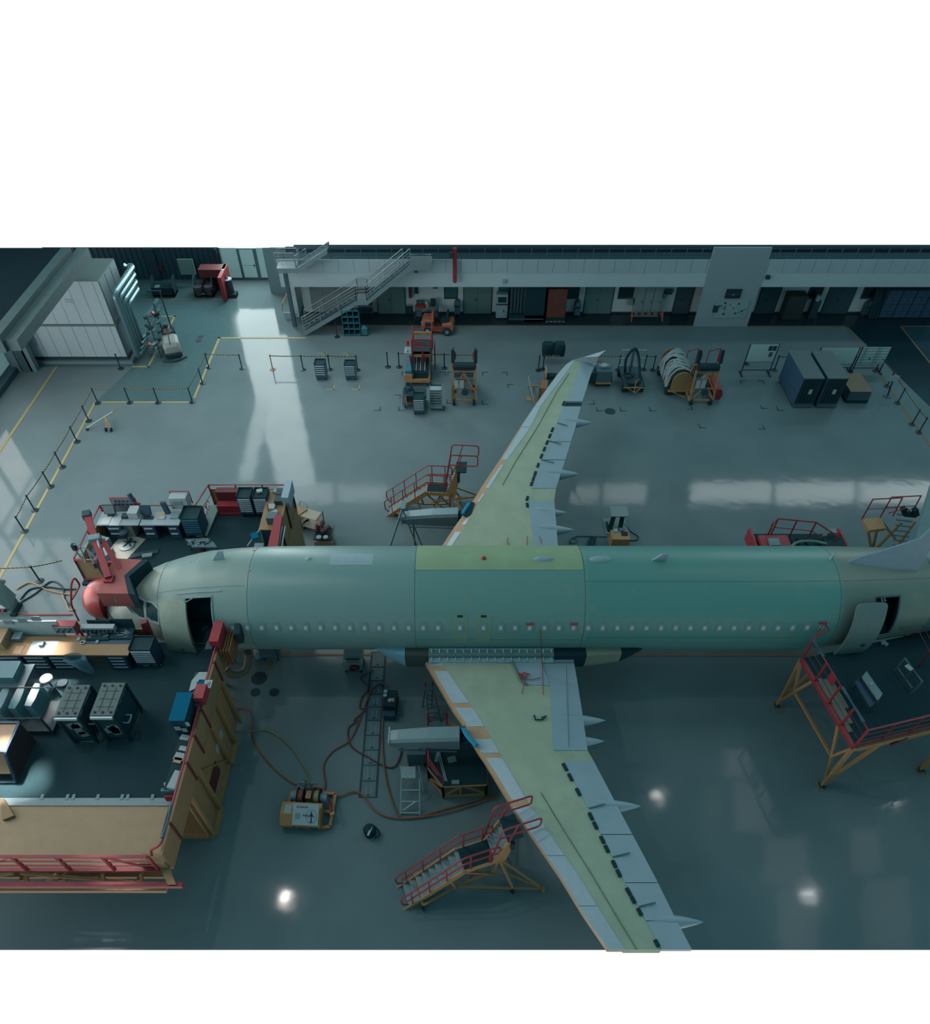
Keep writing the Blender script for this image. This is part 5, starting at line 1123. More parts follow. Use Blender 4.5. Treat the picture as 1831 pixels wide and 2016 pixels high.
# ---- hose trolley
l = G(1240,757); T = thing('hose_trolley','flat black trolley with a rack of silver spigots and thick black hoses','trolley',l)
dk = mat('trolley_deck',(50,74,80),.6); hw, dd = .62, 2.3
b = MB(); b.box(-hw,hw,-1.0,1.3,.42,.5); b.build('deck',dk,T); b = MB(); b.tube([(-hw,-1.0,.5),(hw,-1.0,.5),(hw,1.3,.5),(-hw,1.3,.5)],.04,6,closed=True); b.build('deck_rim',BLACK,T); box_part('front_bar',T,TAPE,-hw,hw,-1.06,-1.0,.42,.48)
b = MB(); b.bar((0,.6,.5),(0,.6,2.0),.06); b.build('mast',DSTEEL,T)
for z in (.9,1.4,1.95):
    for s in (-1,1): b = MB(); b.cyl((s*.15,.6,z),(s*.75,.5,z+.08),.04,8); b.build('spigot',ALU,T)
b = MB(); b.tube(curve_pts([(-.35,.4,.6),(-.4,.5,1.5),(0,.55,2.1),(.35,.5,1.5),(.45,-.3,.6),(.3,-.8,.6),(-.3,-.85,.6),(-.4,-.4,.65)],7),.08,9); b.build('thick_hose',BLACK,T,True)
b = MB(); b.tube([(-.2+.3*math.cos(a*.5),-.1+.3*math.sin(a*.5),.58+.02*(a%13)) for a in range(26)],.05,7); b.build('coiled_hose',BLACK,T,True)
b = MB(); b.ball((-.15,-.1,.62),.1); b.build('red_fitting',RED,T)
b = MB(); b.tube([(-.45,-1.0,.45),(.05,-1.35,.3),(.5,-1.0,.45)],.03,6); b.build('tow_bar',ORANGE,T); b = MB(); b.tube(curve_pts([(0,-1.3,.35),(.05,-1.1,.9),(.25,-1.0,1.0)],4),.025,6); b.build('tow_handle',ORANGE,T)
for s in (-1,1):
    for y in (-.75,1.0): b = MB(); b.cyl((s*.55-.08,y,.22),(s*.55+.08,y,.22),.22,16); b.build('wheel',BLACK,T,True)
# ---- rope drum trolley
p0, p1 = G(1338,783), G(1313,722); ax = (p1-p0); L = 2.9; rz = math.atan2(ax.y,ax.x)-math.pi/2
T = thing('rope_drum','beige round topped drum trolley wrapped in heaps of pale rope','drum',(p0.x,p0.y+.1,0),rz)
arch = [(math.cos(math.pi*k/12)*.62,.95+math.sin(math.pi*k/12)*.62) for k in range(13)]
pr_ = [(.62,.38)]+arch+[(-.62,.38)]
for y in (.1,L): b = MB(); b.slab([(x,y,z) for x,z in pr_],(0,.06,0)); b.build('end_plate',mat('drum_beige',(136,110,76),.6),T)
b = MB(); b.loft([[Vector((x*.84,y,.4+(z-.4)*.88)) for x,z in pr_] for y in (.16,L-.0)]); b.build('drum_body',mat('drum_dark',(60,58,56),.7),T)
random.seed(11)
for k in range(14):
    y = .4+2.3*k/14; tw = random.uniform(-.35,.35); R = .66+random.uniform(0,.06)
    pts = [(math.cos(math.pi*(j/10))*R*1.02, y+tw*math.sin(j*.6)+.05*random.random(), .95+math.sin(math.pi*(j/10))*R) for j in range(11)]
    pts = [(R*1.06+random.uniform(0,.06),y+.1,.5)]+pts+[(-R*1.06-random.uniform(0,.1),y+tw*.4,.45)]
    b = MB(); b.tube(curve_pts(pts,2),.065,7); b.build('rope_strand',mat('rope',(128,142,144),.8),T,True)
for j in range(3):
    for k in range(5): b = MB(); b.box(-.3+.15*k,-.22+.15*k,.6+.75*j,.75+.75*j,1.52,1.58); b.build('drum_slat',ORANGE,T)
b = MB(); b.box(-.75,.75,-.0,L+.1,.32,.4); b.build('base_frame',ORANGE,T); b = MB(); b.tube([(-.5,0,.36),(.1,-.5,.3),(.6,0,.36)],.03,6); b.build('tow_bar',ORANGE,T)
for s in (-1,1):
    for y in (.35,L-.4): b = MB(); b.cyl((s*.72-.1,y,.26),(s*.72+.1,y,.26),.26,16); b.build('wheel',BLACK,T,True)
# ---- whiteboards
def whiteboard(xl,xr,rt,rb,rf,xlb,label,deco):
    y = G(PX,rf).y; z0, z1 = V(PX,rb,y).z, V(PX,rt,y).z; x0, x1 = V(xl,rt,y).x, V(xr,rt,y).x
    T = thing('whiteboard',label,'whiteboard',((x0+x1)/2,y,0),0,'whiteboards'); w = (x1-x0)/2; bm_ = mat('board_white',(150,174,172),.5,noise=.02)
    box_part('board',T,bm_,-w,w,-.03,.0,z0,z1,bevel=.02)
    b = MB(); b.tube([(-w-.03,0,z0-.02),(w+.03,0,z0-.02),(w+.03,0,z1),(-w-.03,0,z1)],.02,5,closed=True); b.build('board_frame',DARK,T)
    for s in (-1,1): b = MB(); b.bar((s*(w+.03),0,.05),(s*(w+.03),0,z1),.025); b.build('stand_leg',POSTM,T); b = MB(); b.bar((s*(w+.03),-.35,.05),(s*(w+.03),.35,.05),.03); b.build('stand_foot',POSTM,T)
    b = MB(); b.bar((-w,0,.3),(w,0,.3),.02); b.build('stand_bar',POSTM,T); deco(T,w,z0,z1)
def d1(T,w,z0,z1):
    for x,z in ((.35,.65),(.65,.65),(.5,.3)): box_part('dark_sheet',T,DARK if z>.5 else DSTEEL,w*x,w*x+.22,-.04,-.03,z0+(z1-z0)*z,z0+(z1-z0)*(z+.26))
def d3(T,w,z0,z1):
    m = mat('board_line',(70,84,88),.6)
    for k in range(6): box_part('ruled_line',T,m,-w+.03,w-.03,-.04,-.03,z0+(z1-z0)*(.1+.16*k),z0+(z1-z0)*(.1+.16*k)+.025)
    for x in (-.8,-.7,.1,.2,.35): box_part('ruled_line',T,m,w*x,w*x+.02,-.04,-.03,z0,z1)
    box_part('magnet',T,BLACK,-w*.25,-w*.25+.08,-.05,-.03,z0+(z1-z0)*.3,z0+(z1-z0)*.37)
whiteboard(1479,1534,677.5,712,737,0,'whiteboard with three dark sheets, left of the dark containers',d1)
whiteboard(1618.7,1692.6,684,716.5,732,0,'plain whiteboard behind the dark containers',lambda *a: None)
whiteboard(1700.6,1755,683,716.5,733,0,'whiteboard ruled with dark lines, rightmost of the three',d3)
# ---- dark transport containers
CT = mat('container_grey',(66,84,88),.6); CSD = mat('container_side',(44,76,98),.6)
for i,(x0,x1) in enumerate(((19.88,21.03),(21.27,22.45))):
    T = thing('container',('left' if i==0 else 'right')+' of two dark transport containers with grey tops','container',((x0+x1)/2,19.7,0),0,'dark transport containers')
    b = MB(T); b.box(x0,x1,18.25,21.15,.12,1.92); b.build('container_body',CSD,T); b = MB(T); b.box(x0-.02,x1+.02,18.2,21.2,1.92,1.98); b.build('container_lid',CT,T)
    b = MB(T); b.box(x0+.05,x1-.05,18.22,18.25,.3,1.9); b.build('container_door',BLACK,T); b = MB(T); b.box(x0,x1,18.15,18.3,.08,.2); b.build('sill',CT,T)
    for k in range(5): b = MB(T); b.bar((x0+.15+.2*k,18.2,.4),(x0+.15+.2*k,18.2,1.8),.02); b.build('door_rib',DARK,T)
    b = MB(T); b.box(x0+.55,x0+.75,18.17,18.21,.95,1.25); b.build('document_pouch',PAPER,T)
    for x in (x0+.12,x1-.12):
        for y in (18.5,20.9): b = MB(T); b.box(x-.08,x+.08,y-.1,y+.1,0,.12); b.build('container_foot',BLACK,T)
l,w_,h,d = fit(1664,1707,794,771,735); T = thing('board_stack','brown topped stack of grey boards right of the dark containers','board stack',l)
box_part('stack_top',T,mat('brown_top',(110,92,78),.7,noise=.1,scale=12),-w_/2,w_/2,-d/2,d/2,h-.06,h)
for k in range(4): box_part('board_layer',T,DSTEEL,-w_/2,w_/2,-d/2,d/2,.22+(h-.3)*k/4,.16+(h-.3)*(k+1)/4+.02)
box_part('pallet',T,BLACK,-w_/2,w_/2,-d/2,d/2,0,.22)
l = G(1747,780); T = thing('sign_stand','small white sign on a dark stand right of the board stack','sign',l); zc = V(1760,745,l.y).z; x_ = V(1760,745,l.y).x-l.x
b = MB(); b.bar((0,0,.03),(x_,0,zc-.15),.03); b.build('stand_pole',POSTM,T); box_part('sign_board',T,PAPER,x_-.27,x_+.27,-.03,.0,zc-.18,zc+.18); b = MB(); b.cyl((0,0,0),(0,0,.04),.25,16); b.build('stand_base',DSTEEL,T)
# ---- orange tow bar on the left floor
a, c = G(171,843,.15), G(222,811,.55); e = G(214,846,.12); m_ = (a+c)/2+Vector((.3,.1,.05))
T = thing('tow_bar','white and orange tow bar resting on small wheels on the left floor','tow bar',(m_.x,m_.y,0))
b = MB(T); b.cyl(a,c,.05,8); b.build('bar',mat('bar_white',(150,160,156),.5),T); b = MB(T); b.cyl(c,c+(c-a).normalized()*.35,.03,8); b.build('bar_head',ORANGE,T); b = MB(T); b.bar(m_,e+Vector((-.12,.1,.05)),.03); b.bar(m_,e+Vector((.1,.1,.05)),.03); b.build('wheel_strut',ORANGE,T)
for s in (-.16,.14): b = MB(T); b.cyl(e+Vector((s-.03,0,0)),e+Vector((s+.03,0,0)),.12,14); b.build('wheel',BLACK,T,True)
b = MB(T); b.cyl((a.x-.05,a.y,.08),(a.x+.05,a.y,.08),.08,12); b.build('wheel',BLACK,T)
# ================================================================ wing access stairs
def access_stair(loc, rz, label, mirror=False):
    """local +x climbs towards the wing; foot of the flight at x=0"""
    T = thing('access_stair',label,'access stair',loc,rz,'wing access stairs'); w = .36; zp = 1.75; xp = 2.05; xq = 3.05; zt = 3.0; xt = 3.55
    for s in (-1,1):
        y = s*w
        b = MB(); b.slab([(-.1,y,.0),(.2,y,.0),(xp+.05,y,zp-.2),(xp+.05,y,zp),(xp-.1,y,zp+.02)],(0,.05*s,0)); b.build('stringer',ORANGE,T)
        b = MB(); b.slab([(xp,y,zp-.2),(xq+.25,y,zp-.2),(xq+.25,y,zp),(xp,y,zp)],(0,.05*s,0)); b.build('platform_beam',ORANGE,T)
        b = MB(); b.slab([(xq-.05,y,zp),(xq+.2,y,zp),(xt+.05,y,zt-.1),(xt-.1,y,zt)],(0,.05*s,0)); b.build('upper_stringer',ORANGE,T)
        b = MB(); b.slab([(xq+.15,y,zp-.25),(xq+.4,y,zp-.2),(xt+.12,y,zt-.2),(xt,y,zt-.1)],(0,.05*s,0)); b.build('support_plate',ORANGE,T)
        r0 = [(-.05,y,.75),(-.12,y,.98)]
        pts = [(.12,y,.3),(-.08,y,.42),(-.12,y,.95),(.05,y,1.1),(xp+.0,y,zp+1.02),(xq+.0,y,zp+1.02),(xq+.18,y,zp+.95),(xq+.18,y,zp+.5),(xp,y,zp+.5),(.1,y,.62)]
        b = MB(); b.tube(roundpoly(pts,.12,3),.028,7); b.build('handrail',RED,T)
        for x in (.25,.85,1.45): z = x*zp/xp; b = MB(); b.bar((x,y,z-.02),(x,y,z+1.0),.02); b.build('rail_post',RED,T)
        for x in (xp+.2,xq-.15): b = MB(); b.bar((x,y,zp-.1),(x,y,zp+1.02),.02); b.build('rail_post',RED,T)
        up = [(xq-.1,y*1.05,zp+.2),(xt-.3,y*1.05,zt+1.05),(xt+.95,y*1.05,zt+1.05),(xt+.95,y*1.05,zt+.45),(xt-.4,y*1.05,zt+.45)]
        b = MB(); b.tube(roundpoly(up,.14,3),.03,7); b.build('upper_rail',RED,T); b = MB(); b.bar((xt-.05,y*1.05,zt),(xt+.2,y*1.05,zt+1.05),.02); b.build('rail_post',RED,T)
    for k in range(9):
        x = .12+xp*k/9.0; z = (k+1)*zp/9.5-.05; b = MB(); b.box(x-.02,x+.24,-w,w,z,z+.04); b.slab([(x-.02,-w,z),(x-.02,w,z),(x+.02,w,z-.15),(x+.02,-w,z-.15)],(.015,0,0)); b.build('tread',mat('tread_grey',(124,138,140),.5),T)
    for k in range(6):
        x = xq+.0+.5*k/6; z = zp+.12+1.1*k/6; b = MB(); b.box(x,x+.2,-w,w,z,z+.04); b.build('tread',mat('tread_grey',(124,138,140),.5),T)
    b = MB(); b.box(xp,xq+.2,-w,w,zp-.05,zp); b.build('platform',BLACK,T)
    b = MB(); b.slab([(xt-.1,-w*1.1,zt),(xt+.42,-w*1.1,zt+.03),(xt+.42,w*1.1,zt+.03),(xt-.1,w*1.1,zt)],(0,0,.05)); b.build('top_platform',BLACK,T)
    for s in (-1,1): b = MB(); b.box(xt+.0,xt+.12,s*w*1.1-.1,s*w*1.1+.1,zt-.5,zt-.05); b.build('rubber_buffer',BLACK,T)
    feet = [(.55,-.55),(.55,.55),(3.55,-.95),(3.55,.95)]
    for x,y in feet:
        b = MB(); b.cyl((x-.04,y,.11),(x+.04,y,.11),.11,14); b.box(x-.02,x+.02,y-.05,y+.05,.11,.34); b.build('caster',BLACK,T)
    b = MB(); b.bar((.55,-.55,.33),(.55,.55,.33),.04); b.build('base_beam',ORANGE,T)
    for s in (-1,1):
        for p,q in (((.55,s*.55,.33),(1.8,s*.3,.33)),((1.8,s*.3,.33),(3.55,s*.95,.33)),((1.75,s*.35,.33),(1.55,s*.36,1.25)),((2.0,s*.36,zp-.15),(3.1,s*.3,.36)),((3.15,s*.36,zp-.2),(3.15,s*.28,.3)),((3.25,s*.3,zp-.2),(3.55,s*.95,.36)),((1.8,s*.3,.33),(3.15,s*.28,.45))):
            b = MB(); b.bar(p,q,.035); b.build('brace',ORANGE,T)
    b = MB(); b.bar((3.55,-.95,.33),(3.55,.95,.33),.035); b.build('base_beam',ORANGE,T)
    for s in (-1,1):
        e = (4.55,s*1.25,.2)
        for p in ((3.3,s*.33,zp-.2),(3.55,s*.95,.34),(3.2,s*.3,.7)): b = MB(); b.bar(p,e,.03); b.build('outrigger',ORANGE,T)
        b = MB(); b.cyl((4.51,s*1.25,.09),(4.59,s*1.25,.09),.09,12); b.bar((4.55,s*1.25,.1),(4.55,s*1.25,.42),.03); b.build('outrigger_foot',ORANGE,T)
    b = MB(); b.tube(roundpoly([(2.3,-.2,.35),(2.95,-.2,1.7),(2.95,.15,1.7),(2.3,.15,.35)],.1),.025,6); b.build('hanging_ladder',RED,T)
    for k in range(7): t = k/7; b = MB(); b.box(2.4+.55*t,2.5+.55*t,-.12,.1,.5+1.2*t,.53+1.2*t); b.build('ladder_step',PAPER if k%2 else TAPE,T)
    return T
p, q = G(788,1747), G(799,1788); base = (p+q)/2; d_ = (q-p); rz = math.atan2(d_.y,d_.x)+math.pi/2
access_stair((base.x,base.y,0), rz, 'red and beige access stair reaching up to the near wing')
a, c = G(785,1016), G(905,1001)
access_stair((-3.55,9.15,0), math.radians(-4), 'red and beige access stair reaching up to the far wing')
# ---------------------------------------------------------------- ladders
def step_ladder(p0, p1, h, w, label, m=ALU, n=6, name='step_ladder', back=True, group=None):
    """front rails lean from the feet p0 to the top over p1"""
    T = thing(name,label,'ladder',(p0[0],p0[1],0),0,group); p0 = Vector((p0[0],p0[1],0)); p1 = Vector((p1[0],p1[1],0)); d = (p1-p0); n_ = Vector((-d.y,d.x,0)).normalized()*w/2; top = p0+d*.55+Vector((0,0,h))
    for s in (-1,1):
        b = MB(T); b.bar(p0+n_*s*1.25,top+n_*s,.03); b.build('front_rail',m,T)
        if back: b = MB(T); b.bar(p1+n_*s*1.35,top+n_*s,.025); b.build('back_rail',m,T)
    for k in range(1,n+1):
        t = k/(n+1); c = p0+(top-p0)*t; k_ = 1.25-.25*t; b = MB(T); b.bar(c-n_*k_,c+n_*k_,.04,.015); b.build('rung',m,T)
    b = MB(T); b.slab([top+n_*1.1+d.normalized()*.12,top-n_*1.1+d.normalized()*.12,top-n_*1.1-d.normalized()*.1,top+n_*1.1-d.normalized()*.1],(0,0,.06)); b.build('top_plate',m,T)
    return T
GL = mat('ladder_green_grey',(84,114,116),.5)
step_ladder(G(765,1082),G(830,1085),2.9,.5,'tall grey step ladder beside the far engine pylon',GL,9)
T = thing('red_prop','thin red prop standing under the far engine pylon','prop',G(818,1082)); b = MB(T); p = G(818,1082); b.bar(p,p+Vector((-.05,.1,2.2)),.025); b.build('prop_rod',DRED,T); b = MB(T); b.box(p.x-.12,p.x+.12,p.y-.12,p.y+.12,0,.03); b.build('prop_foot',DRED,T)
T = thing('lean_ladder','dark narrow step ladder with red feet under the near wing leading edge','ladder',G(860,1400)); 
a0, a1, b0, b1 = G(845,1420,.05), G(868,1420,.05), G(838,1352,1.4), G(852,1350,1.4)
for u,v in ((a0,b0),(a1,b1)): b = MB(T); b.bar(u,v,.03); b.build('ladder_rail',DSTEEL,T)
for k in range(1,8): t = k/8; b = MB(T); b.bar(a0+(b0-a0)*t,a1+(b1-a1)*t,.02); b.build('rung',DSTEEL,T)
for u in (b0,b1): b = MB(T); b.bar(u,u+Vector((0,.02,.22)),.03); b.build('red_grip',DRED,T)
for u,v in ((b0,G(832,1392,.02)),(b1,G(850,1390,.02))): b = MB(T); b.bar(u,v,.02); b.build('back_leg',DRED,T)
# aluminium stool ladder near the drain
T = thing('platform_ladder','silver framed platform ladder beside the near engine work deck','ladder',G(808,1560))
t0 = [G(790,1508,.95),G(824,1508,.95),G(826,1533,.95),G(790,1533,.95)]; f0 = [G(786,1605),G(826,1605),G(838,1540),G(800,1540)]
b = MB(T); b.slab([G(788,1510,.95),G(818,1510,.95),G(818,1533,.95),G(790,1533,.95)],(0,0,.05)); b.build('top_step',ALU,T)
for u,v in ((t0[3],G(788,1608)),(t0[2],G(826,1608)),(t0[0],G(806,1560)),(t0[1],G(834,1560))): b = MB(T); b.bar(u,v,.018); b.build('leg',ALU,T)
for t in (.3,.6,.9): b = MB(T); b.bar(t0[3]+(G(788,1608)-t0[3])*t,t0[2]+(G(826,1608)-t0[2])*t,.018); b.build('rung',ALU,T)
b = MB(T); b.bar(G(790,1598,.1),G(818,1578,.4),.015); b.build('diagonal',ALU,T)
for u in (t0[3],t0[2]): b = MB(T); b.bar(u,u+Vector((.02,-.35,-.5)),.02); b.build('brown_strut',TAPE,T)
# ---------------------------------------------------------------- far floor trolleys between nose dock and pylon
def shelf_trolley(l, rz, w, d, levels, label, m, fm_=DSTEEL):
    T = thing('shelf_trolley',label,'trolley',l,rz)
    for z in levels: box_part('shelf',T,m,-w/2,w/2,-d/2,d/2,z-.04,z)
    for sx in (-1,1):
        for sy in (-1,1): b = MB(); b.bar((sx*w/2,sy*d/2,.15),(sx*w/2,sy*d/2,levels[-1]),.018); b.build('leg',fm_,T)
    b = MB(); b.tube(roundpoly([(w/2,-d/2,levels[-1]),(w/2+.1,-d/2,levels[-1]+.2),(w/2+.1,d/2,levels[-1]+.2),(w/2,d/2,levels[-1])],.06),.018,6); b.build('push_handle',fm_,T); casters(T,w,d,.09,h=.15); return T
shelf_trolley(G(618,1040),math.radians(-22),.95,.6,(.3,.95),'pale two tier shelf trolley right of the nose dock',mat('trolley_ply',(132,128,112),.6))
shelf_trolley(G(591,1036),math.radians(48),.8,.55,(.3,.65,1.0),'brown three tier shelf trolley against the nose dock wall',mat('trolley_brown',(124,100,78),.6))
l = G(640,1070); T = thing('parts_trolley','small black topped trolley carrying copper ducts behind the fuselage','trolley',l); box_part('trolley_top',T,BLACK,-.42,.42,-.4,.4,.6,.66); box_part('trolley_body',T,TAPE,-.42,.42,-.4,.4,.12,.5); b = MB(); b.tube([(.45,-.4,.6),(.5,-.4,.85),(.5,.4,.85),(.45,.4,.6)],.02,6); b.build('push_handle',DSTEEL,T); casters(T,.8,.8,.06)
COP = mat('copper_duct',(86,62,58),.4)
one('copper_duct',MB().tube(curve_pts([l+Vector(p) for p in ((-.3,.15,.72),(-.25,.3,1.0),(-.05,.3,1.15),(-.1,.1,1.05))],5),.14,10),COP,'left dark copper bent duct on the small black trolley','duct',None,True)
one('copper_duct',MB().tube(curve_pts([l+Vector(p) for p in ((-.1,-.05,.76),(.15,.1,.86),(.35,.2,.98))],5),.13,10),COP,'right dark copper bent duct on the small black trolley','duct',None,True)
for s in (-1,1): one('white_dish',MB().cyl(l+Vector((s*.16,-.28,.66)),l+Vector((s*.16,-.28,.74)),.12,16),PAPER,('left' if s<0 else 'right')+' white round dish on the small black trolley','dish','white dishes')
# floor lift panel and yellow case behind the fuselage, green hose
T = thing('floor_hatch','raised grey floor hatch with a lid on dark legs right of the far wing','hatch',G(1213,1033)); p = [G(1187,1021),G(1230,1021),G(1238,1052),G(1193,1052)]
b = MB(T); b.slab([v+Vector((0,0,.012)) for v in p],(0,0,.03)); b.build('hatch_plate',mat('hatch_grey',(104,122,124),.6),T)
q = [G(1200,998,.9),G(1234,998,.9),G(1238,1018,.9),G(1204,1018,.9)]
b = MB(T); b.slab(q,(0,0,.05)); b.build('hatch_lid',mat('hatch_lid_grey',(110,128,128),.6),T); c = (q[0]+q[1]+q[2]+q[3])/4
for s in (-1,1): b = MB(T); b.bar((c.x+s*.25-.1,c.y-.3,.03),(c.x+s*.2,c.y,.9),.1); b.build('lid_support',BLACK,T)
b = MB(T); b.bar(G(1198,1045,.08),G(1231,1045,.08),.06); b.bar(G(1194,1028,.08),G(1198,1045,.08),.05); b.build('hatch_frame',BLACK,T)
one('control_case',MB().box(*sorted((G(1199,1075,.0).x,G(1234,1075,0).x)),G(PX,1078).y-.2,G(PX,1078).y+.45,0.01,.75),ORANGE,'yellow equipment case below the grey floor hatch, half behind the fuselage','case')
cc = G(1216,1072); 
for x,y,w,h_,m,n in ((-.3,.2,.25,.2,PAPER,'white sheet on the yellow equipment case'),(.05,-.05,.3,.25,BLACK,'black pad on the yellow equipment case'),(-.1,.25,.3,.2,DSTEEL,'grey meter on the yellow equipment case')):
    one('paper_sheet' if m is PAPER else 'case_item',MB().box(cc.x+x,cc.x+x+w,cc.y+y-.1,cc.y+y+h_-.1,.755,.79),m,n,'paper' if m is PAPER else 'device')
one('foam_block',MB().cbox(G(1164,1070,.12),(.16,.4,.12),math.radians(-20)),BLACK,'black block lying on the floor beside the green hose','block')
one('green_hose',MB().tube(curve_pts([G(*p,.03) for p in ((1195,1057),(1165,1056),(1135,1056),(1121,1063),(1128,1070),(1136,1064),(1128,1059),(1119,1068),(1126,1080))],6),.03,6),mat('green_hose_rubber',(40,92,92),.5),'thin green hose looping over the floor behind the fuselage','hose')
one('black_cable',MB().tube(curve_pts([G(*p,.03) for p in ((1226,1028),(1240,1045),(1256,1056),(1254,1063),(1240,1064),(1226,1060))],6),.025,6),BLACK,'black cable looping right of the grey floor hatch','cable')
# ================================================================ nose dock, near side
DZ = 3.3
ND = thing('nose_dock','large near nose dock with black deck, beige walls and red railings at lower left','work platform',(-13,-6,0))
XL, XW = -19.0, -8.62
def pb(name, m, x0,x1,y0,y1,z0,z1, T=ND, label=None):
    return MB(T).box(x0,x1,y0,y1,z0,z1).build(name,m,T,False,label)
pb('deck',DECK,XL,XW-.1,-8.1,-1.75,DZ-.12,DZ,label='black deck'); pb('front_deck',PLY,XL,XW-.1,-10.22,-8.12,DZ-.14,DZ-.02,label='beige front deck boards')
pb('edge_plate',STEEL,-14.6,XW-.12,-8.24,-7.98,DZ-.01,DZ+.015,label='silver hinge strip')
for px in (80,130,142,190,238,249,298): p = G(px,1578,DZ); pb('hinge',GREYG,p.x-.05,p.x+.05,-8.05,-7.86,DZ,DZ+.03)
b = MB(ND); b.slab([(-14.6,-8.0,DZ),(-14.45,-8.05,DZ+.0),(-13.9,-8.6,DZ-.0),(-14.2,-8.75,DZ)],(0,0,.1)); b.build('corner_board',TAN,ND)
b = MB(ND); b.slab([(-19,-7.2,DZ),(-14.3,-8.3,DZ),(-14.3,-8.3,DZ+.5),(-19,-7.2,DZ+.5)],(0,-.08,0)); b.build('side_board',TAN,ND) if False else None
# right wall: panels, posts, rail
ys = [G(px,r,4.4).y for px,r in ((421,1302),(395,1395),(381,1446),(366,1500),(336,1620))]
edges = [-2.45]+ys+[-10.2]
for a,c in zip(edges,edges[1:]):
    pb('wall_panel',TAN,XW-.02,XW+.06,c+.02,a-.02,DZ-.15,4.28)
for y in ys+[-2.5]: pb('wall_post',DRED,XW+.06,XW+.11,y-.03,y+.03,DZ-.1,4.4)
b = MB(ND); b.tube([(XW,-2.5,4.42),(XW,-9.3,4.42)],.04,7); b.build('top_rail',RED,ND); b = MB(ND); b.tube([(XW,-8.75,4.45),(XW,-9.75,4.45)],.06,8); b.build('rail_pad',mat('grey_pad',(52,78,90),.6),ND); b = MB(ND); b.tube(roundpoly([(XW,-9.3,4.42),(XW,-9.95,4.42),(XW-.35,-10.0,4.2),(XW-.4,-10.05,3.9)],.2),.04,7); b.build('rail_end',RED,ND)
b = MB(ND); b.slab([(XW-.02,-9.95,DZ),(XW-.02,-10.25,DZ),(XW-.75,-10.25,DZ),(XW-.75,-9.95,DZ)],(0,0,.5)); b.build('corner_box',TAN,ND)
# lower storey
yl = [G(px,r).y for px,r in ((465,1465),(455,1506),(436,1594),(422,1646))]
LOWC = mat('lower_panel',(142,112,78),.6,noise=.08)
pb('lower_panel',LOWC,XW-.2,XW-.14,-8.0,-3.2,.1,DZ-.2,label='scuffed brown lower panel'); pb('lower_floor',LOWC,XW-2.0,XW-.02,-8.0,-4.0,.06,.16); pb('lower_hatch',DRED,XW-.14,XW-.13,-6.6,-5.7,.7,1.5); pb('sign_plate',PAPER,XW-.135,XW-.12,-5.4,-4.55,1.35,1.75)
for y in yl+[-3.3]: b = MB(ND); b.bar((XW,y,.1),(XW,y,DZ-.15),.05); b.build('column',ORANGE,ND)
b = MB(ND); b.bar((XW,yl[0],.1),(XW,yl[1],.1),.08); b.build('foot_beam',ORANGE,ND); b = MB(ND); b.bar((XW,yl[2],.1),(XW,yl[3],.1),.08); b.build('foot_beam',ORANGE,ND); b = MB(ND); b.bar((XW-2.4,yl[3]-.02,.1),(XW,yl[3]-.02,.1),.09); b.build('foot_beam',ORANGE,ND)
b = MB(ND); b.bar((XW-2.4,yl[3],.1),(XW-2.4,yl[3],DZ-.1),.06); b.build('column',ORANGE,ND)
for y in (-3.4,-7.6):
    for x in (-12.5,-16.5): b = MB(ND); b.bar((x,y,0),(x,y,DZ-.12),.1); b.build('column',ORANGE,ND)
for y0,y1 in ((yl[1],yl[2]),): b = MB(ND); b.bar((XW-.1,y0,.4),(XW-.1,y1,2.9),.03); b.build('brace',ORANGE,ND)
# front railing and beams
FY = -10.28
b = MB(ND); b.bar((XL,FY,4.4),(-8.93,FY,4.4),.04); b.build('front_rail',RED,ND); 
for z in (4.05,3.72): b = MB(ND); b.bar((XL,FY,z),(-8.93,FY,z),.022); b.build('front_rail',RED,ND)
b = MB(ND); b.bar((XL,FY,3.36),(-8.9,FY,3.36),.055); b.build('front_rail',RED,ND)
for px in (-95,22,110,201,290): x = G(px,1686,4.4).x; b = MB(ND); b.bar((x,FY,3.3),(x,FY,4.4),.04); b.build('rail_post',RED,ND)
for a,c in (((201,4.4),(286,3.4)),((22,4.4),(-70,3.6))): b = MB(ND); b.bar((G(a[0],1686,4.4).x,FY,a[1]),(G(c[0],1686,4.4).x,FY,c[1]),.025); b.build('rail_brace',RED,ND)
pb('front_beam',RED,XL,-8.15,-10.74,-10.6,3.12,3.3,label='red front beam'); b = MB(ND); b.slab([(-8.9,-10.2,3.32),(-8.62,-10.2,3.32),(-8.3,-10.7,3.32),(-8.55,-10.7,3.32)],(0,0,.08)); b.build('corner_plate',ORANGE,ND)
pb('lower_beam',ORANGE,XL,-8.75,-10.74,-10.62,2.72,2.9); pb('lower_beam',ORANGE,XL,-9.1,-10.1,-9.95,2.1,2.25)
for k in range(8): x = -17.5+1.15*k; b = MB(ND); b.bar((x,-10.65,2.8),(x-.1,-10.3,3.1),.045); b.build('truss_strut',ORANGE,ND)
for x0,x1 in ((-15.8,-13.3),(-9.2,-13.1),(-12.5,-12.0)): b = MB(ND); b.bar((x0,-10.5,2.8),(x1,-10.32,3.2),.04); b.build('truss_brace',ORANGE,ND)
for k in range(7): x = -17+1.2*k; b = MB(ND); b.bar((x,-10.3,2.5),(x,-8.2,2.9),.06); b.build('joist',ORANGE,ND)
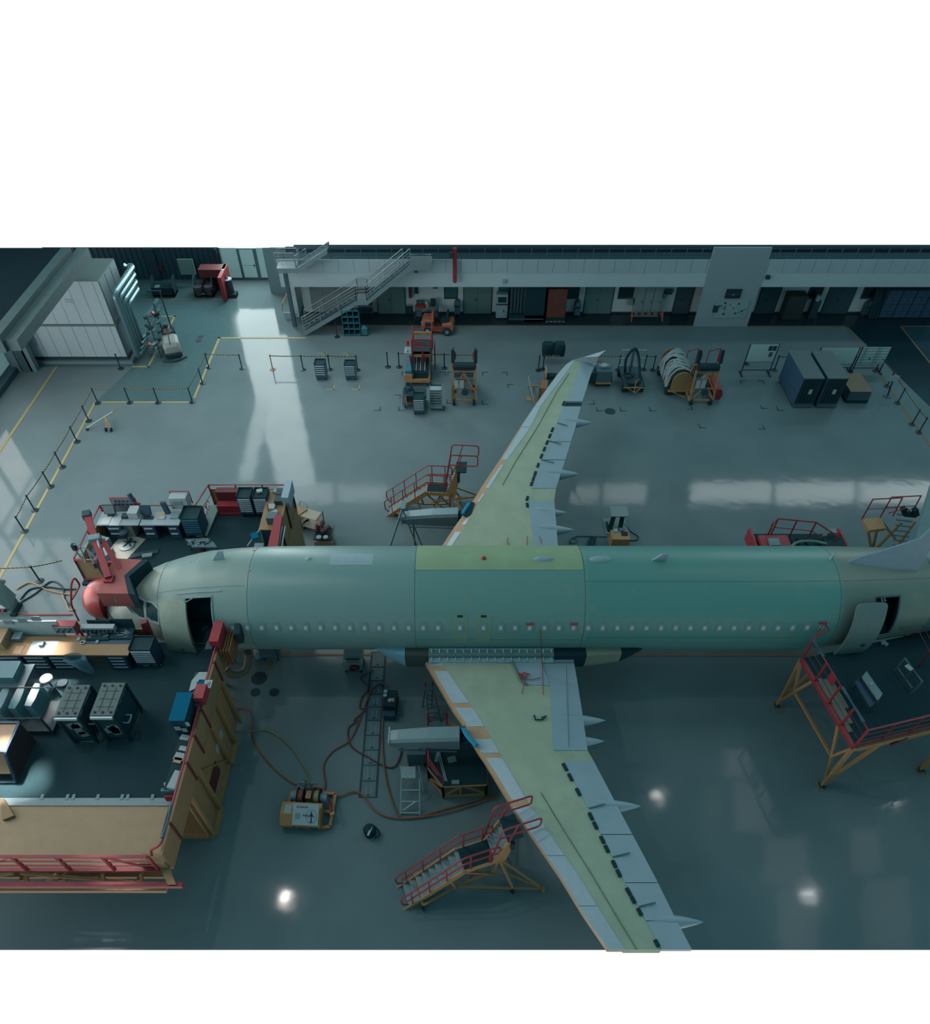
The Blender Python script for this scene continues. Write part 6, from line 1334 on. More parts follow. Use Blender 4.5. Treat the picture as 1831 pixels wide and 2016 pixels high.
# red bumpers and posts on the wall
def bumper(T, c, l, w, h, m=RED, name='bumper'):
    b = MB(T); b.slab([(c[0]-w,c[1]-l,c[2]),(c[0]+w,c[1]-l,c[2]),(c[0]+w,c[1]+l,c[2]),(c[0]-w,c[1]+l,c[2])],(0,0,h)); return b.build(name,m,T)
bumper(ND,(-8.62,-2.35,4.3),.45,.17,.45); bumper(ND,(-8.62,-4.85,4.3),.28,.17,.42); pb('hinge_bracket',DARK,-8.95,-8.7,-2.95,-2.6,4.2,4.5); pb('hinge_bracket',DARK,-8.85,-8.6,-5.25,-5.0,4.25,4.45)
for k in range(4): pb('tan_slat',mat('brown_slat',(104,74,50),.6),-8.5+.1*k,-8.44+.1*k,-2.9,-1.95,3.6,4.3)
one('rubber_fender',MB().cbox((-8.0,-1.9,4.25),(.12,.42,.3),math.radians(12)),BLACK,'black rubber fender against the fuselage beside the forward door','fender',bevel=.05)
# ---------------------------------------------------------------- things on the near deck
def px_on(px,row,z): return G(px,row,z)
one('blue_cabinet',MB().box(-9.3,-8.82,-6.02,-4.98,DZ,4.78),mat('cabinet_navy',(28,54,68),.5),'tall cabinet with a bright blue top against the near dock wall','cabinet')
one('blue_sheet',MB().box(-9.32,-8.8,-6.04,-4.96,4.785,4.81),BLUE,'bright blue sheet on top of the tall cabinet at the near dock wall','sheet')
for k,(y,z,w) in enumerate(((-6.06,4.35,.2),(-6.06,4.25,.16),(-6.06,4.62,.12))): one('paper_note',MB().box(-9.25+.22*k,-9.25+.22*k+w,y,y+.015,z-.12,z+.1),PAPER,('left','right','middle')[k]+' paper sheet stuck on the front of the blue topped cabinet','paper','papers on the blue topped cabinet')
T = thing('perforated_bench','white perforated bench with dark shelves at the near dock wall','bench',(-8.95,-4.2,DZ)); 
b = MB(T); b.slab([G(392,1323,4.2),G(410,1323,4.2),G(407,1338,4.2),G(392,1338,4.2),G(383,1356,4.2),G(372,1361,4.2),G(377,1340,4.2)],(0,0,-.04)); b.build('bench_top',mat('perforated_white',(128,144,146),.6),T); pb('bench_body',DARK,-9.2,-8.7,-4.6,-3.7,DZ,4.15,T)
one('blue_glove',MB().cbox(G(397,1345,4.24),(.16,.1,.03),.4),BLUE,'blue rag with white letters lying on the white perforated bench','rag',bevel=.02)
T = thing('wall_notice','white notice plate with dark figures on the near dock wall top','notice',G(409,1347,4.45)); l = T.location; b = MB(); b.box(-.12,.14,-.16,.16,0,.02); b.build('plate',PAPER,T)
for k in range(3): b = MB(); b.box(-.06+.06*k,-.03+.06*k,-.1,.02+.04*k,.02,.024); b.build('printed_mark',DARK,T)
for k,(px,r,w,h_) in enumerate(((364,1452,.18,.13),(362,1474,.18,.1),(356,1490,.3,.2),(350,1497,.14,.12))):
    one('paper_sheet' if k!=1 else 'white_glove',MB().cbox(G(px,r,4.0),(w/2+.06,h_/2+.03,.02),-.2),PAPER if k<3 else TAPE,('white paper below the blue topped cabinet','white glove on the dark wall shelf','white sheet on the dark wall shelf','crumpled beige paper at the end of the wall shelf')[k],'paper' if k!=1 else 'glove')
pb('wall_shelf',BLACK,-9.2,-8.7,-8.0,-6.1,3.85,3.97)
pb('wall_shelf_end',TEAL,-9.3,-8.72,-8.05,-7.95,3.7,3.95)
one('document_box',MB().cbox(G(348,1540,3.9),(.14,.3,.2),-.2),PAPER,'white box of documents beside the red and white parts at the wall end','box'); one('red_carton',MB().cbox(G(340,1562,3.6),(.2,.18,.15),.1),RED,'red carton on the deck below the white document box','carton')
one('beige_carton',MB().cbox(G(333,1553,3.6),(.08,.16,.2),.5),TAPE,'beige carton beside the red carton at the wall end','carton')
# two black containers with glazed sides
CRT = mat('crate_top',(60,80,80),.6,noise=.06); CLR = mat('crate_film',(34,60,66),.3)
def glazed_crate(x0,x1,y0,y1,h,label):
    T = thing('glazed_crate',label,'crate',((x0+x1)/2,(y0+y1)/2,DZ),0,'glazed crates on the near deck'); zt = DZ+h
    for x in (x0,x1):
        for y in (y0,y1): b = MB(T); b.bar((x,y,DZ),(x,y,zt),.045); b.build('frame_post',BLACK,T)
    for z in (DZ+.12,zt-.04):
        b = MB(T); b.tube([(x0,y0,z),(x1,y0,z),(x1,y1,z),(x0,y1,z)],.045,4,closed=True); b.build('frame_ring',BLACK,T)
    b = MB(T); b.box(x0-.02,x1+.02,y0-.02,y1+.02,zt-.02,zt+.03); o = b.build('crate_lid',CRT,T)
    for u in (.25,.5,.75):
        b = MB(T); b.box(x0+.08,x1-.08,y0+(y1-y0)*u-.012,y0+(y1-y0)*u+.012,zt+.03,zt+.04); b.build('lid_groove',DARK,o)
    for u in (.3,.7): b = MB(T); b.box(x0+(x1-x0)*u-.012,x0+(x1-x0)*u+.012,y0+.15,y1-.15,zt+.03,zt+.04); b.build('lid_groove',DARK,o)
    for x in (x0+.1,(x0+x1)/2,x1-.1):
        for y in (y0+.1,y1-.1): b = MB(T); b.cyl((x,y,zt+.03),(x,y,zt+.055),.045,10); b.build('lid_stud',BLACK,o)
    b = MB(T); b.cyl((x0,y0-.07,zt-.05),(x1,y0-.07,zt-.05),.06,10); b.build('roller_bar',ALU,T)
    b = MB(T); b.box(x0+.05,x1-.05,y0-.01,y0+.0,DZ+.2,zt-.15); b.build('front_film',CLR,T); b = MB(T); b.box(x1,x1+.01,y0+.05,y1-.05,DZ+.2,zt-.15); b.build('side_film',mat('crate_film_dark',(26,54,64),.3),T)
    random.seed(int(x0*10))
    for k in range(5):
        x = random.uniform(x0+.1,x1-.3); z = random.uniform(DZ+.25,zt-.7); b = MB(T); b.slab([(x,y0-.02,z),(x+.3,y0-.02,z+.1),(x+.25,y0-.02,z+.4),(x-.03,y0-.02,z+.3)],(0,.008,0)); b.build('packed_part',STEEL if k%2 else GREYG,T)
    b = MB(T); b.tube(roundpoly([(x1+.02,y0+.15,DZ+.9),(x1+.22,y0+.15,DZ+.9),(x1+.22,y0+.45,DZ+.9),(x1+.02,y0+.45,DZ+.9)],.06),.03,6); b.build('handle',STEEL,T)
    casters(T,x1-x0,y1-y0,.06)
glazed_crate(-12.95,-12.22,-5.95,-4.78,1.62,'left of two glazed black crates with grey lids on the near deck')
glazed_crate(-11.82,-11.1,-5.9,-4.68,1.6,'right of two glazed black crates with grey lids on the near deck')
def stool(l, m, label, seat=.17):
    T = thing('stool',label,'stool',l); b = MB(); b.lathe([(seat,.62),(seat+.02,.66),(seat,.71),(.05,.72)],n=20); b.build('seat',m,T,True); b = MB(); b.cyl((0,0,.1),(0,0,.62),.03,8); b.build('column',DARK,T)
    for k in range(5): a = 2*math.pi*k/5+.3; b = MB(); b.bar((0,0,.12),(.3*math.cos(a),.3*math.sin(a),.05),.025); b.build('base_arm',BLACK,T)
    return T
p = G(107,1357,DZ); stool((p.x,p.y,DZ),PAPER,'stool with a white round seat on the bright patch of the near deck',.2)
p = G(138,1368,DZ); stool((p.x,p.y+.05,DZ),DARK,'stool with a dark round seat behind the left glazed crate')
# trolley with film wrapped parts at the left edge, brown cabinet
T = thing('parts_trolley','wire trolley with bagged teal parts at the left picture edge on the near deck','trolley',(-15.0,-5.0,DZ))
b = MB(T); b.box(-16.2,-13.7,-5.7,-4.5,DZ+.2,DZ+.26); b.build('trolley_shelf',DARK,T); b = MB(T); b.tube([(-16.2,-5.7,DZ+1.1),(-13.75,-5.7,DZ+1.1),(-13.75,-4.5,DZ+1.1),(-16.2,-4.5,DZ+1.1)],.025,6,closed=True); b.build('top_rail',DARK,T)
for x in (-16.2,-13.75):
    for y in (-5.7,-4.5): b = MB(T); b.bar((x,y,DZ),(x,y,DZ+1.1),.025); b.build('post',DARK,T)
FILM = mat('teal_film',(66,106,114),.35); FILM2 = mat('pale_film',(98,124,132),.35)
for k in range(4):
    x = -15.9+.5*k; b = MB(); b.loft([[Vector((x+dx*s,y+.1*k,DZ+.28+z)) for dx,z in ((-.18,0),(.18,0),(.14,.75),(-.1,.8))] for y,s in ((-5.5,.8),(-5.2,1.1),(-4.8,1.0),(-4.6,.7))])
    one('bagged_part',b,(FILM2,FILM2,FILM,FILM)[k],('leftmost','second','third','rightmost')[k]+' film wrapped part on the wire trolley at the left edge','part','film wrapped parts')
T = thing('side_trolley','grey trolley with teal parts cut by the left picture edge, above the wire trolley','trolley',(-15.4,-3.8,DZ)); b = MB(T); b.box(-16.4,-15.0,-4.25,-3.3,DZ+.7,DZ+.78); b.build('trolley_top',DSTEEL,T); b = MB(T); b.box(-16.4,-15.3,-4.1,-3.4,DZ+.78,DZ+1.1); b.build('teal_part',FILM,T)
for x in (-16.3,-15.05):
    for y in (-4.2,-3.35): b = MB(T); b.bar((x,y,DZ),(x,y,DZ+.7),.03); b.build('leg',DSTEEL,T)
T = thing('wood_cabinet','open brown cabinet with a navy frame at the left picture edge on the near deck','cabinet',(-14.6,-6.6,DZ))
b = MB(T); b.slab([(-14.35,-5.9,DZ),(-14.35,-5.9,DZ+1.15),(-14.35,-7.0,DZ+1.15),(-14.35,-7.4,DZ)],(.04,0,0)); b.build('side_panel',mat('dark_wood',(52,46,48),.6),T)
pb('cabinet_top',TAPE,-16.5,-14.4,-6.9,-5.95,DZ+1.1,DZ+1.14,T); pb('cabinet_shelf',PLY,-16.5,-14.4,-7.3,-6.0,DZ+.3,DZ+.34,T)
for y in (-5.9,-6.95): b = MB(T); b.bar((-16.5,y,DZ+1.15),(-14.33,y,DZ+1.15),.04); b.build('frame_bar',NAVY,T)
b = MB(T); b.bar((-14.33,-5.9,DZ+1.15),(-14.33,-7.0,DZ+1.15),.04); b.bar((-14.33,-7.0,DZ+1.15),(-14.33,-7.45,DZ+.05),.04); b.bar((-14.33,-7.45,DZ+.05),(-16.5,-7.45,DZ+.05),.04); b.build('frame_bar',NAVY,T)
# work bench under the nose with tools
T = thing('tool_bench','long tan topped workbench with drawers along the nose on the near dock','workbench',(-14.2,-2.5,DZ))
b = MB(T); b.box(-18.0,-11.75,-3.0,-2.15,4.14,4.2); b.build('bench_top',TAN,T)
for k,(x0,x1) in enumerate(((-16.6,-15.65),(-15.6,-14.75),(-14.7,-13.9),(-12.6,-11.9))):
    b = MB(T); b.box(x0,x1,-2.95,-2.3,DZ,4.12); o = b.build('drawer_block',NAVY,T)
    for j in range(4):
        b = MB(T); b.box(x0+.04,x1-.04,-2.98,-2.94,4.08-.19*(j+1),4.08-.19*j-.03); d_ = b.build('drawer',NAVY,o) ; b = MB(T); b.box(x0+.08,x1-.12,-3.0,-2.97,4.08-.19*j-.09,4.08-.19*j-.05); b.build('drawer_handle',STRIPE,o)
l = Vector((-11.3,-2.6,DZ)); drawer_cabinet(l,.8,.6,1.1,'navy drawer cabinet with an empty black top at the right end of the tool bench',NAVY,NAVY,6,stripe=STRIPE)
for px,r,sx,sy in ((283,1310,1,1),(314,1309,-1,1)):
    p = G(px,r,DZ); one('corner_marker',MB().box(p.x-.06,p.x+.2,p.y-.03,p.y+.03,DZ,DZ+.012) if sx>0 else MB().box(p.x-.2,p.x+.06,p.y-.03,p.y+.03,DZ,DZ+.012),PAPER,('left' if sx>0 else 'right')+' white floor corner mark in front of the bench end cabinet','mark','white corner marks on the near deck')
zb_ = 4.2
def on_bench(name, px0, px1, r0, r1, h, m, label, cat, zz=zb_, bevel=0):
    a, c = G(px0,r1,zz), G(px1,r0,zz); return one(name,MB().box(a.x,c.x,a.y,max(c.y,a.y+.05),zz,zz+h),m,label,cat,bevel=bevel)
on_bench('white_sheet',52,116,1262,1289,.006,PAPER,'large white sheet on the left of the tool bench','paper')
on_bench('manila_folder',24,48,1272,1288,.01,TAPE,'beige folder left of the white sheet','folder')
on_bench('blue_mat',168,270,1250,1268,.006,NAVY,'long navy mat under the open tool cases','mat')
T = thing('plywood_box','upright plywood box at the left end of the tool bench','box',G(8,1275,zb_)); l = T.location; b = MB(); b.box(-.9,.12,-.1,.6,0,.4); b.build('box_body',PLY,T,bevel=.01); b = MB(); b.cyl((.13,.2,.25),(.13,.2,.26),.02,10); b.build('lock',BLACK,T)
def tool_case(px,r,label):
    p = G(px,r,zb_+.02); T = thing('tool_case',label,'tool case',(p.x,p.y,zb_+.01),0,'open tool cases'); 
    b = MB(); b.box(-.42,.42,-.25,.25,0,.06); b.build('case_base',BLACK,T); b = MB(); b.slab([(-.42,.25,.06),(.42,.25,.06),(.42,.32,.45),(-.42,.32,.45)],(0,.03,0)); b.build('case_lid',BLACK,T)
    random.seed(px)
    for k in range(9): x, y = random.uniform(-.36,.3), random.uniform(-.2,.18); a = random.uniform(-.5,.5); b = MB(); b.cbox((x,y,.07),(random.uniform(.04,.12),.012,.012),a); b.build('hand_tool',STEEL,T)
tool_case(196,1250,'left of two open black tool cases on the tool bench'); tool_case(240,1248,'right of two open black tool cases on the tool bench')
one('tape_roll',MB().lathe([(.09,0),(.09,.05),(.05,.05),(.05,.0)],G(163,1266,zb_+.005),16),PAPER,'white tape roll on the tool bench beside the plastic bag','tape')
on_bench('white_bottle',152,160,1257,1263,.08,PAPER,'small white bottle left of the navy mat','bottle'); on_bench('red_pouch',183,191,1256,1260,.05,TAGR,'small red pouch on the navy mat','pouch',zb_+.01); on_bench('grey_tool',188,196,1261,1267,.04,STEEL,'grey hand tool on the navy mat edge','tool',zb_+.01); on_bench('small_box',78,90,1266,1274,.12,PAPER,'small open carton on the large white sheet','carton',zb_+.01); on_bench('grey_tray',26,50,1250,1264,.18,STEEL,'grey tray with cables behind the beige folder','tray')
on_bench('paper_sheet',255,268,1260,1268,.004,PAPER,'white paper at the right end of the navy mat','paper',zb_+.012)
# partition and power units behind the bench
one('partition',MB().box(-17.8,-14.35,-2.06,-2.0,DZ,4.95),mat('partition_white',(140,156,156),.6),'white partition board with papers behind the left of the tool bench','partition')
for k,(px,r) in enumerate(((16,1225),(44,1222),(70,1218))): p = V(px,r,-2.08); one('pinned_sheet',MB().box(p.x-.16,p.x+.16,-2.085,-2.065,p.z-.12,p.z+.12),STEEL if k!=1 else GREYG,('left','middle','right')[k]+' pinned sheet on the white partition','paper','sheets on the white partition')
T = thing('power_rack','red framed socket unit with grey gauges behind the tool bench','power unit',(-14.0,-2.0,DZ)); b = MB(T); b.box(-14.55,-13.75,-2.12,-1.85,4.35,4.75); b.build('unit_frame',RED,T); b = MB(T); b.box(-14.5,-13.8,-2.15,-2.12,4.42,4.72); b.build('unit_panel',STEEL,T)
for k in range(6): b = MB(T); b.cyl((-14.42+.1*k,-2.15,4.5+.12*(k%2)),(-14.42+.1*k,-2.22,4.5+.12*(k%2)),.035,8); b.build('socket',DARK,T)
for x in (-14.5,-13.8): b = MB(T); b.bar((x,-1.95,DZ),(x,-1.95,4.4),.03); b.build('unit_leg',RED,T)
T = thing('socket_strip','white bar with eight black sockets right of the red socket unit','power strip',(-13.2,-1.9,DZ)); b = MB(T); b.box(-13.65,-12.45,-2.05,-1.85,4.3,4.55); b.build('strip_body',PAPER,T)
for k in range(8): b = MB(T); b.ball((-13.57+.15*k,-2.06,4.42),.07,8); b.build('socket',BLACK,T)
for x in (-13.6,-12.5): b = MB(T); b.bar((x,-1.9,DZ),(x,-1.9,4.32),.03); b.build('strip_leg',RED,T)
pb('back_rail',RED,-14.6,-12.3,-1.98,-1.92,3.9,3.98)
one('bench_fence',MB().slab([G(262,1262,3.4),G(292,1262,3.4),G(288,1238,4.2),G(262,1240,4.2)],(0,.06,0)),TAN,'short tan fence board at the nose end of the bench','fence'); one('red_post',MB().slab([G(290,1264,3.6),G(302,1260,3.6),G(288,1226,4.7),G(277,1229,4.7)],(.02,.14,.05)),RED,'leaning red padded post beside the nose','post')
# plastic bag hanging from the bench
BAGM = mat('clear_bag',(92,130,142),.35,alpha=.7,spec=.3)
rings = []
for z,w,o in ((4.42,.32,0),(4.3,.38,.02),(4.0,.3,.05),(3.7,.22,.1),(3.45,.12,.14),(3.36,.04,.16)): rings.append([Vector((-13.55+o*2+w*math.cos(2*math.pi*k/12)*(1+.15*math.sin(3*k)),-3.22+w*.55*math.sin(2*math.pi*k/12),z)) for k in range(12)])
b = MB(); b.loft(rings,cap=False); one('plastic_bag',b,BAGM,'clear bluish plastic bag hanging at the front of the tool bench','bag',None,True)
# ---------------------------------------------------------------- nose dock, far side
FD = thing('far_nose_dock','far nose dock with black deck, red railings and tan walls behind the nose','work platform',(-11.5,3.5,0))
def fb(name,m,*a,label=None): return pb(name,m,*a,T=FD,label=label)
b = MB(FD); b.prism([(-15.2,1.2),(-15.2,4.7),(-11.2,4.7),(-10.9,6.05),(-7.35,6.05),(-7.35,1.2)],DZ-.12,DZ); b.build('deck',DECK,FD,label='black deck')
def raild(pts,posts=1.3,h=1.1,panel=None):
    for z in (h,): b = MB(FD); b.tube([(x,y,DZ+z) for x,y in pts],.035,6); b.build('top_rail',RED,FD)
    b = MB(FD); b.tube([(x,y,DZ+h*.55) for x,y in pts],.02,6); b.build('mid_rail',RED,FD)
    for (x0,y0),(x1,y1) in zip(pts,pts[1:]):
        L = math.hypot(x1-x0,y1-y0); n = max(1,round(L/posts))
        for i in range(n+1):
            t = i/n; b = MB(FD); b.bar((x0+(x1-x0)*t,y0+(y1-y0)*t,DZ-.1),(x0+(x1-x0)*t,y0+(y1-y0)*t,DZ+h),.025); b.build('rail_post',RED,FD)
        if panel: b = MB(FD); b.slab([(x0,y0,DZ-.2),(x1,y1,DZ-.2),(x1,y1,DZ+panel),(x0,y0,DZ+panel)],(.03,.03,0)); b.build('kick_panel',TAN,FD)
raild([(-15.2,1.6),(-15.2,4.66)],panel=.75); raild([(-15.2,4.68),(-11.15,4.68)],panel=.75); raild([(-11.15,4.68),(-10.9,6.0)]); raild([(-10.9,6.02),(-7.4,6.02)],panel=.85)
b = MB(FD); b.box(-7.42,-7.34,1.3,6.05,DZ-.2,4.35); b.build('side_wall',TAN,FD); b = MB(FD); b.box(-7.38,-7.28,2.0,6.05,.1,DZ-.2); b.build('lower_wall',TAN,FD)
for y in (2.2,3.4,4.7,6.0): b = MB(FD); b.bar((-7.3,y,DZ-.3),(-7.3,y,4.42),.03); b.build('wall_post',DRED,FD)
b = MB(FD); b.box(-7.5,-7.2,4.9,6.05,4.0,4.65); b.build('white_box',WHITE,FD)
for x in (-15.0,-11.3,-7.6):
    for y in (1.5,4.5): b = MB(FD); b.bar((x,y,0),(x,y,DZ-.1),.08); b.build('column',ORANGE,FD)
b = MB(FD)
for k in range(4): b.box(-11.15,-10.7,4.6-.28*k,4.85-.28*k,DZ+.02+.0*k,DZ+.06)
b = MB(FD); b.slab([(-11.2,3.9,DZ+.02),(-10.75,3.9,DZ+.02),(-10.5,5.6,DZ+.25),(-10.95,5.6,DZ+.25)],(0,0,.06)); b.build('ramp',GREYG,FD)
for k in range(4): b = MB(FD); b.tube([(-10.95+.02*k,4.2+.35*k+.18*math.cos(a),DZ+.6+.22*math.sin(a)) for a in [i*.7 for i in range(9)]],.02,5); b.build('hose_hook',RED,FD)
for k in range(4): b = MB(FD); b.slab([(-10.85,3.7-.28*k,DZ+.02),(-10.6,3.7-.28*k,DZ+.02),(-10.6,3.55-.28*k,DZ+.3),(-10.85,3.55-.28*k,DZ+.3)],(.0,-.03,0)); b.build('red_rack',RED,FD)
# control panel and control box on the rail
T = thing('rail_control_panel','red framed control panel with switches on the far dock railing','control panel',V(247,995,4.75)); b = MB(); b.box(-.5,.5,-.03,.03,-.45,.4); b.build('panel_plate',STEEL,T); b = MB(); b.tube([(-.52,0,-.45),(.52,0,-.45),(.52,0,.42),(-.52,0,.42)],.04,6,closed=True); b.build('panel_frame',RED,T)
for k in range(10): b = MB(); b.cyl((-.4+.085*k,-.03,.1+.18*(k%2)),(-.4+.085*k,-.08,.1+.18*(k%2)),.035,8); b.build('knob',DARK,T)
for k in range(6): b = MB(); b.bar((-.35+.14*k,-.04,-.3),(-.35+.14*k,-.1,-.75),.015); b.build('hanging_cable',PAPER,T)
T = thing('rail_lamp','dark work lamp on a stalk clamped to the far dock railing','lamp',V(275,1000,4.72)); b = MB(); b.bar((0,0,-.3),(-.05,0,.35),.012); b.build('stalk',STEEL,T); b = MB(); b.cyl((-.12,0,.35),(-.25,.1,.7),.1,12); b.build('lamp_head',NAVY,T,True); b = MB(); b.box(-.15,.1,-.04,.04,.2,.28); b.build('clamp',RED,T); b = MB(); b.box(-.1,.12,-.15,.0,-.55,-.3); b.build('lamp_base',BLACK,T)
T = thing('white_control_box','white control box with a grey display on the far dock railing','control box',V(356,996,4.68)); b = MB(); b.box(-.36,.36,-.1,.3,-.1,.5); b.build('box_body',PAPER,T,bevel=.02); b = MB(); b.box(-.2,.15,-.12,-.1,.15,.35); b.build('display',STEEL,T); b = MB(); b.tube([(-.4,.3,.0),(-.4,.3,.55),(.4,.3,.55),(.4,.3,-.1)],.03,6); b.build('box_frame',RED,T)
# far bench with computers
T = thing('computer_bench','pale computer workbench with navy drawers along the far dock railing','workbench',(-13.3,4.1,DZ))
BT_ = mat('bench_grey',(124,140,146),.6)
for x0,x1 in ((-15.1,-13.35),(-13.3,-11.65)): b = MB(T); b.box(x0,x1,3.7,4.52,4.15,4.2); b.build('bench_top',BT_,T)
for x0,x1 in ((-14.75,-14.15),(-13.25,-12.75),(-12.2,-11.75)):
    b = MB(T); b.box(x0,x1,3.75,4.4,DZ+.05,4.12); o = b.build('drawer_block',NAVY,T)
    for j in range(2): b = MB(T); b.box(x0+.06,x1-.1,3.72,3.75,3.92-.3*j,3.98-.3*j); b.build('drawer_handle',STRIPE,o)
def on_far(name,px0,px1,rf,d,h,m,label,cat,bevel=0): a, c = G(px0,rf,4.2), G(px1,rf,4.2); return one(name,MB().box(a.x,c.x,a.y,a.y+d,4.205,4.205+h),m,label,cat,bevel=bevel)
def monitor(px,r,label,m,w=.5):
    p = G(px,r,4.2); T = thing('monitor',label,'monitor',(p.x,p.y,4.21),0,'monitors on the far bench'); b = MB(); b.slab([(-w/2,.0,.1),(w/2,.0,.1),(w/2,.12,.5),(-w/2,.12,.5)],(0,.04,0)); b.build('screen_case',DARK,T); b = MB(); b.slab([(-w/2+.03,-.008,.13),(w/2-.03,-.008,.13),(w/2-.03,.105,.48),(-w/2+.03,.105,.48)],(0,.004,0)); b.build('screen',m,T); b = MB(); b.box(-.12,.12,-.05,.15,0,.1); b.build('stand',DARK,T)
monitor(219,1016,'grey faced monitor at the left end of the far bench',mat('screen_grey',(92,106,110),.3)); monitor(290,1017,'dark laptop screen in the middle of the far bench',NAVY,.45)
on_far('keyboard',281,301,1023,.18,.03,BLACK,'black keyboard before the dark laptop screen','keyboard'); on_far('printer',254,274,1022,.5,.32,PAPER,'white printer on the far bench','printer',.02); on_far('desk_phone',240,252,1022,.25,.12,DARK,'dark desk phone left of the white printer','telephone')
on_far('paper_pile',198,214,1033,.5,.015,PAPER,'left white paper pile on the far bench','paper'); on_far('paper_pile',214,234,1035,.45,.012,PAPER,'right white paper pile at the bench front edge','paper'); on_far('orange_folder',309,321,1022,.35,.01,TAPE,'beige folder on the right of the far bench','folder'); on_far('paper_sheet',313,324,1023,.2,.03,PAPER,'white papers beside the beige folder','paper')
p = G(326,1013,4.2); one('dark_folder_stand',MB().slab([(p.x,p.y,4.21),(p.x+.2,p.y,4.21),(p.x+.1,p.y+.1,4.75),(p.x-.1,p.y+.1,4.75)],(.0,.12,0)),NAVY,'dark leaning binder stand on the far bench','binder'); on_far('cloth',333,352,1022,.35,.07,FILM2,'crumpled pale cloth at the right end of the far bench','cloth',.03)
drawer_cabinet(Vector((-11.2,4.2,DZ)),.78,.75,1.15,'navy drawer cabinet with an open top at the right end of the far bench',NAVY,NAVY,6,stripe=TEAL)
T = thing('under_bench_bin','grey bin with crumpled paper under the far bench','bin',(G(259,1048,DZ).x,G(259,1048,DZ).y,DZ)); b = MB(); b.box(-.3,.3,-.3,.3,0,.6); b.build('bin_body',mat('bin_pale',(110,116,114),.6),T); b = MB(); b.box(-.27,.27,-.27,.27,.6,.66); b.build('paper_fill',PAPER,T)
p = G(255,1071,DZ); stool((p.x,p.y,DZ),BLACK,'black stool with chrome base on the bright patch of the far deck')
one('sunlit_patch',MB().cbox(G(238,1085,DZ+.012),(.55,.95,.01),-.35),mat('sunlit_pale',(132,136,130),.6),'pale sheet coloured as a sunlit patch on the far deck beside the red jib','mat')  # thin pale sheet, its colour paints the patch of sunlight on the deck
one('bucket',MB().lathe([(.28,0),(.32,.03),(.32,.05),(.05,.04)],G(249,1075,DZ+.03),18),PAPER,'white round tray under the black stool','tray')
one('grey_case',MB().cbox(G(187,1080,DZ+.2),(.35,.6,.2),-.35),STEEL,'grey ribbed case beside the left wall of the far dock','case'); one('grey_plate',MB().cbox(G(205,1095,DZ+.15),(.2,.4,.15),-.35),PAPER,'white carton beside the grey ribbed case','carton')
one('hazard_plate',MB().cbox(G(285,1090,DZ+.02),(.55,.12,.02),.28),DARK,'dark hatch edge with hazard stripes on the far deck','plate'); one('pale_pad',MB().cbox(G(290,1094,DZ+.06),(.2,.1,.05),.2),GREYG,'pale pad lying on the hazard striped hatch','pad')
T = thing('tool_tray','grey lattice tool tray leaning behind the nose','tool tray',G(395,1072,DZ)); b = MB(T); b.slab([G(365,1063,3.9),G(410,1061,3.9),G(422,1070,3.9),G(428,1079,3.9),G(380,1079,3.9)],(0,0,.05)); b.build('tray_plate',DSTEEL,T)
random.seed(9)
for k in range(16): p = G(random.uniform(375,418),random.uniform(1065,1077),3.96); b = MB(T); b.cbox(p,(random.uniform(.04,.12),.03,.02),random.uniform(0,3)); b.build('tray_tool',STEEL if k%3 else BLACK,T)
for s in ((368,1064),(425,1076)): b = MB(T); b.bar(G(*s,3.9),G(*s,3.9)-Vector((0,0,.6)),.03); b.build('tray_leg',DSTEEL,T)
drawer_cabinet(Vector((-9.2,5.45,DZ)),.62,.62,1.15,'left of two navy drawer cabinets at the far dock rear railing',NAVY,NAVY,7,stripe=STRIPE,group='cabinets at the rear railing'); drawer_cabinet(Vector((-8.52,5.45,DZ)),.62,.62,1.15,'right of two navy drawer cabinets at the far dock rear railing',NAVY,NAVY,7,stripe=STRIPE,group='cabinets at the rear railing')
p = G(508,967,4.5); one('white_rag',MB().cbox((-8.55,5.5,4.5),(.12,.1,.04),.3),PAPER,'white rag on the right navy drawer cabinet','rag')
T = thing('red_trough','red two tier steel trough beside the navy drawer cabinets','trough',(-10.05,5.55,DZ)); b = MB(); b.box(-.5,.5,.1,.42,0,1.0); b.build('trough_back',DRED,T); b = MB(); b.box(-.5,.5,-.25,.1,0,.5); b.build('trough_front',RED,T); b = MB(); b.box(-.55,.55,-.3,-.25,.02,.12); b.build('trough_lip',RED,T)
T = thing('tan_bench','tan topped bench with crates along the right wall of the far dock','workbench',(-7.85,4.6,DZ)); b = MB(); b.box(-.42,.38,-1.2,1.3,.86,.92); b.build('bench_top',TAN,T); b = MB(); b.box(-.38,.34,-1.15,1.25,0,.86); b.build('bench_body',NAVY,T)
for k,(y,h_,m,lb) in enumerate(((5.55,.22,DARK,'rear dark crate on the tan bench'),(5.1,.22,DARK,'middle dark crate on the tan bench'),(3.9,.35,DSTEEL,'grey open crate at the front of the tan bench'))): one('crate',MB().box(-7.95+.1*(k<2),-7.5,y-.2,y+.2,4.225,4.225+h_),m,lb,'crate')
for k,(y,lb) in enumerate(((4.75,'large crumpled white paper on the tan bench'),(4.4,'small crumpled white paper on the tan bench'),(5.75,'white folded paper at the rear of the tan bench'))): one('crumpled_paper',MB().cbox((-7.95+.2*(k%2),y,4.27),(.16-.03*k,.16-.03*k,.045),.5*k),PAPER,lb,'paper',bevel=.03)
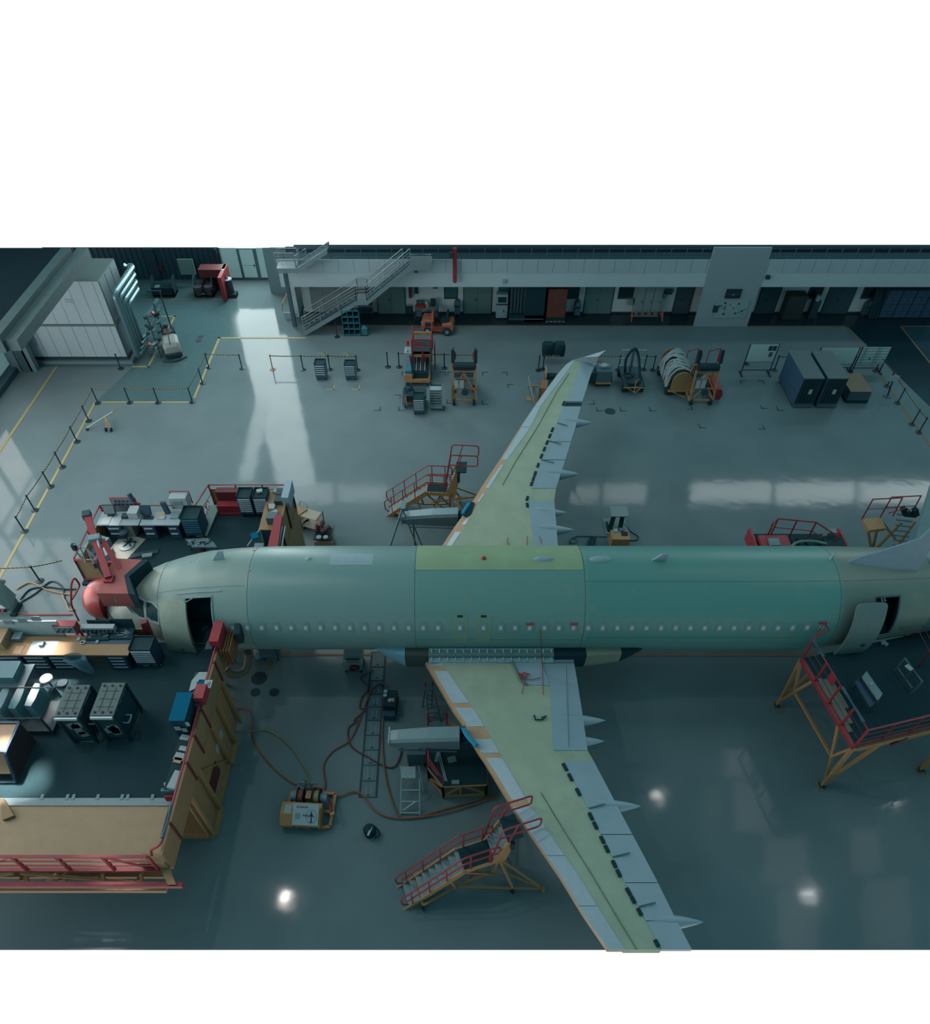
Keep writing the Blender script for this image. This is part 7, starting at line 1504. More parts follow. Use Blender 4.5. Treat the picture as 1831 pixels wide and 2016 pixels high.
T = thing('red_jib','red hinged jib plate with rods at the right wall of the far dock','jib',(-7.35,3.0,DZ)); b = MB(); b.slab([(-.25,.9,1.3),(.05,.9,1.3),(.12,-1.0,1.1),(-.3,-1.0,1.1)],(0,0,-.25)); b.build('jib_plate',RED,T); b = MB(); b.bar((-.7,1.6,1.25),(-.1,-.6,.4),.025); b.build('jib_rod',DRED,T); b = MB(); b.bar((-.1,0,0),(-.1,0,1.05),.05); b.build('jib_post',DRED,T)
for k in range(3): b = MB(); b.bar((.1+.06*k,.4,1.1),(.1+.06*k,-1.1,.9),.02); b.build('jib_rod',BLACK if k%2 else ALU,T)
T = thing('rag_stand','silver stand with a blue rag before the tan bench','stand',(-8.35,2.9,DZ)); b = MB(); b.tube([(-.2,-.4,0),(-.2,-.4,.9),(.15,.5,.95),(.15,.5,0)],.025,6); b.build('stand_frame',ALU,T); b = MB(); b.cbox((0,.1,.95),(.14,.18,.03),.4); b.build('blue_rag',BLUE,T); b = MB(); b.box(-.2,.2,-.4,.4,.2,.24); b.build('stand_shelf',STEEL,T)
# ---------------------------------------------------------------- nose shield, red cap, crane
b = MB()
top = [G(224,1099.5,5.4),G(280,1101.5,5.4),G(244.5,1133,5.4),G(252,1168.5,5.4),G(190,1168,5.4)]
T = thing('nose_shield','red padded shield with a black rubber edge around the aircraft nose','shield',(-12.4,-.3,4.7))
b = MB(T); b.slab(top,(0,0,-.72)); b.build('shield_plate',mat('faded_red',(136,74,72),.6,noise=.1,scale=2),T)
rub = [G(280,1101.5,5.42),G(293,1102.5,5.42),G(254,1134.5,5.42),G(266,1171,5.42),G(252,1168.5,5.42),G(244.5,1133,5.42)]
b = MB(T); b.slab(rub,(0,0,-.78)); b.build('rubber_edge',BLACK,T)
b = MB(T); b.bar(G(226,1178,5.1),G(232,1188,4.8),.03); b.build('latch_handle',STEEL,T)
T = thing('red_nose_cap','big round red nose cap standing left of the nose shield','nose cap',(-14.0,.1,DZ))
rings = []
for x,r in ((-.55,.02),(-.5,.3),(-.38,.52),(-.18,.7),(.1,.8),(.42,.82)): rings.append([Vector((x,r*math.cos(2*math.pi*k/24)*1.02,.38+r*math.sin(2*math.pi*k/24))) for k in range(24)])
b = MB(); b.loft(rings); b.build('cap_shell',mat('cap_red',(134,50,50),.3,spec=.5),T,True); b = MB(); b.box(-.3,.5,-.4,.4,-.6,-.35); b.build('cap_base',BLACK,T)
T = thing('red_crane','red jib crane with twin booms rising from the far dock','crane',(-14.6,2.4,DZ))
tip, base = G(171,1014,6.2), G(214,1138,5.5)
b = MB(T); b.bar(base,tip,.12,.1); b.build('boom',RED,T); b = MB(T); b.bar(base+Vector((.55,.1,-.4)),base+(tip-base)*.62+Vector((.25,0,-.1)),.09); b.build('lower_boom',RED,T); b = MB(T); b.cyl(base+(tip-base)*.25,base+(tip-base)*.65+Vector((.12,0,.1)),.05,8); b.build('hydraulic_ram',ALU,T)
b = MB(T); b.cbox(tip,(.14,.16,.12),.3); b.build('boom_head',DARK,T); b = MB(T); b.cbox(base+(tip-base)*.6,(.2,.14,.16),.3); b.build('boom_joint',STEEL,T)
b = MB(T); b.bar(base,base+Vector((0,0,-2.1)),.16); b.build('crane_mast',RED,T); b = MB(T); b.tube(curve_pts([base+(tip-base)*.45,base+(tip-base)*.2+Vector((-.25,0,-.1)),base+Vector((-.12,.1,-.5))],5),.03,6); b.build('crane_cable',BLACK,T)
for k in range(2):
    a = [G(146,1072,5.6),G(172,1082,5.2),G(188,1098,4.8)] if k==0 else [G(146,1080,5.3),G(160,1098,4.6),G(170,1108,4.2)]
    b = MB(T); b.tube(a,.03,6); b.build('guard_tube',PAPER,T)
b = MB(T); b.bar(G(157,1076,5.5),G(170,1108,4.3),.025); b.bar(G(172,1082,5.2),G(185,1110,4.3),.025); b.build('guard_tube',PAPER,T); b = MB(T); b.cbox(G(146,1077,5.45),(.07,.07,.14),0); b.build('guard_buffer',BLACK,T)
T = thing('red_gate','red framed tan panelled gate at the left end of the far nose dock','gate',(-14.6,1.3,DZ)); g = [G(143,1112,4.4),G(178,1110,4.4),G(196,1147,4.2),G(165,1147,4.2)]
g = [Vector((-15.15,1.5,4.4)),Vector((-14.15,1.5,4.4)),Vector((-14.15,1.45,DZ+.05)),Vector((-15.15,1.45,DZ+.05))]
b = MB(T); b.slab(g,(0,.05,0)); b.build('gate_panel',mat('gate_tan',(126,110,82),.6),T); b = MB(T); b.tube(g,.06,6,closed=True); b.build('gate_frame',RED,T); b = MB(T); b.box(-14.1,-13.5,1.4,1.5,DZ+.05,4.35); b.build('gate_side',RED,T)
for x in (-14.35,-13.85): b = MB(T); b.box(x-.08,x+.08,1.36,1.4,4.05,4.3); b.build('gate_window',BLACK,T)
T = thing('dock_ladder','red ladder with hoop rail left of the round red nose cap','ladder',(-15.2,-.3,0)); b = MB(T); b.tube(roundpoly([G(155,1222,2.6),G(140,1190,3.6),G(140,1150,4.4),G(146,1136,4.6),G(158,1152,4.2),G(142,1180,3.6)],.15),.04,6); b.build('hoop_rail',RED,T)
for s in (0,.55): b = MB(T); b.bar(Vector((-15.3+s,-1.2,0)),Vector((-15.0+s,-.6,3.0)),.04); b.build('ladder_rail',RED,T)
for k in range(10): t = (k+.5)/10; b = MB(T); b.bar(Vector((-15.3,-1.2,0)).lerp(Vector((-15.0,-.6,3.0)),t),Vector((-14.75,-1.2,0)).lerp(Vector((-14.45,-.6,3.0)),t),.025); b.build('rung',DRED,T)
# cables and the open cabinet on the bright floor
l = G(18,1200); T = thing('power_cabinet','grey open power cabinet with a slanted lid on the bright floor at the left edge','cabinet',l); b = MB(); b.box(-.9,.35,-.35,.35,.0,.5); b.build('cabinet_body',STEEL,T); b = MB(); b.slab([(.35,-.35,.3),(.35,.4,.55),(.1,.4,1.5),(-.15,-.35,1.2)],(.06,0,0)); b.build('cabinet_lid',GREYG,T); b = MB(); b.box(-.7,.2,-.4,-.36,.3,.5); b.build('connector_row',DARK,T); b = MB(); b.box(.25,.5,-.42,.3,0,.14); b.build('skid',BLACK,T); b = MB(); b.ball((.1,-.4,.4),.08); b.build('red_plug',TAGR,T)
for k,(pts,m,lb) in enumerate((( ((32,1160),(60,1147),(90,1160),(120,1168),(146,1171)),ORANGE,'orange cable bundle arching from the power cabinet'),( ((40,1180),(60,1160),(95,1156),(125,1160),(150,1160)),BLACK,'upper black cable from the power cabinet to the dock'),( ((40,1186),(70,1168),(100,1145),(122,1155),(128,1180),(140,1192)),DARK,'dark cable looping past the belt post'),( ((26,1204),(50,1210),(100,1210),(142,1210)),REDL,'thin red cable lying along the bright floor'),( ((122,1170),(130,1186),(136,1200),(148,1201)),TAPE,'short orange cable at the dock ladder foot'))):
    one('floor_cable',MB().tube(curve_pts([G(*p,.04) for p in pts],7),.035,6),m,lb,'cable',None,True)
# ================================================================ rear dock at the aft door
RD = thing('rear_dock','dark decked rear dock on tan legs with red railings at the aft cabin door','work platform',(15.5,-3.8,0))
A0, B0 = Vector((12.72,-2.5,0)), Vector((13.32,-6.15,0)); ux = Vector((.966,.24,0)).normalized(); L_ = 7.5
Cn, Dn = B0+ux*L_, A0+ux*L_
def rp(p, z): return Vector((p.x,p.y,z))
b = MB(RD); b.prism([(p.x,p.y) for p in (A0,B0,Cn,Dn)],DZ-.1,DZ); b.build('deck',DECK,RD,label='black deck')
b = MB(RD); b.bar(rp(A0,DZ-.05),rp(B0,DZ-.05),.07); b.build('edge_beam',RED,RD); b = MB(RD); b.bar(rp(B0,DZ-.1),rp(Cn,DZ-.1),.08); b.build('edge_beam',ORANGE,RD); b = MB(RD); b.bar(rp(B0,DZ+.1),rp(Cn,DZ+.1),.04); b.build('edge_beam',DRED,RD)
for z,r in ((4.4,.035),(4.05,.018),(3.7,.018)):
    b = MB(RD); b.tube([rp(A0,z),rp(B0,z),rp(Cn,z)],r,6); b.build('railing',RED if z>4.3 else DRED,RD)
for t in (0,.27,.53,.77,1): p = A0.lerp(B0,t); b = MB(RD); b.bar(rp(p,DZ-.15),rp(p,4.4),.03); b.build('rail_post',RED,RD)
for k in range(1,7): p = B0+ux*1.05*k; b = MB(RD); b.bar(rp(p,DZ-.1),rp(p,4.4),.025); b.build('rail_post',DRED,RD)
for t0,t1 in ((0,.2),(.55,.92)): b = MB(RD); b.tube([rp(A0.lerp(B0,t0),4.43),rp(A0.lerp(B0,t1),4.43)],.055,8); b.build('rail_pad',mat('grey_pad',(52,78,90),.6),RD)
b = MB(RD); p, q = A0.lerp(B0,.36), A0.lerp(B0,.45); b.slab([rp(p,3.95),rp(q,3.95),rp(q,4.4),rp(p,4.4)],(.02,0,0)); b.build('red_plate',RED,RD)
# upturned rail near the fuselage
b = MB(RD); b.tube([rp(A0,4.4),rp(A0,4.4)+Vector((.5,.6,.25)),rp(A0,4.4)+Vector((.75,.45,.0)),rp(A0,4.2)+Vector((.2,.3,0))],.03,6); b.build('end_loop',RED,RD)
def foot(p, s=1):
    b = MB(RD); b.tube([p+Vector(v) for v in ((-.18,-.2,.03),(.15,-.22,.03),(.2,.12,.03),(-.12,.15,.03))],.025,5,closed=True); b.build('foot_ring',ORANGE,RD); c = MB(RD); c.cyl(p+Vector((-.05,0,.11)),p+Vector((.05,0,.11)),.11,12); c.build('caster',BLACK,RD); d = MB(RD); d.bar(p+Vector((0,0,.1)),p+Vector((.0,.0,.45)),.06); d.bar(p+Vector((.05,.05,.2)),p+Vector((.35,.25,.3)),.05); d.build('jack',ORANGE,RD)
f1, f2, f3 = G(1529,1390), G(1617,1548), G(1812,1517)
for f,c in ((f1,A0),(f2,B0)):
    foot(f); b = MB(RD); b.bar(f+Vector((.05,.03,.3)),rp(c,DZ-.1),.06); b.build('leg',ORANGE,RD); e = (c+ux*1.2); b = MB(RD); b.bar(f+Vector((.05,.03,.35)),rp(e,DZ-.2),.05); b.build('leg_brace',ORANGE,RD)
mid1, mid2 = f1.lerp(rp(A0.lerp(B0,.22),DZ-.15),.55), f2.lerp(rp(A0.lerp(B0,.8),DZ-.15),.55)
for f,m_,c1,c2 in ((f1,mid1,rp(A0,DZ-.1),rp(A0.lerp(B0,.25),DZ-.15)),(f2,mid2,rp(B0,DZ-.1),rp(A0.lerp(B0,.75),DZ-.15))):
    for q in (c1,c2,f+Vector((.05,.05,.3))): b = MB(RD); b.bar(m_,q,.045); b.build('brace',ORANGE,RD)
b = MB(RD); b.bar(mid1,mid2,.045); b.build('brace',ORANGE,RD); foot(f3); b = MB(RD); b.bar(f3+Vector((0,0,.3)),rp(B0+ux*4.0,DZ-.1),.06); b.build('leg',ORANGE,RD); b = MB(RD); b.bar(rp(B0+ux*.3,DZ-.35),rp(Cn,DZ-.4),.04); b.build('lower_beam',ORANGE,RD)
for k in range(2): p = B0+ux*(1.6+1.9*k); b = MB(RD); b.bar(rp(p,2.85),rp(p+ux*.5,3.15),.09); b.build('beam_bracket',DRED,RD)
for x in (4.5,7.0): b = MB(RD); b.bar(rp(A0+ux*x,0),rp(A0+ux*x,DZ-.1),.07); b.build('leg',ORANGE,RD)
nrm = Vector((.98,.2,0)); PLK = mat('grey_plank',(92,94,86),.7,noise=.1)
for k in range(3):
    p, q = A0.lerp(B0,.26+.02*k)+nrm*(.16+.17*k), A0.lerp(B0,(.86,.78,.62)[k])+nrm*(.16+.17*k); b = MB(); b.bar(rp(p,DZ+.04),rp(q,DZ+.04),.08,.035); one('plank',b,PLK,('outer','middle','inner')[k]+' grey plank lying along the left railing of the rear dock','plank','planks on the rear dock')
T = thing('work_table','small table with a white panel and dark frame on the rear dock','table',(G(1720,1355,DZ).x,G(1720,1355,DZ).y,DZ)); q = [G(1704,1322,4.0),G(1712,1320,4.0),G(1737,1362,4.0),G(1723,1378,4.0),G(1695,1338,4.0)]
b = MB(T); b.slab([G(1697,1333,4.05),G(1706,1321,4.05),G(1738,1366,4.05),G(1729,1379,4.05)],(0,0,-.04)); b.build('table_panel',mat('table_pale',(100,120,122),.6),T)
b = MB(T); b.slab([G(1683,1342,3.9),G(1694,1334,3.9),G(1724,1384,3.9),G(1713,1392,3.9)],(0,0,-.05)); b.build('side_shelf',NAVY,T); b = MB(T); b.cyl(G(1716,1346,4.05),G(1716,1346,4.1),.05,12); b.build('white_knob',PAPER,T)
for p in ((1697,1333),(1706,1321),(1738,1366),(1729,1379)): v = G(*p,4.05); b = MB(T); b.bar(v,Vector((v.x,v.y,DZ)),.025); b.build('leg',DARK,T)
T = thing('hand_trolley','dark tubular hand trolley with a small white label on the rear dock','trolley',(G(1795,1330,DZ).x,G(1795,1330,DZ).y,DZ)); a, c, e = G(1782,1296,4.1), G(1816,1342,4.1), G(1767,1314,3.5)
b = MB(T); b.tube([a,c],.03,6); b.tube([e,e+(c-a)*.9],.03,6); b.tube([a,e],.03,6); b.tube([a+(c-a)*.5,e+(c-a)*.45],.03,6); b.build('tube_frame',DSTEEL,T); b = MB(T); b.cbox(a+(c-a)*.4+Vector((-.1,0,.0)),(.08,.12,.02),.5); b.build('label',PAPER,T)
for v in (a,c): b = MB(T); b.bar(v,Vector((v.x,v.y,DZ)),.025); b.build('leg',DSTEEL,T)
one('white_clamp',MB().bar(G(1735,1262,DZ+.05),G(1748,1270,DZ+.05),.05).bar(G(1737,1268,DZ+.06),G(1742,1262,DZ+.06),.03),PAPER,'white clamp lying on the rear dock below the open aft door','clamp')
T = thing('rear_far_rail','dark red railing at the far right edge of the rear dock','railing',(16.3,-2.1,DZ)); 
for pts in (((1778,1222),(1787,1230),(1815,1227)),((1770,1235),(1780,1243),(1815,1238)),((1808,1240),(1831,1285)),((1815,1228),(1840,1275))): b = MB(T); b.tube([G(*p,4.2) for p in pts],.022,6); b.build('rail',DRED,T)
for p in ((1778,1222),(1815,1227),(1831,1285)): v = G(*p,4.2); b = MB(T); b.bar(v,Vector((v.x,v.y,DZ)),.022); b.build('rail_post',DRED,T)
# ---------------------------------------------------------------- red dock and stand behind the tail
TD = thing('tail_dock','red sided work dock half hidden behind the rear fuselage','work platform',(14.2,3.3,0))
z = 3.3
b = MB(TD); b.box(12.5,16.2,2.6,4.1,z-.1,z); b.build('deck',DECK,TD)
for x0,x1 in ((12.4,12.5),(16.2,16.3)): b = MB(TD); b.box(x0,x1,2.3,4.1,z-.3,z+.35); b.build('side_plate',RED,TD)
pts = [G(1522,1030,4.3),G(1532,1021,4.4),G(1607,1028,4.4),G(1650,1056,4.0)]; b = MB(TD); b.tube(pts,.035,6); b.build('top_rail',RED,TD)
pts2 = [p-Vector((0,0,.5)) for p in pts]; b = MB(TD); b.tube(pts2,.022,6); b.build('mid_rail',RED,TD)
for p in pts+[pts[1].lerp(pts[2],.5)]: b = MB(TD); b.bar(p,Vector((p.x,p.y,z-.1)),.025); b.build('rail_post',RED,TD)
b = MB(TD); b.box(12.6,13.8,2.6,3.5,z,z+.5); b.build('red_chest',RED,TD); b = MB(TD); b.box(12.9,13.3,2.8,3.2,z+.5,z+.62); b.build('steel_part',STEEL,TD)
b = MB(TD); b.tube(curve_pts([(13.5,2.4,z+.2),(13.9,2.9,z+.6),(14.6,3.0,z+.65),(15.2,2.9,z+.6)],5),.06,6); b.build('edge_bow',GREYG,TD)
for x in (12.7,16.0):
    for y in (2.7,4.0): b = MB(TD); b.bar((x,y,0),(x,y,z-.1),.06); b.build('column',ORANGE,TD)
for k in range(3): one('roller',MB().cyl((14.1+.35*k,2.7,z+.16),(14.1+.35*k,3.6,z+.16),.15,14),BLACK,('left','middle','right')[k]+' black roller on the red dock behind the tail','roller','rollers on the red dock')
one('dark_crate',MB().box(15.3,16.1,2.7,3.5,z,z+.45),BLACK,'dark crate at the right end of the red dock behind the tail','crate'); one('white_label_box',MB().box(15.5,15.9,3.55,3.8,z,z+.6),GREYG,'pale box behind the dark crate on the red dock','box')
ob = thing('tail_stand','tan braced stand with red rails and black pads behind the tail','boarding stand',(17.3,5,0))
pl = [G(1697,1024,2.6),G(1733,1020,2.6),G(1742,1038,2.6),G(1704,1042,2.6)]
b = MB(ob); b.slab([G(1697,1022,2.6),G(1733,1018,2.6),G(1745,1040,2.6),G(1712,1044,2.6)],(0,0,-.15)); b.build('platform',ORANGE,ob)
for a in (G(1697,1022,2.6),G(1733,1018,2.6)):
    b = MB(ob); b.tube([a,a+Vector((.05,.1,1.1)),a+Vector((1.4,.2,1.1)),a+Vector((1.4,.1,.1))],.035,6); b.build('red_rail',RED,ob); b = MB(ob); b.tube([a+Vector((0,.05,.55)),a+Vector((1.4,.15,.55))],.025,6); b.build('red_rail',RED,ob)
for p,q in ((G(1706,1026,2.5),G(1716,1090,0)),(G(1731,1022,2.5),G(1716,1090,0)),(G(1716,1090,.2),G(1775,1028,2.2)),(G(1760,1085,.2),G(1802,1025,2.0)),(G(1716,1088,.15),G(1790,1082,.15)),(G(1738,1030,2.5),G(1762,1060,1.0))): b = MB(ob); b.bar(p,q,.05); b.build('strut',ORANGE,ob)
for k in range(7): t = k/6; p, q = G(1766-4*k*.0,1012,3.0).lerp(G(1758,1072,.4),t), G(1797,1016,3.0).lerp(G(1786,1075,.4),t); b = MB(ob); b.bar(p,q,.05,.02); b.build('tread',DSTEEL,ob)
for p,q in (((1778,1000),(1782,1012)),((1801,1002),(1804,1014))): b = MB(ob); b.bar(G(*p,3.5),G(*q,3.1),.1); b.build('black_pad',BLACK,ob)
b = MB(ob); b.bar(G(1782,1012,3.1),G(1804,1014,3.1),.09); b.build('black_pad',BLACK,ob); b = MB(ob); b.tube([G(1750,1010,3.4),G(1785,1000,3.6),G(1796,1012,3.1)],.03,6); b.build('red_rail',RED,ob)
# ================================================================ work deck under the near wing
CD = thing('engine_work_deck','low black topped work deck on a tan frame under the near engine pylon','work platform',(0,-5.6,0))
pc = [G(872,1546,1.0),G(958,1542,1.0),G(958,1440,1.0),G(843,1440,1.0),G(843,1510,1.0)]
b = MB(CD); b.slab(pc,(0,0,-.08)); b.build('deck',BLACK,CD)
def trs(p,q,n):
    p0, q0 = Vector((p.x,p.y,.1)), Vector((q.x,q.y,.1)); p1, q1 = Vector((p.x,p.y,.9)), Vector((q.x,q.y,.9))
    for u,v in ((p0,q0),(p1,q1),(p0,p1),(q0,q1)): b = MB(CD); b.bar(u,v,.04); b.build('frame_beam',ORANGE,CD)
    m = p1.lerp(q1,.45)
    for u,v in ((p0,m),(m,q0.lerp(q1,.1)),(p0.lerp(q0,.4),p1.lerp(q1,.4))) if n>1 else ((p0,q1),): b = MB(CD); b.bar(u,v,.03); b.build('frame_brace',ORANGE,CD)
trs(pc[0],pc[1],2); trs(pc[4],pc[0],1); trs(pc[1],pc[2],1); trs(pc[3],pc[4],1)
for p in pc: b = MB(CD); b.cyl((p.x-.03,p.y,.07),(p.x+.03,p.y,.07),.07,12); b.build('caster',BLACK,CD)
for pts in ((G(843,1445,2.0),G(843,1492,2.0),G(866,1526,1.6),G(872,1530,1.5),G(872,1545,1.0)),(G(843,1450,1.6),G(843,1500,1.6),G(862,1526,1.4))): b = MB(CD); b.tube(pts,.03,6); b.build('red_rail',RED,CD)
b = MB(CD); b.bar(pc[4],pc[4]+Vector((0,.15,1.0)),.03); b.build('rail_post',RED,CD)
for px in (843,880): b = MB(CD); b.bar(G(px,1428,1.2),G(px,1402,2.2),.03); b.build('rail_post',RED,CD)
b = MB(CD); b.bar(G(880,1425,1.3),G(905,1432,1.3),.05); b.build('cross_board',ORANGE,CD); b = MB(CD); b.box(G(846,1430,1.0).x,G(878,1430,1.0).x,G(846,1436,1.0).y,G(846,1428,1.0).y,1.0,1.06); b.build('back_shelf',DSTEEL,CD)
one('white_part',MB().cbox(G(890,1495,1.05),(.16,.12,.04),.3),GREYG,'pale round part lying on the black work deck','part',bevel=.03); one('white_roll',MB().cbox(G(897,1540,1.05),(.14,.07,.05),0),GREYG,'pale roll at the front edge of the black work deck','roll',bevel=.02)
T = thing('long_pole','pair of silver poles with a paddle lying on the black work deck','pole',(G(872,1510,1.0).x,G(872,1510,1.0).y,1.0)); 
for k in range(2): b = MB(T); b.cyl(G(862+4*k,1484,1.05),G(877+3*k,1538,1.05),.025,6); b.build('pole_rod',ALU,T)
b = MB(T); b.cbox(G(861,1490,1.06),(.07,.2,.02),-.2); b.build('paddle',STEEL,T)
# tool trolleys around
T = thing('black_tool_trolley','black tool trolley with rags beside the floor drain','tool trolley',(G(770,1395).x,G(770,1395).y,0),math.radians(-3)); b = MB(); b.box(-.25,.27,-.35,.4,.1,.75); b.build('trolley_body',BLACK,T); b = MB(); b.box(-.22,.24,-.6,-.35,.1,.42); b.build('lower_box',NAVY,T); casters(T,.55,1.1,.06)
for k,(x,y,m) in enumerate(((-.2,.3,PAPER),(-.2,.12,PAPER),(.02,-.1,PAPER))): b = MB(); b.cbox((x,y,.78),(.07,.06,.03),.4*k); b.build('rag',m,T)
b = MB(); b.cbox((.14,-.08,.78),(.05,.08,.02),.2); b.build('orange_tool',TAPE,T)
l = G(698,1312); T = thing('welding_cart','white cart with a coiled red hose on its front beside the drain under the fuselage','cart',l); b = MB(); b.loft([[Vector((x*k,y,z)) for x,y in ((-.42,-.25),(.42,-.25),(.42,.5),(-.42,.5))] for z,k in ((.08,.85),(.6,1))]); b.build('cart_body',mat('cart_white',(108,124,124),.6),T)
b = MB(); b.slab([(-.38,-.27,.5),(.38,-.27,.5),(.38,.4,.75),(-.38,.4,.75)],(0,0,.02)); b.build('cart_lid',mat('cart_white',(108,124,124),.6),T); b = MB(); b.bar((-.28,-.1,.66),(.28,-.1,.66),.03); b.build('lid_slot',BLACK,T)
b = MB(); b.tube([(.06+.2*math.cos(a*.6),-.29-.004*a,.36+.14*math.sin(a*.6)) for a in range(30)],.03,6); b.build('red_coil',DRED,T); casters(T,.75,.7,.05)
l = G(533,1303); drawer_cabinet(Vector((l.x,l.y+.3,0)),.75,.5,1.0,'steel drawer trolley half under the fuselage beside the forward door',DSTEEL,DSTEEL,5,stripe=STEEL)
one('white_bundle',MB().cbox(Vector((l.x-.55,l.y+.3,.2)),(.15,.2,.2),.3),PAPER,'white bundle on the floor left of the steel drawer trolley','bundle',bevel=.08)
one('white_disc',MB().cyl(G(473,1297,.9),G(473,1297,.94),.17,18).bar(G(473,1297,0.0),G(473,1297,.9),.03).cyl(G(473,1297,0),G(473,1297,.03),.15,14),PAPER,'small stand with a white round top beside the air duct','stand')
one('air_duct',MB().tube(curve_pts([G(444,1318,1.4),G(452,1326,1.2),G(468,1328,1.0),G(484,1318,1.0),G(488,1300,1.2),G(488,1284,1.7)],6),.16,12),mat('duct_beige',(110,98,82),.7),'beige flexible air duct bending up to the forward fuselage','duct',None,True)
for k,(px,r) in enumerate(((449,1350),(449,1374))): one('adjust_foot',MB().cyl(G(px,r,0),G(px,r,.3),.06,10).box(G(px,r).x-.25,G(px,r).x,G(px,r).y-.04,G(px,r).y+.04,.1,.2),TEAL,('upper','lower')[k]+' teal adjusting foot at the outer wall of the near nose dock','foot')
# floor drain with grating plates
T = thing('floor_drain','long grey grated floor drain running from the fuselage to the front','drain',G(735,1430)); n = 11
def dr(r,u): 
    t = (r-1290)/280; return Vector(((1-u)*(733-24*t)+u*(758-18*t), r, 0))
b = MB(T); q = [dr(1283,-.12),dr(1283,1.12),dr(1571,1.1),dr(1571,-.1)]; b.slab([G(v.x,v.y,.004) for v in q],(0,0,.004)); b.build('drain_frame',DARK,T)
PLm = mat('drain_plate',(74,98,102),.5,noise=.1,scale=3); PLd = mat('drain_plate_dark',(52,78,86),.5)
rs = [1284,1314,1340,1367,1392,1419,1448,1477,1507,1538,1570]
for i in range(10):
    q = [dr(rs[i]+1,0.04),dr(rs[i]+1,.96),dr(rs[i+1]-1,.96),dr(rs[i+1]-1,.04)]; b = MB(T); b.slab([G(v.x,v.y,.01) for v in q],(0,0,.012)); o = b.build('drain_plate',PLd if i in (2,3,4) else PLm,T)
    for u in (.35,.65):
        if i not in (0,1): c0, c1 = dr(rs[i]+6,u), dr(rs[i+1]-6,u); b = MB(T); b.bar(G(c0.x,c0.y,.024),G(c1.x,c1.y,.024),.012,.004); b.build('plate_rib',STEEL,o)
    c0 = dr(rs[i+1]-5,.5); b = MB(T); b.cbox(G(c0.x,c0.y,.024),(.06,.02,.004)); b.build('grip_slot',BLACK,o)
# reel cart
l = Vector((-5.4,-7.1,0)); T = thing('reel_cart','orange test cart with two cable reels and a white control panel','test cart',l,math.radians(-3)); OR2 = mat('cart_orange',(150,106,66),.5)
b = MB(); b.loft([[Vector((x,y,z)) for y,z in ((-.55,.1),(-.62,.42),(-.3,.72),(.15,.72),(.15,.1))] for x in (-.88,.55)]); b.build('cart_body',OR2,T)
b = MB(); b.slab([(-.42,-.6,.52),(.5,-.6,.52),(.5,.02,.92),(-.42,.02,.92)],(0,-.02,.03)); P_ = b.build('control_panel',PAPER,T)
def onp(x, v, h=.0): # point on the tilted panel
    return Vector((x,-.62+.62*v-h*.0,.55+.4*v+.012))
def icon(poly,m,name): b = MB(); b.slab([onp(x,v)+Vector((0,-.0,.003)) for x,v in poly],(0,-.003,.006)); b.build(name,m,P_)
cx_ = .25
icon([(cx_-.015,.12),(cx_+.015,.12),(cx_+.02,.6),(cx_,.66),(cx_-.02,.6)],BLACK,'plane_icon'); icon([(cx_-.14,.36),(cx_,.46),(cx_+.14,.36),(cx_,.54)],BLACK,'plane_icon'); icon([(cx_-.06,.12),(cx_,.18),(cx_+.06,.12),(cx_,.22)],BLACK,'plane_icon')
b = MB(); b.tube([onp(cx_+.19*math.cos(a*.314),.42+.32*math.sin(a*.314))+Vector((0,0,.006)) for a in range(20)],.006,4,closed=True); b.build('icon_ring',STEEL,P_)
icon([(-.32,.3),(-.16,.3),(-.16,.52),(-.32,.52)],GREYG,'icon_square'); 
for k in range(6): icon([(-.28+.07*k,.8),(-.245+.07*k,.8),(-.245+.07*k,.87),(-.28+.07*k,.87)],TAGR if k==1 else DARK,'panel_button')
for k in range(4): icon([(-.05+.05*k,.42),(-.02+.05*k,.42),(-.02+.05*k,.48),(-.05+.05*k,.48)],DARK,'panel_button')
b = MB(); b.box(-.75,-.5,-.28,.05,.722,.73); b.build('paper_sheet',PAPER,T)
for k in range(2): b = MB(); b.slab([(-.25+.42*k,-.598,.25),(.0+.42*k,-.575,.18),(-.02+.42*k,-.59,.22),(-.22+.42*k,-.605,.3)],(0,-.006,0)); b.build('printed_mark',DARK,T)
for x in (-.38,.42): b = MB(); b.cyl((x,-.61,.38),(x,-.64,.38),.03,8); b.build('lock_knob',BLACK,T)
for p,q in (((.55,-.5,.14),(.85,-.45,.14)),((.85,-.45,.14),(.85,.8,.14)),((-.8,.8,.14),(.85,.8,.14)),((-.8,.15,.14),(-.8,.8,.14)),((.55,.1,.14),(.85,.1,.14))): b = MB(); b.bar(p,q,.05); b.build('frame_beam',OR2,T)
for x,m,lb in ((-.3,mat('reel_red',(120,62,48),.6),0),(.28,mat('reel_yellow',(136,122,82),.6),1)):
    b = MB(); b.cyl((x-.1,.45,.55),(x+.1,.45,.55),.24,20); o = b.build('cable_winding',m,T,True)
    for s in (-.12,.1): c = MB(); c.cyl((x+s,.45,.55),(x+s+.02,.45,.55),.33,20); c.build('reel_flange',BLACK,o)
    m_ = MB(); s = -1 if lb==0 else 1; m_.cyl((x+s*.13,.45,.55),(x+s*.36,.45,.55),.16,16); m_.build('reel_motor',STEEL,T,True)
    b = MB(); xx = x+.2*(-s); b.bar((xx,.5,.2),(xx,.7,1.15),.03); b.bar((xx,.7,1.15),(xx+s*.28,.7,1.15),.035); b.build('guide_arm',DSTEEL,T)
b = MB(); b.box(-.1,.1,.3,.6,.5,.75); b.build('gear_box',OR2,T)
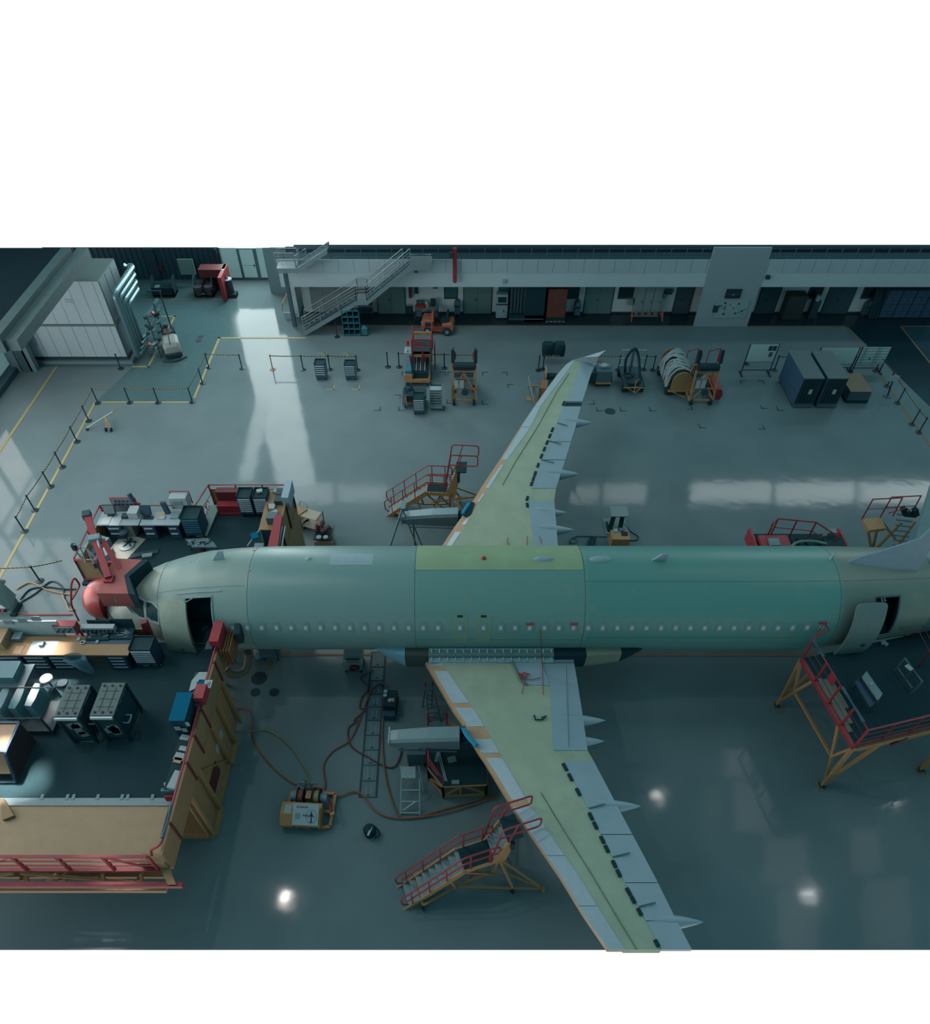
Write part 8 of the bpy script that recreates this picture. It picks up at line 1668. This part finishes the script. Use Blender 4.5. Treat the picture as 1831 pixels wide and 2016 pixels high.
b = MB(); b.bar((.68,.5,.3),(.88,-.1,.55),.035); b.build('tow_handle',RED,T); b = MB(); b.cbox((.92,-.12,.5),(.08,.06,.05),.4); b.build('handle_socket',OR2,T)
for x in (-.75,.8):
    for y in (-.4,.7): b = MB(); b.cyl((x-.04,y,.08),(x+.04,y,.08),.08,12); b.build('caster',STEEL,T)
# vacuum
l = G(729,1640); T = thing('vacuum_cleaner','small black vacuum cleaner on the open floor right of the orange cart','vacuum cleaner',l); b = MB(); b.lathe([(.16,.02),(.22,.06),(.23,.3),(.18,.42),(.05,.46)],n=18); b.build('tank',BLACK,T,True); b = MB(); b.cbox((.03,-.12,.43),(.035,.16,.02),-.35); b.build('silver_strip',ALU,T); b = MB(); b.tube(curve_pts([(.12,.15,.3),(.3,.02,.2),(.34,-.15,.12),(.2,-.25,.2)],5),.03,6); b.build('hose',BLACK,T)
b = MB(); b.tube(curve_pts([(-.2,.1,.25),(-.22,-.05,.3),(-.16,-.18,.25)],4),.012,5); b.build('orange_edge',TUGO,T)
# stand under the pylon, hoses on the floor
l = G(822,1492); T = thing('grey_cart','grey box cart under the near engine pylon left of the work deck','cart',l); b = MB(); b.box(-.35,.35,-.3,.5,.12,.8); b.build('cart_body',DSTEEL,T); b = MB(); b.box(-.3,.1,-.1,.4,.8,.9); b.build('cart_top',GREYG,T); b = MB(); b.ball((.0,.0,.93),.06); b.build('red_valve',RED,T); casters(T,.7,.8,.06)
def Hs(pts): return [(x/3.52+440,y/3.52+1260) for x,y in pts]
HOSES = [((( 0,485),(130,475),(185,520),(195,620),(230,740),(330,870),(430,960),(505,1005)),mat('orange_hose',(126,72,52),.6),'orange hose from the dock foot down to the left cable reel'),
 (((40,630),(170,635),(290,625),(400,680),(490,770),(560,880),(595,950),(575,1005),(540,995),(570,970),(615,1005)),mat('yellow_hose',(116,106,78),.6),'thin yellow hose curling to the right cable reel'),
 (((1150,330),(1090,300),(1030,340),(990,430),(930,590),(870,700),(760,770),(700,850),(695,920),(708,990),(690,1060)),mat('red_hose',(110,60,48),.6),'red hose from the black tool trolley to the orange cart'),
 (((1040,210),(950,265),(1005,330),(960,400),(945,470),(980,485),(905,555),(928,560),(868,610),(868,690),(900,750),(1000,810),(1110,872),(1180,880),(1220,820),(1235,750)),mat('dark_hose',(74,44,48),.6),'dark red hose looping across the floor drain'),
 (((1115,510),(1100,600),(1105,800),(1130,980),(1180,1150),(1230,1222),(1350,1225),(1550,1165),(1830,1090),(1900,1060)),mat('brown_hose',(112,78,52),.6),'brown hose running down past the silver ladder'),
 (((560,1030),(650,1020),(720,1060),(790,1085),(900,1050),(970,1080),(1040,1170),(1130,1222),(1280,1235),(1500,1205),(1700,1150),(1830,1105),(1900,1070)),mat('orange_hose',(126,72,52),.6),'long orange hose from the orange cart to under the near wing')]
for i,(pts,m,lb) in enumerate(HOSES): one('floor_hose',MB().tube(curve_pts([G(*p,.03+.012*i) for p in Hs(pts)],7),.032,6),m,lb,'hose','hoses on the near floor',True)
# narrow area lamps added overhead, standing in for sunlight on the docks
def sunbeam(name, target, size, e, src=Vector((-27.5,9,15)), sy=None):
    d = target-src; l = bpy.data.lights.new(name,'AREA'); l.shape = 'RECTANGLE'; l.size = size; l.size_y = sy or size; l.energy = e; l.spread = math.radians(2); l.color = (1,.86,.8)
    o = bpy.data.objects.new(name,l); COL.objects.link(o); o.location = src; o.rotation_euler = d.to_track_quat('-Z','Y').to_euler(); return o

for n_,px,r,z,sx,sy,e,src in (('sunbeam',112,1366,DZ,1.2,2.2,45,(-17.5,6,25)),('sunbeam',28,1548,DZ,1.9,.75,40,(-18,2,25)),('sunbeam',75,1277,4.2,1.7,.7,3,(-19,6,25)),('sunbeam',232,1088,DZ,.8,1.6,7,(-18,8,25)),('sunbeam',170,1172,4.0,.5,1.2,4,(-22,6,20)),('sunbeam',230,1741,3.25,1.1,.5,2.5,(-14,2,25))):
    sunbeam(n_,G(px,r,z),sx,e,Vector(src),sy)
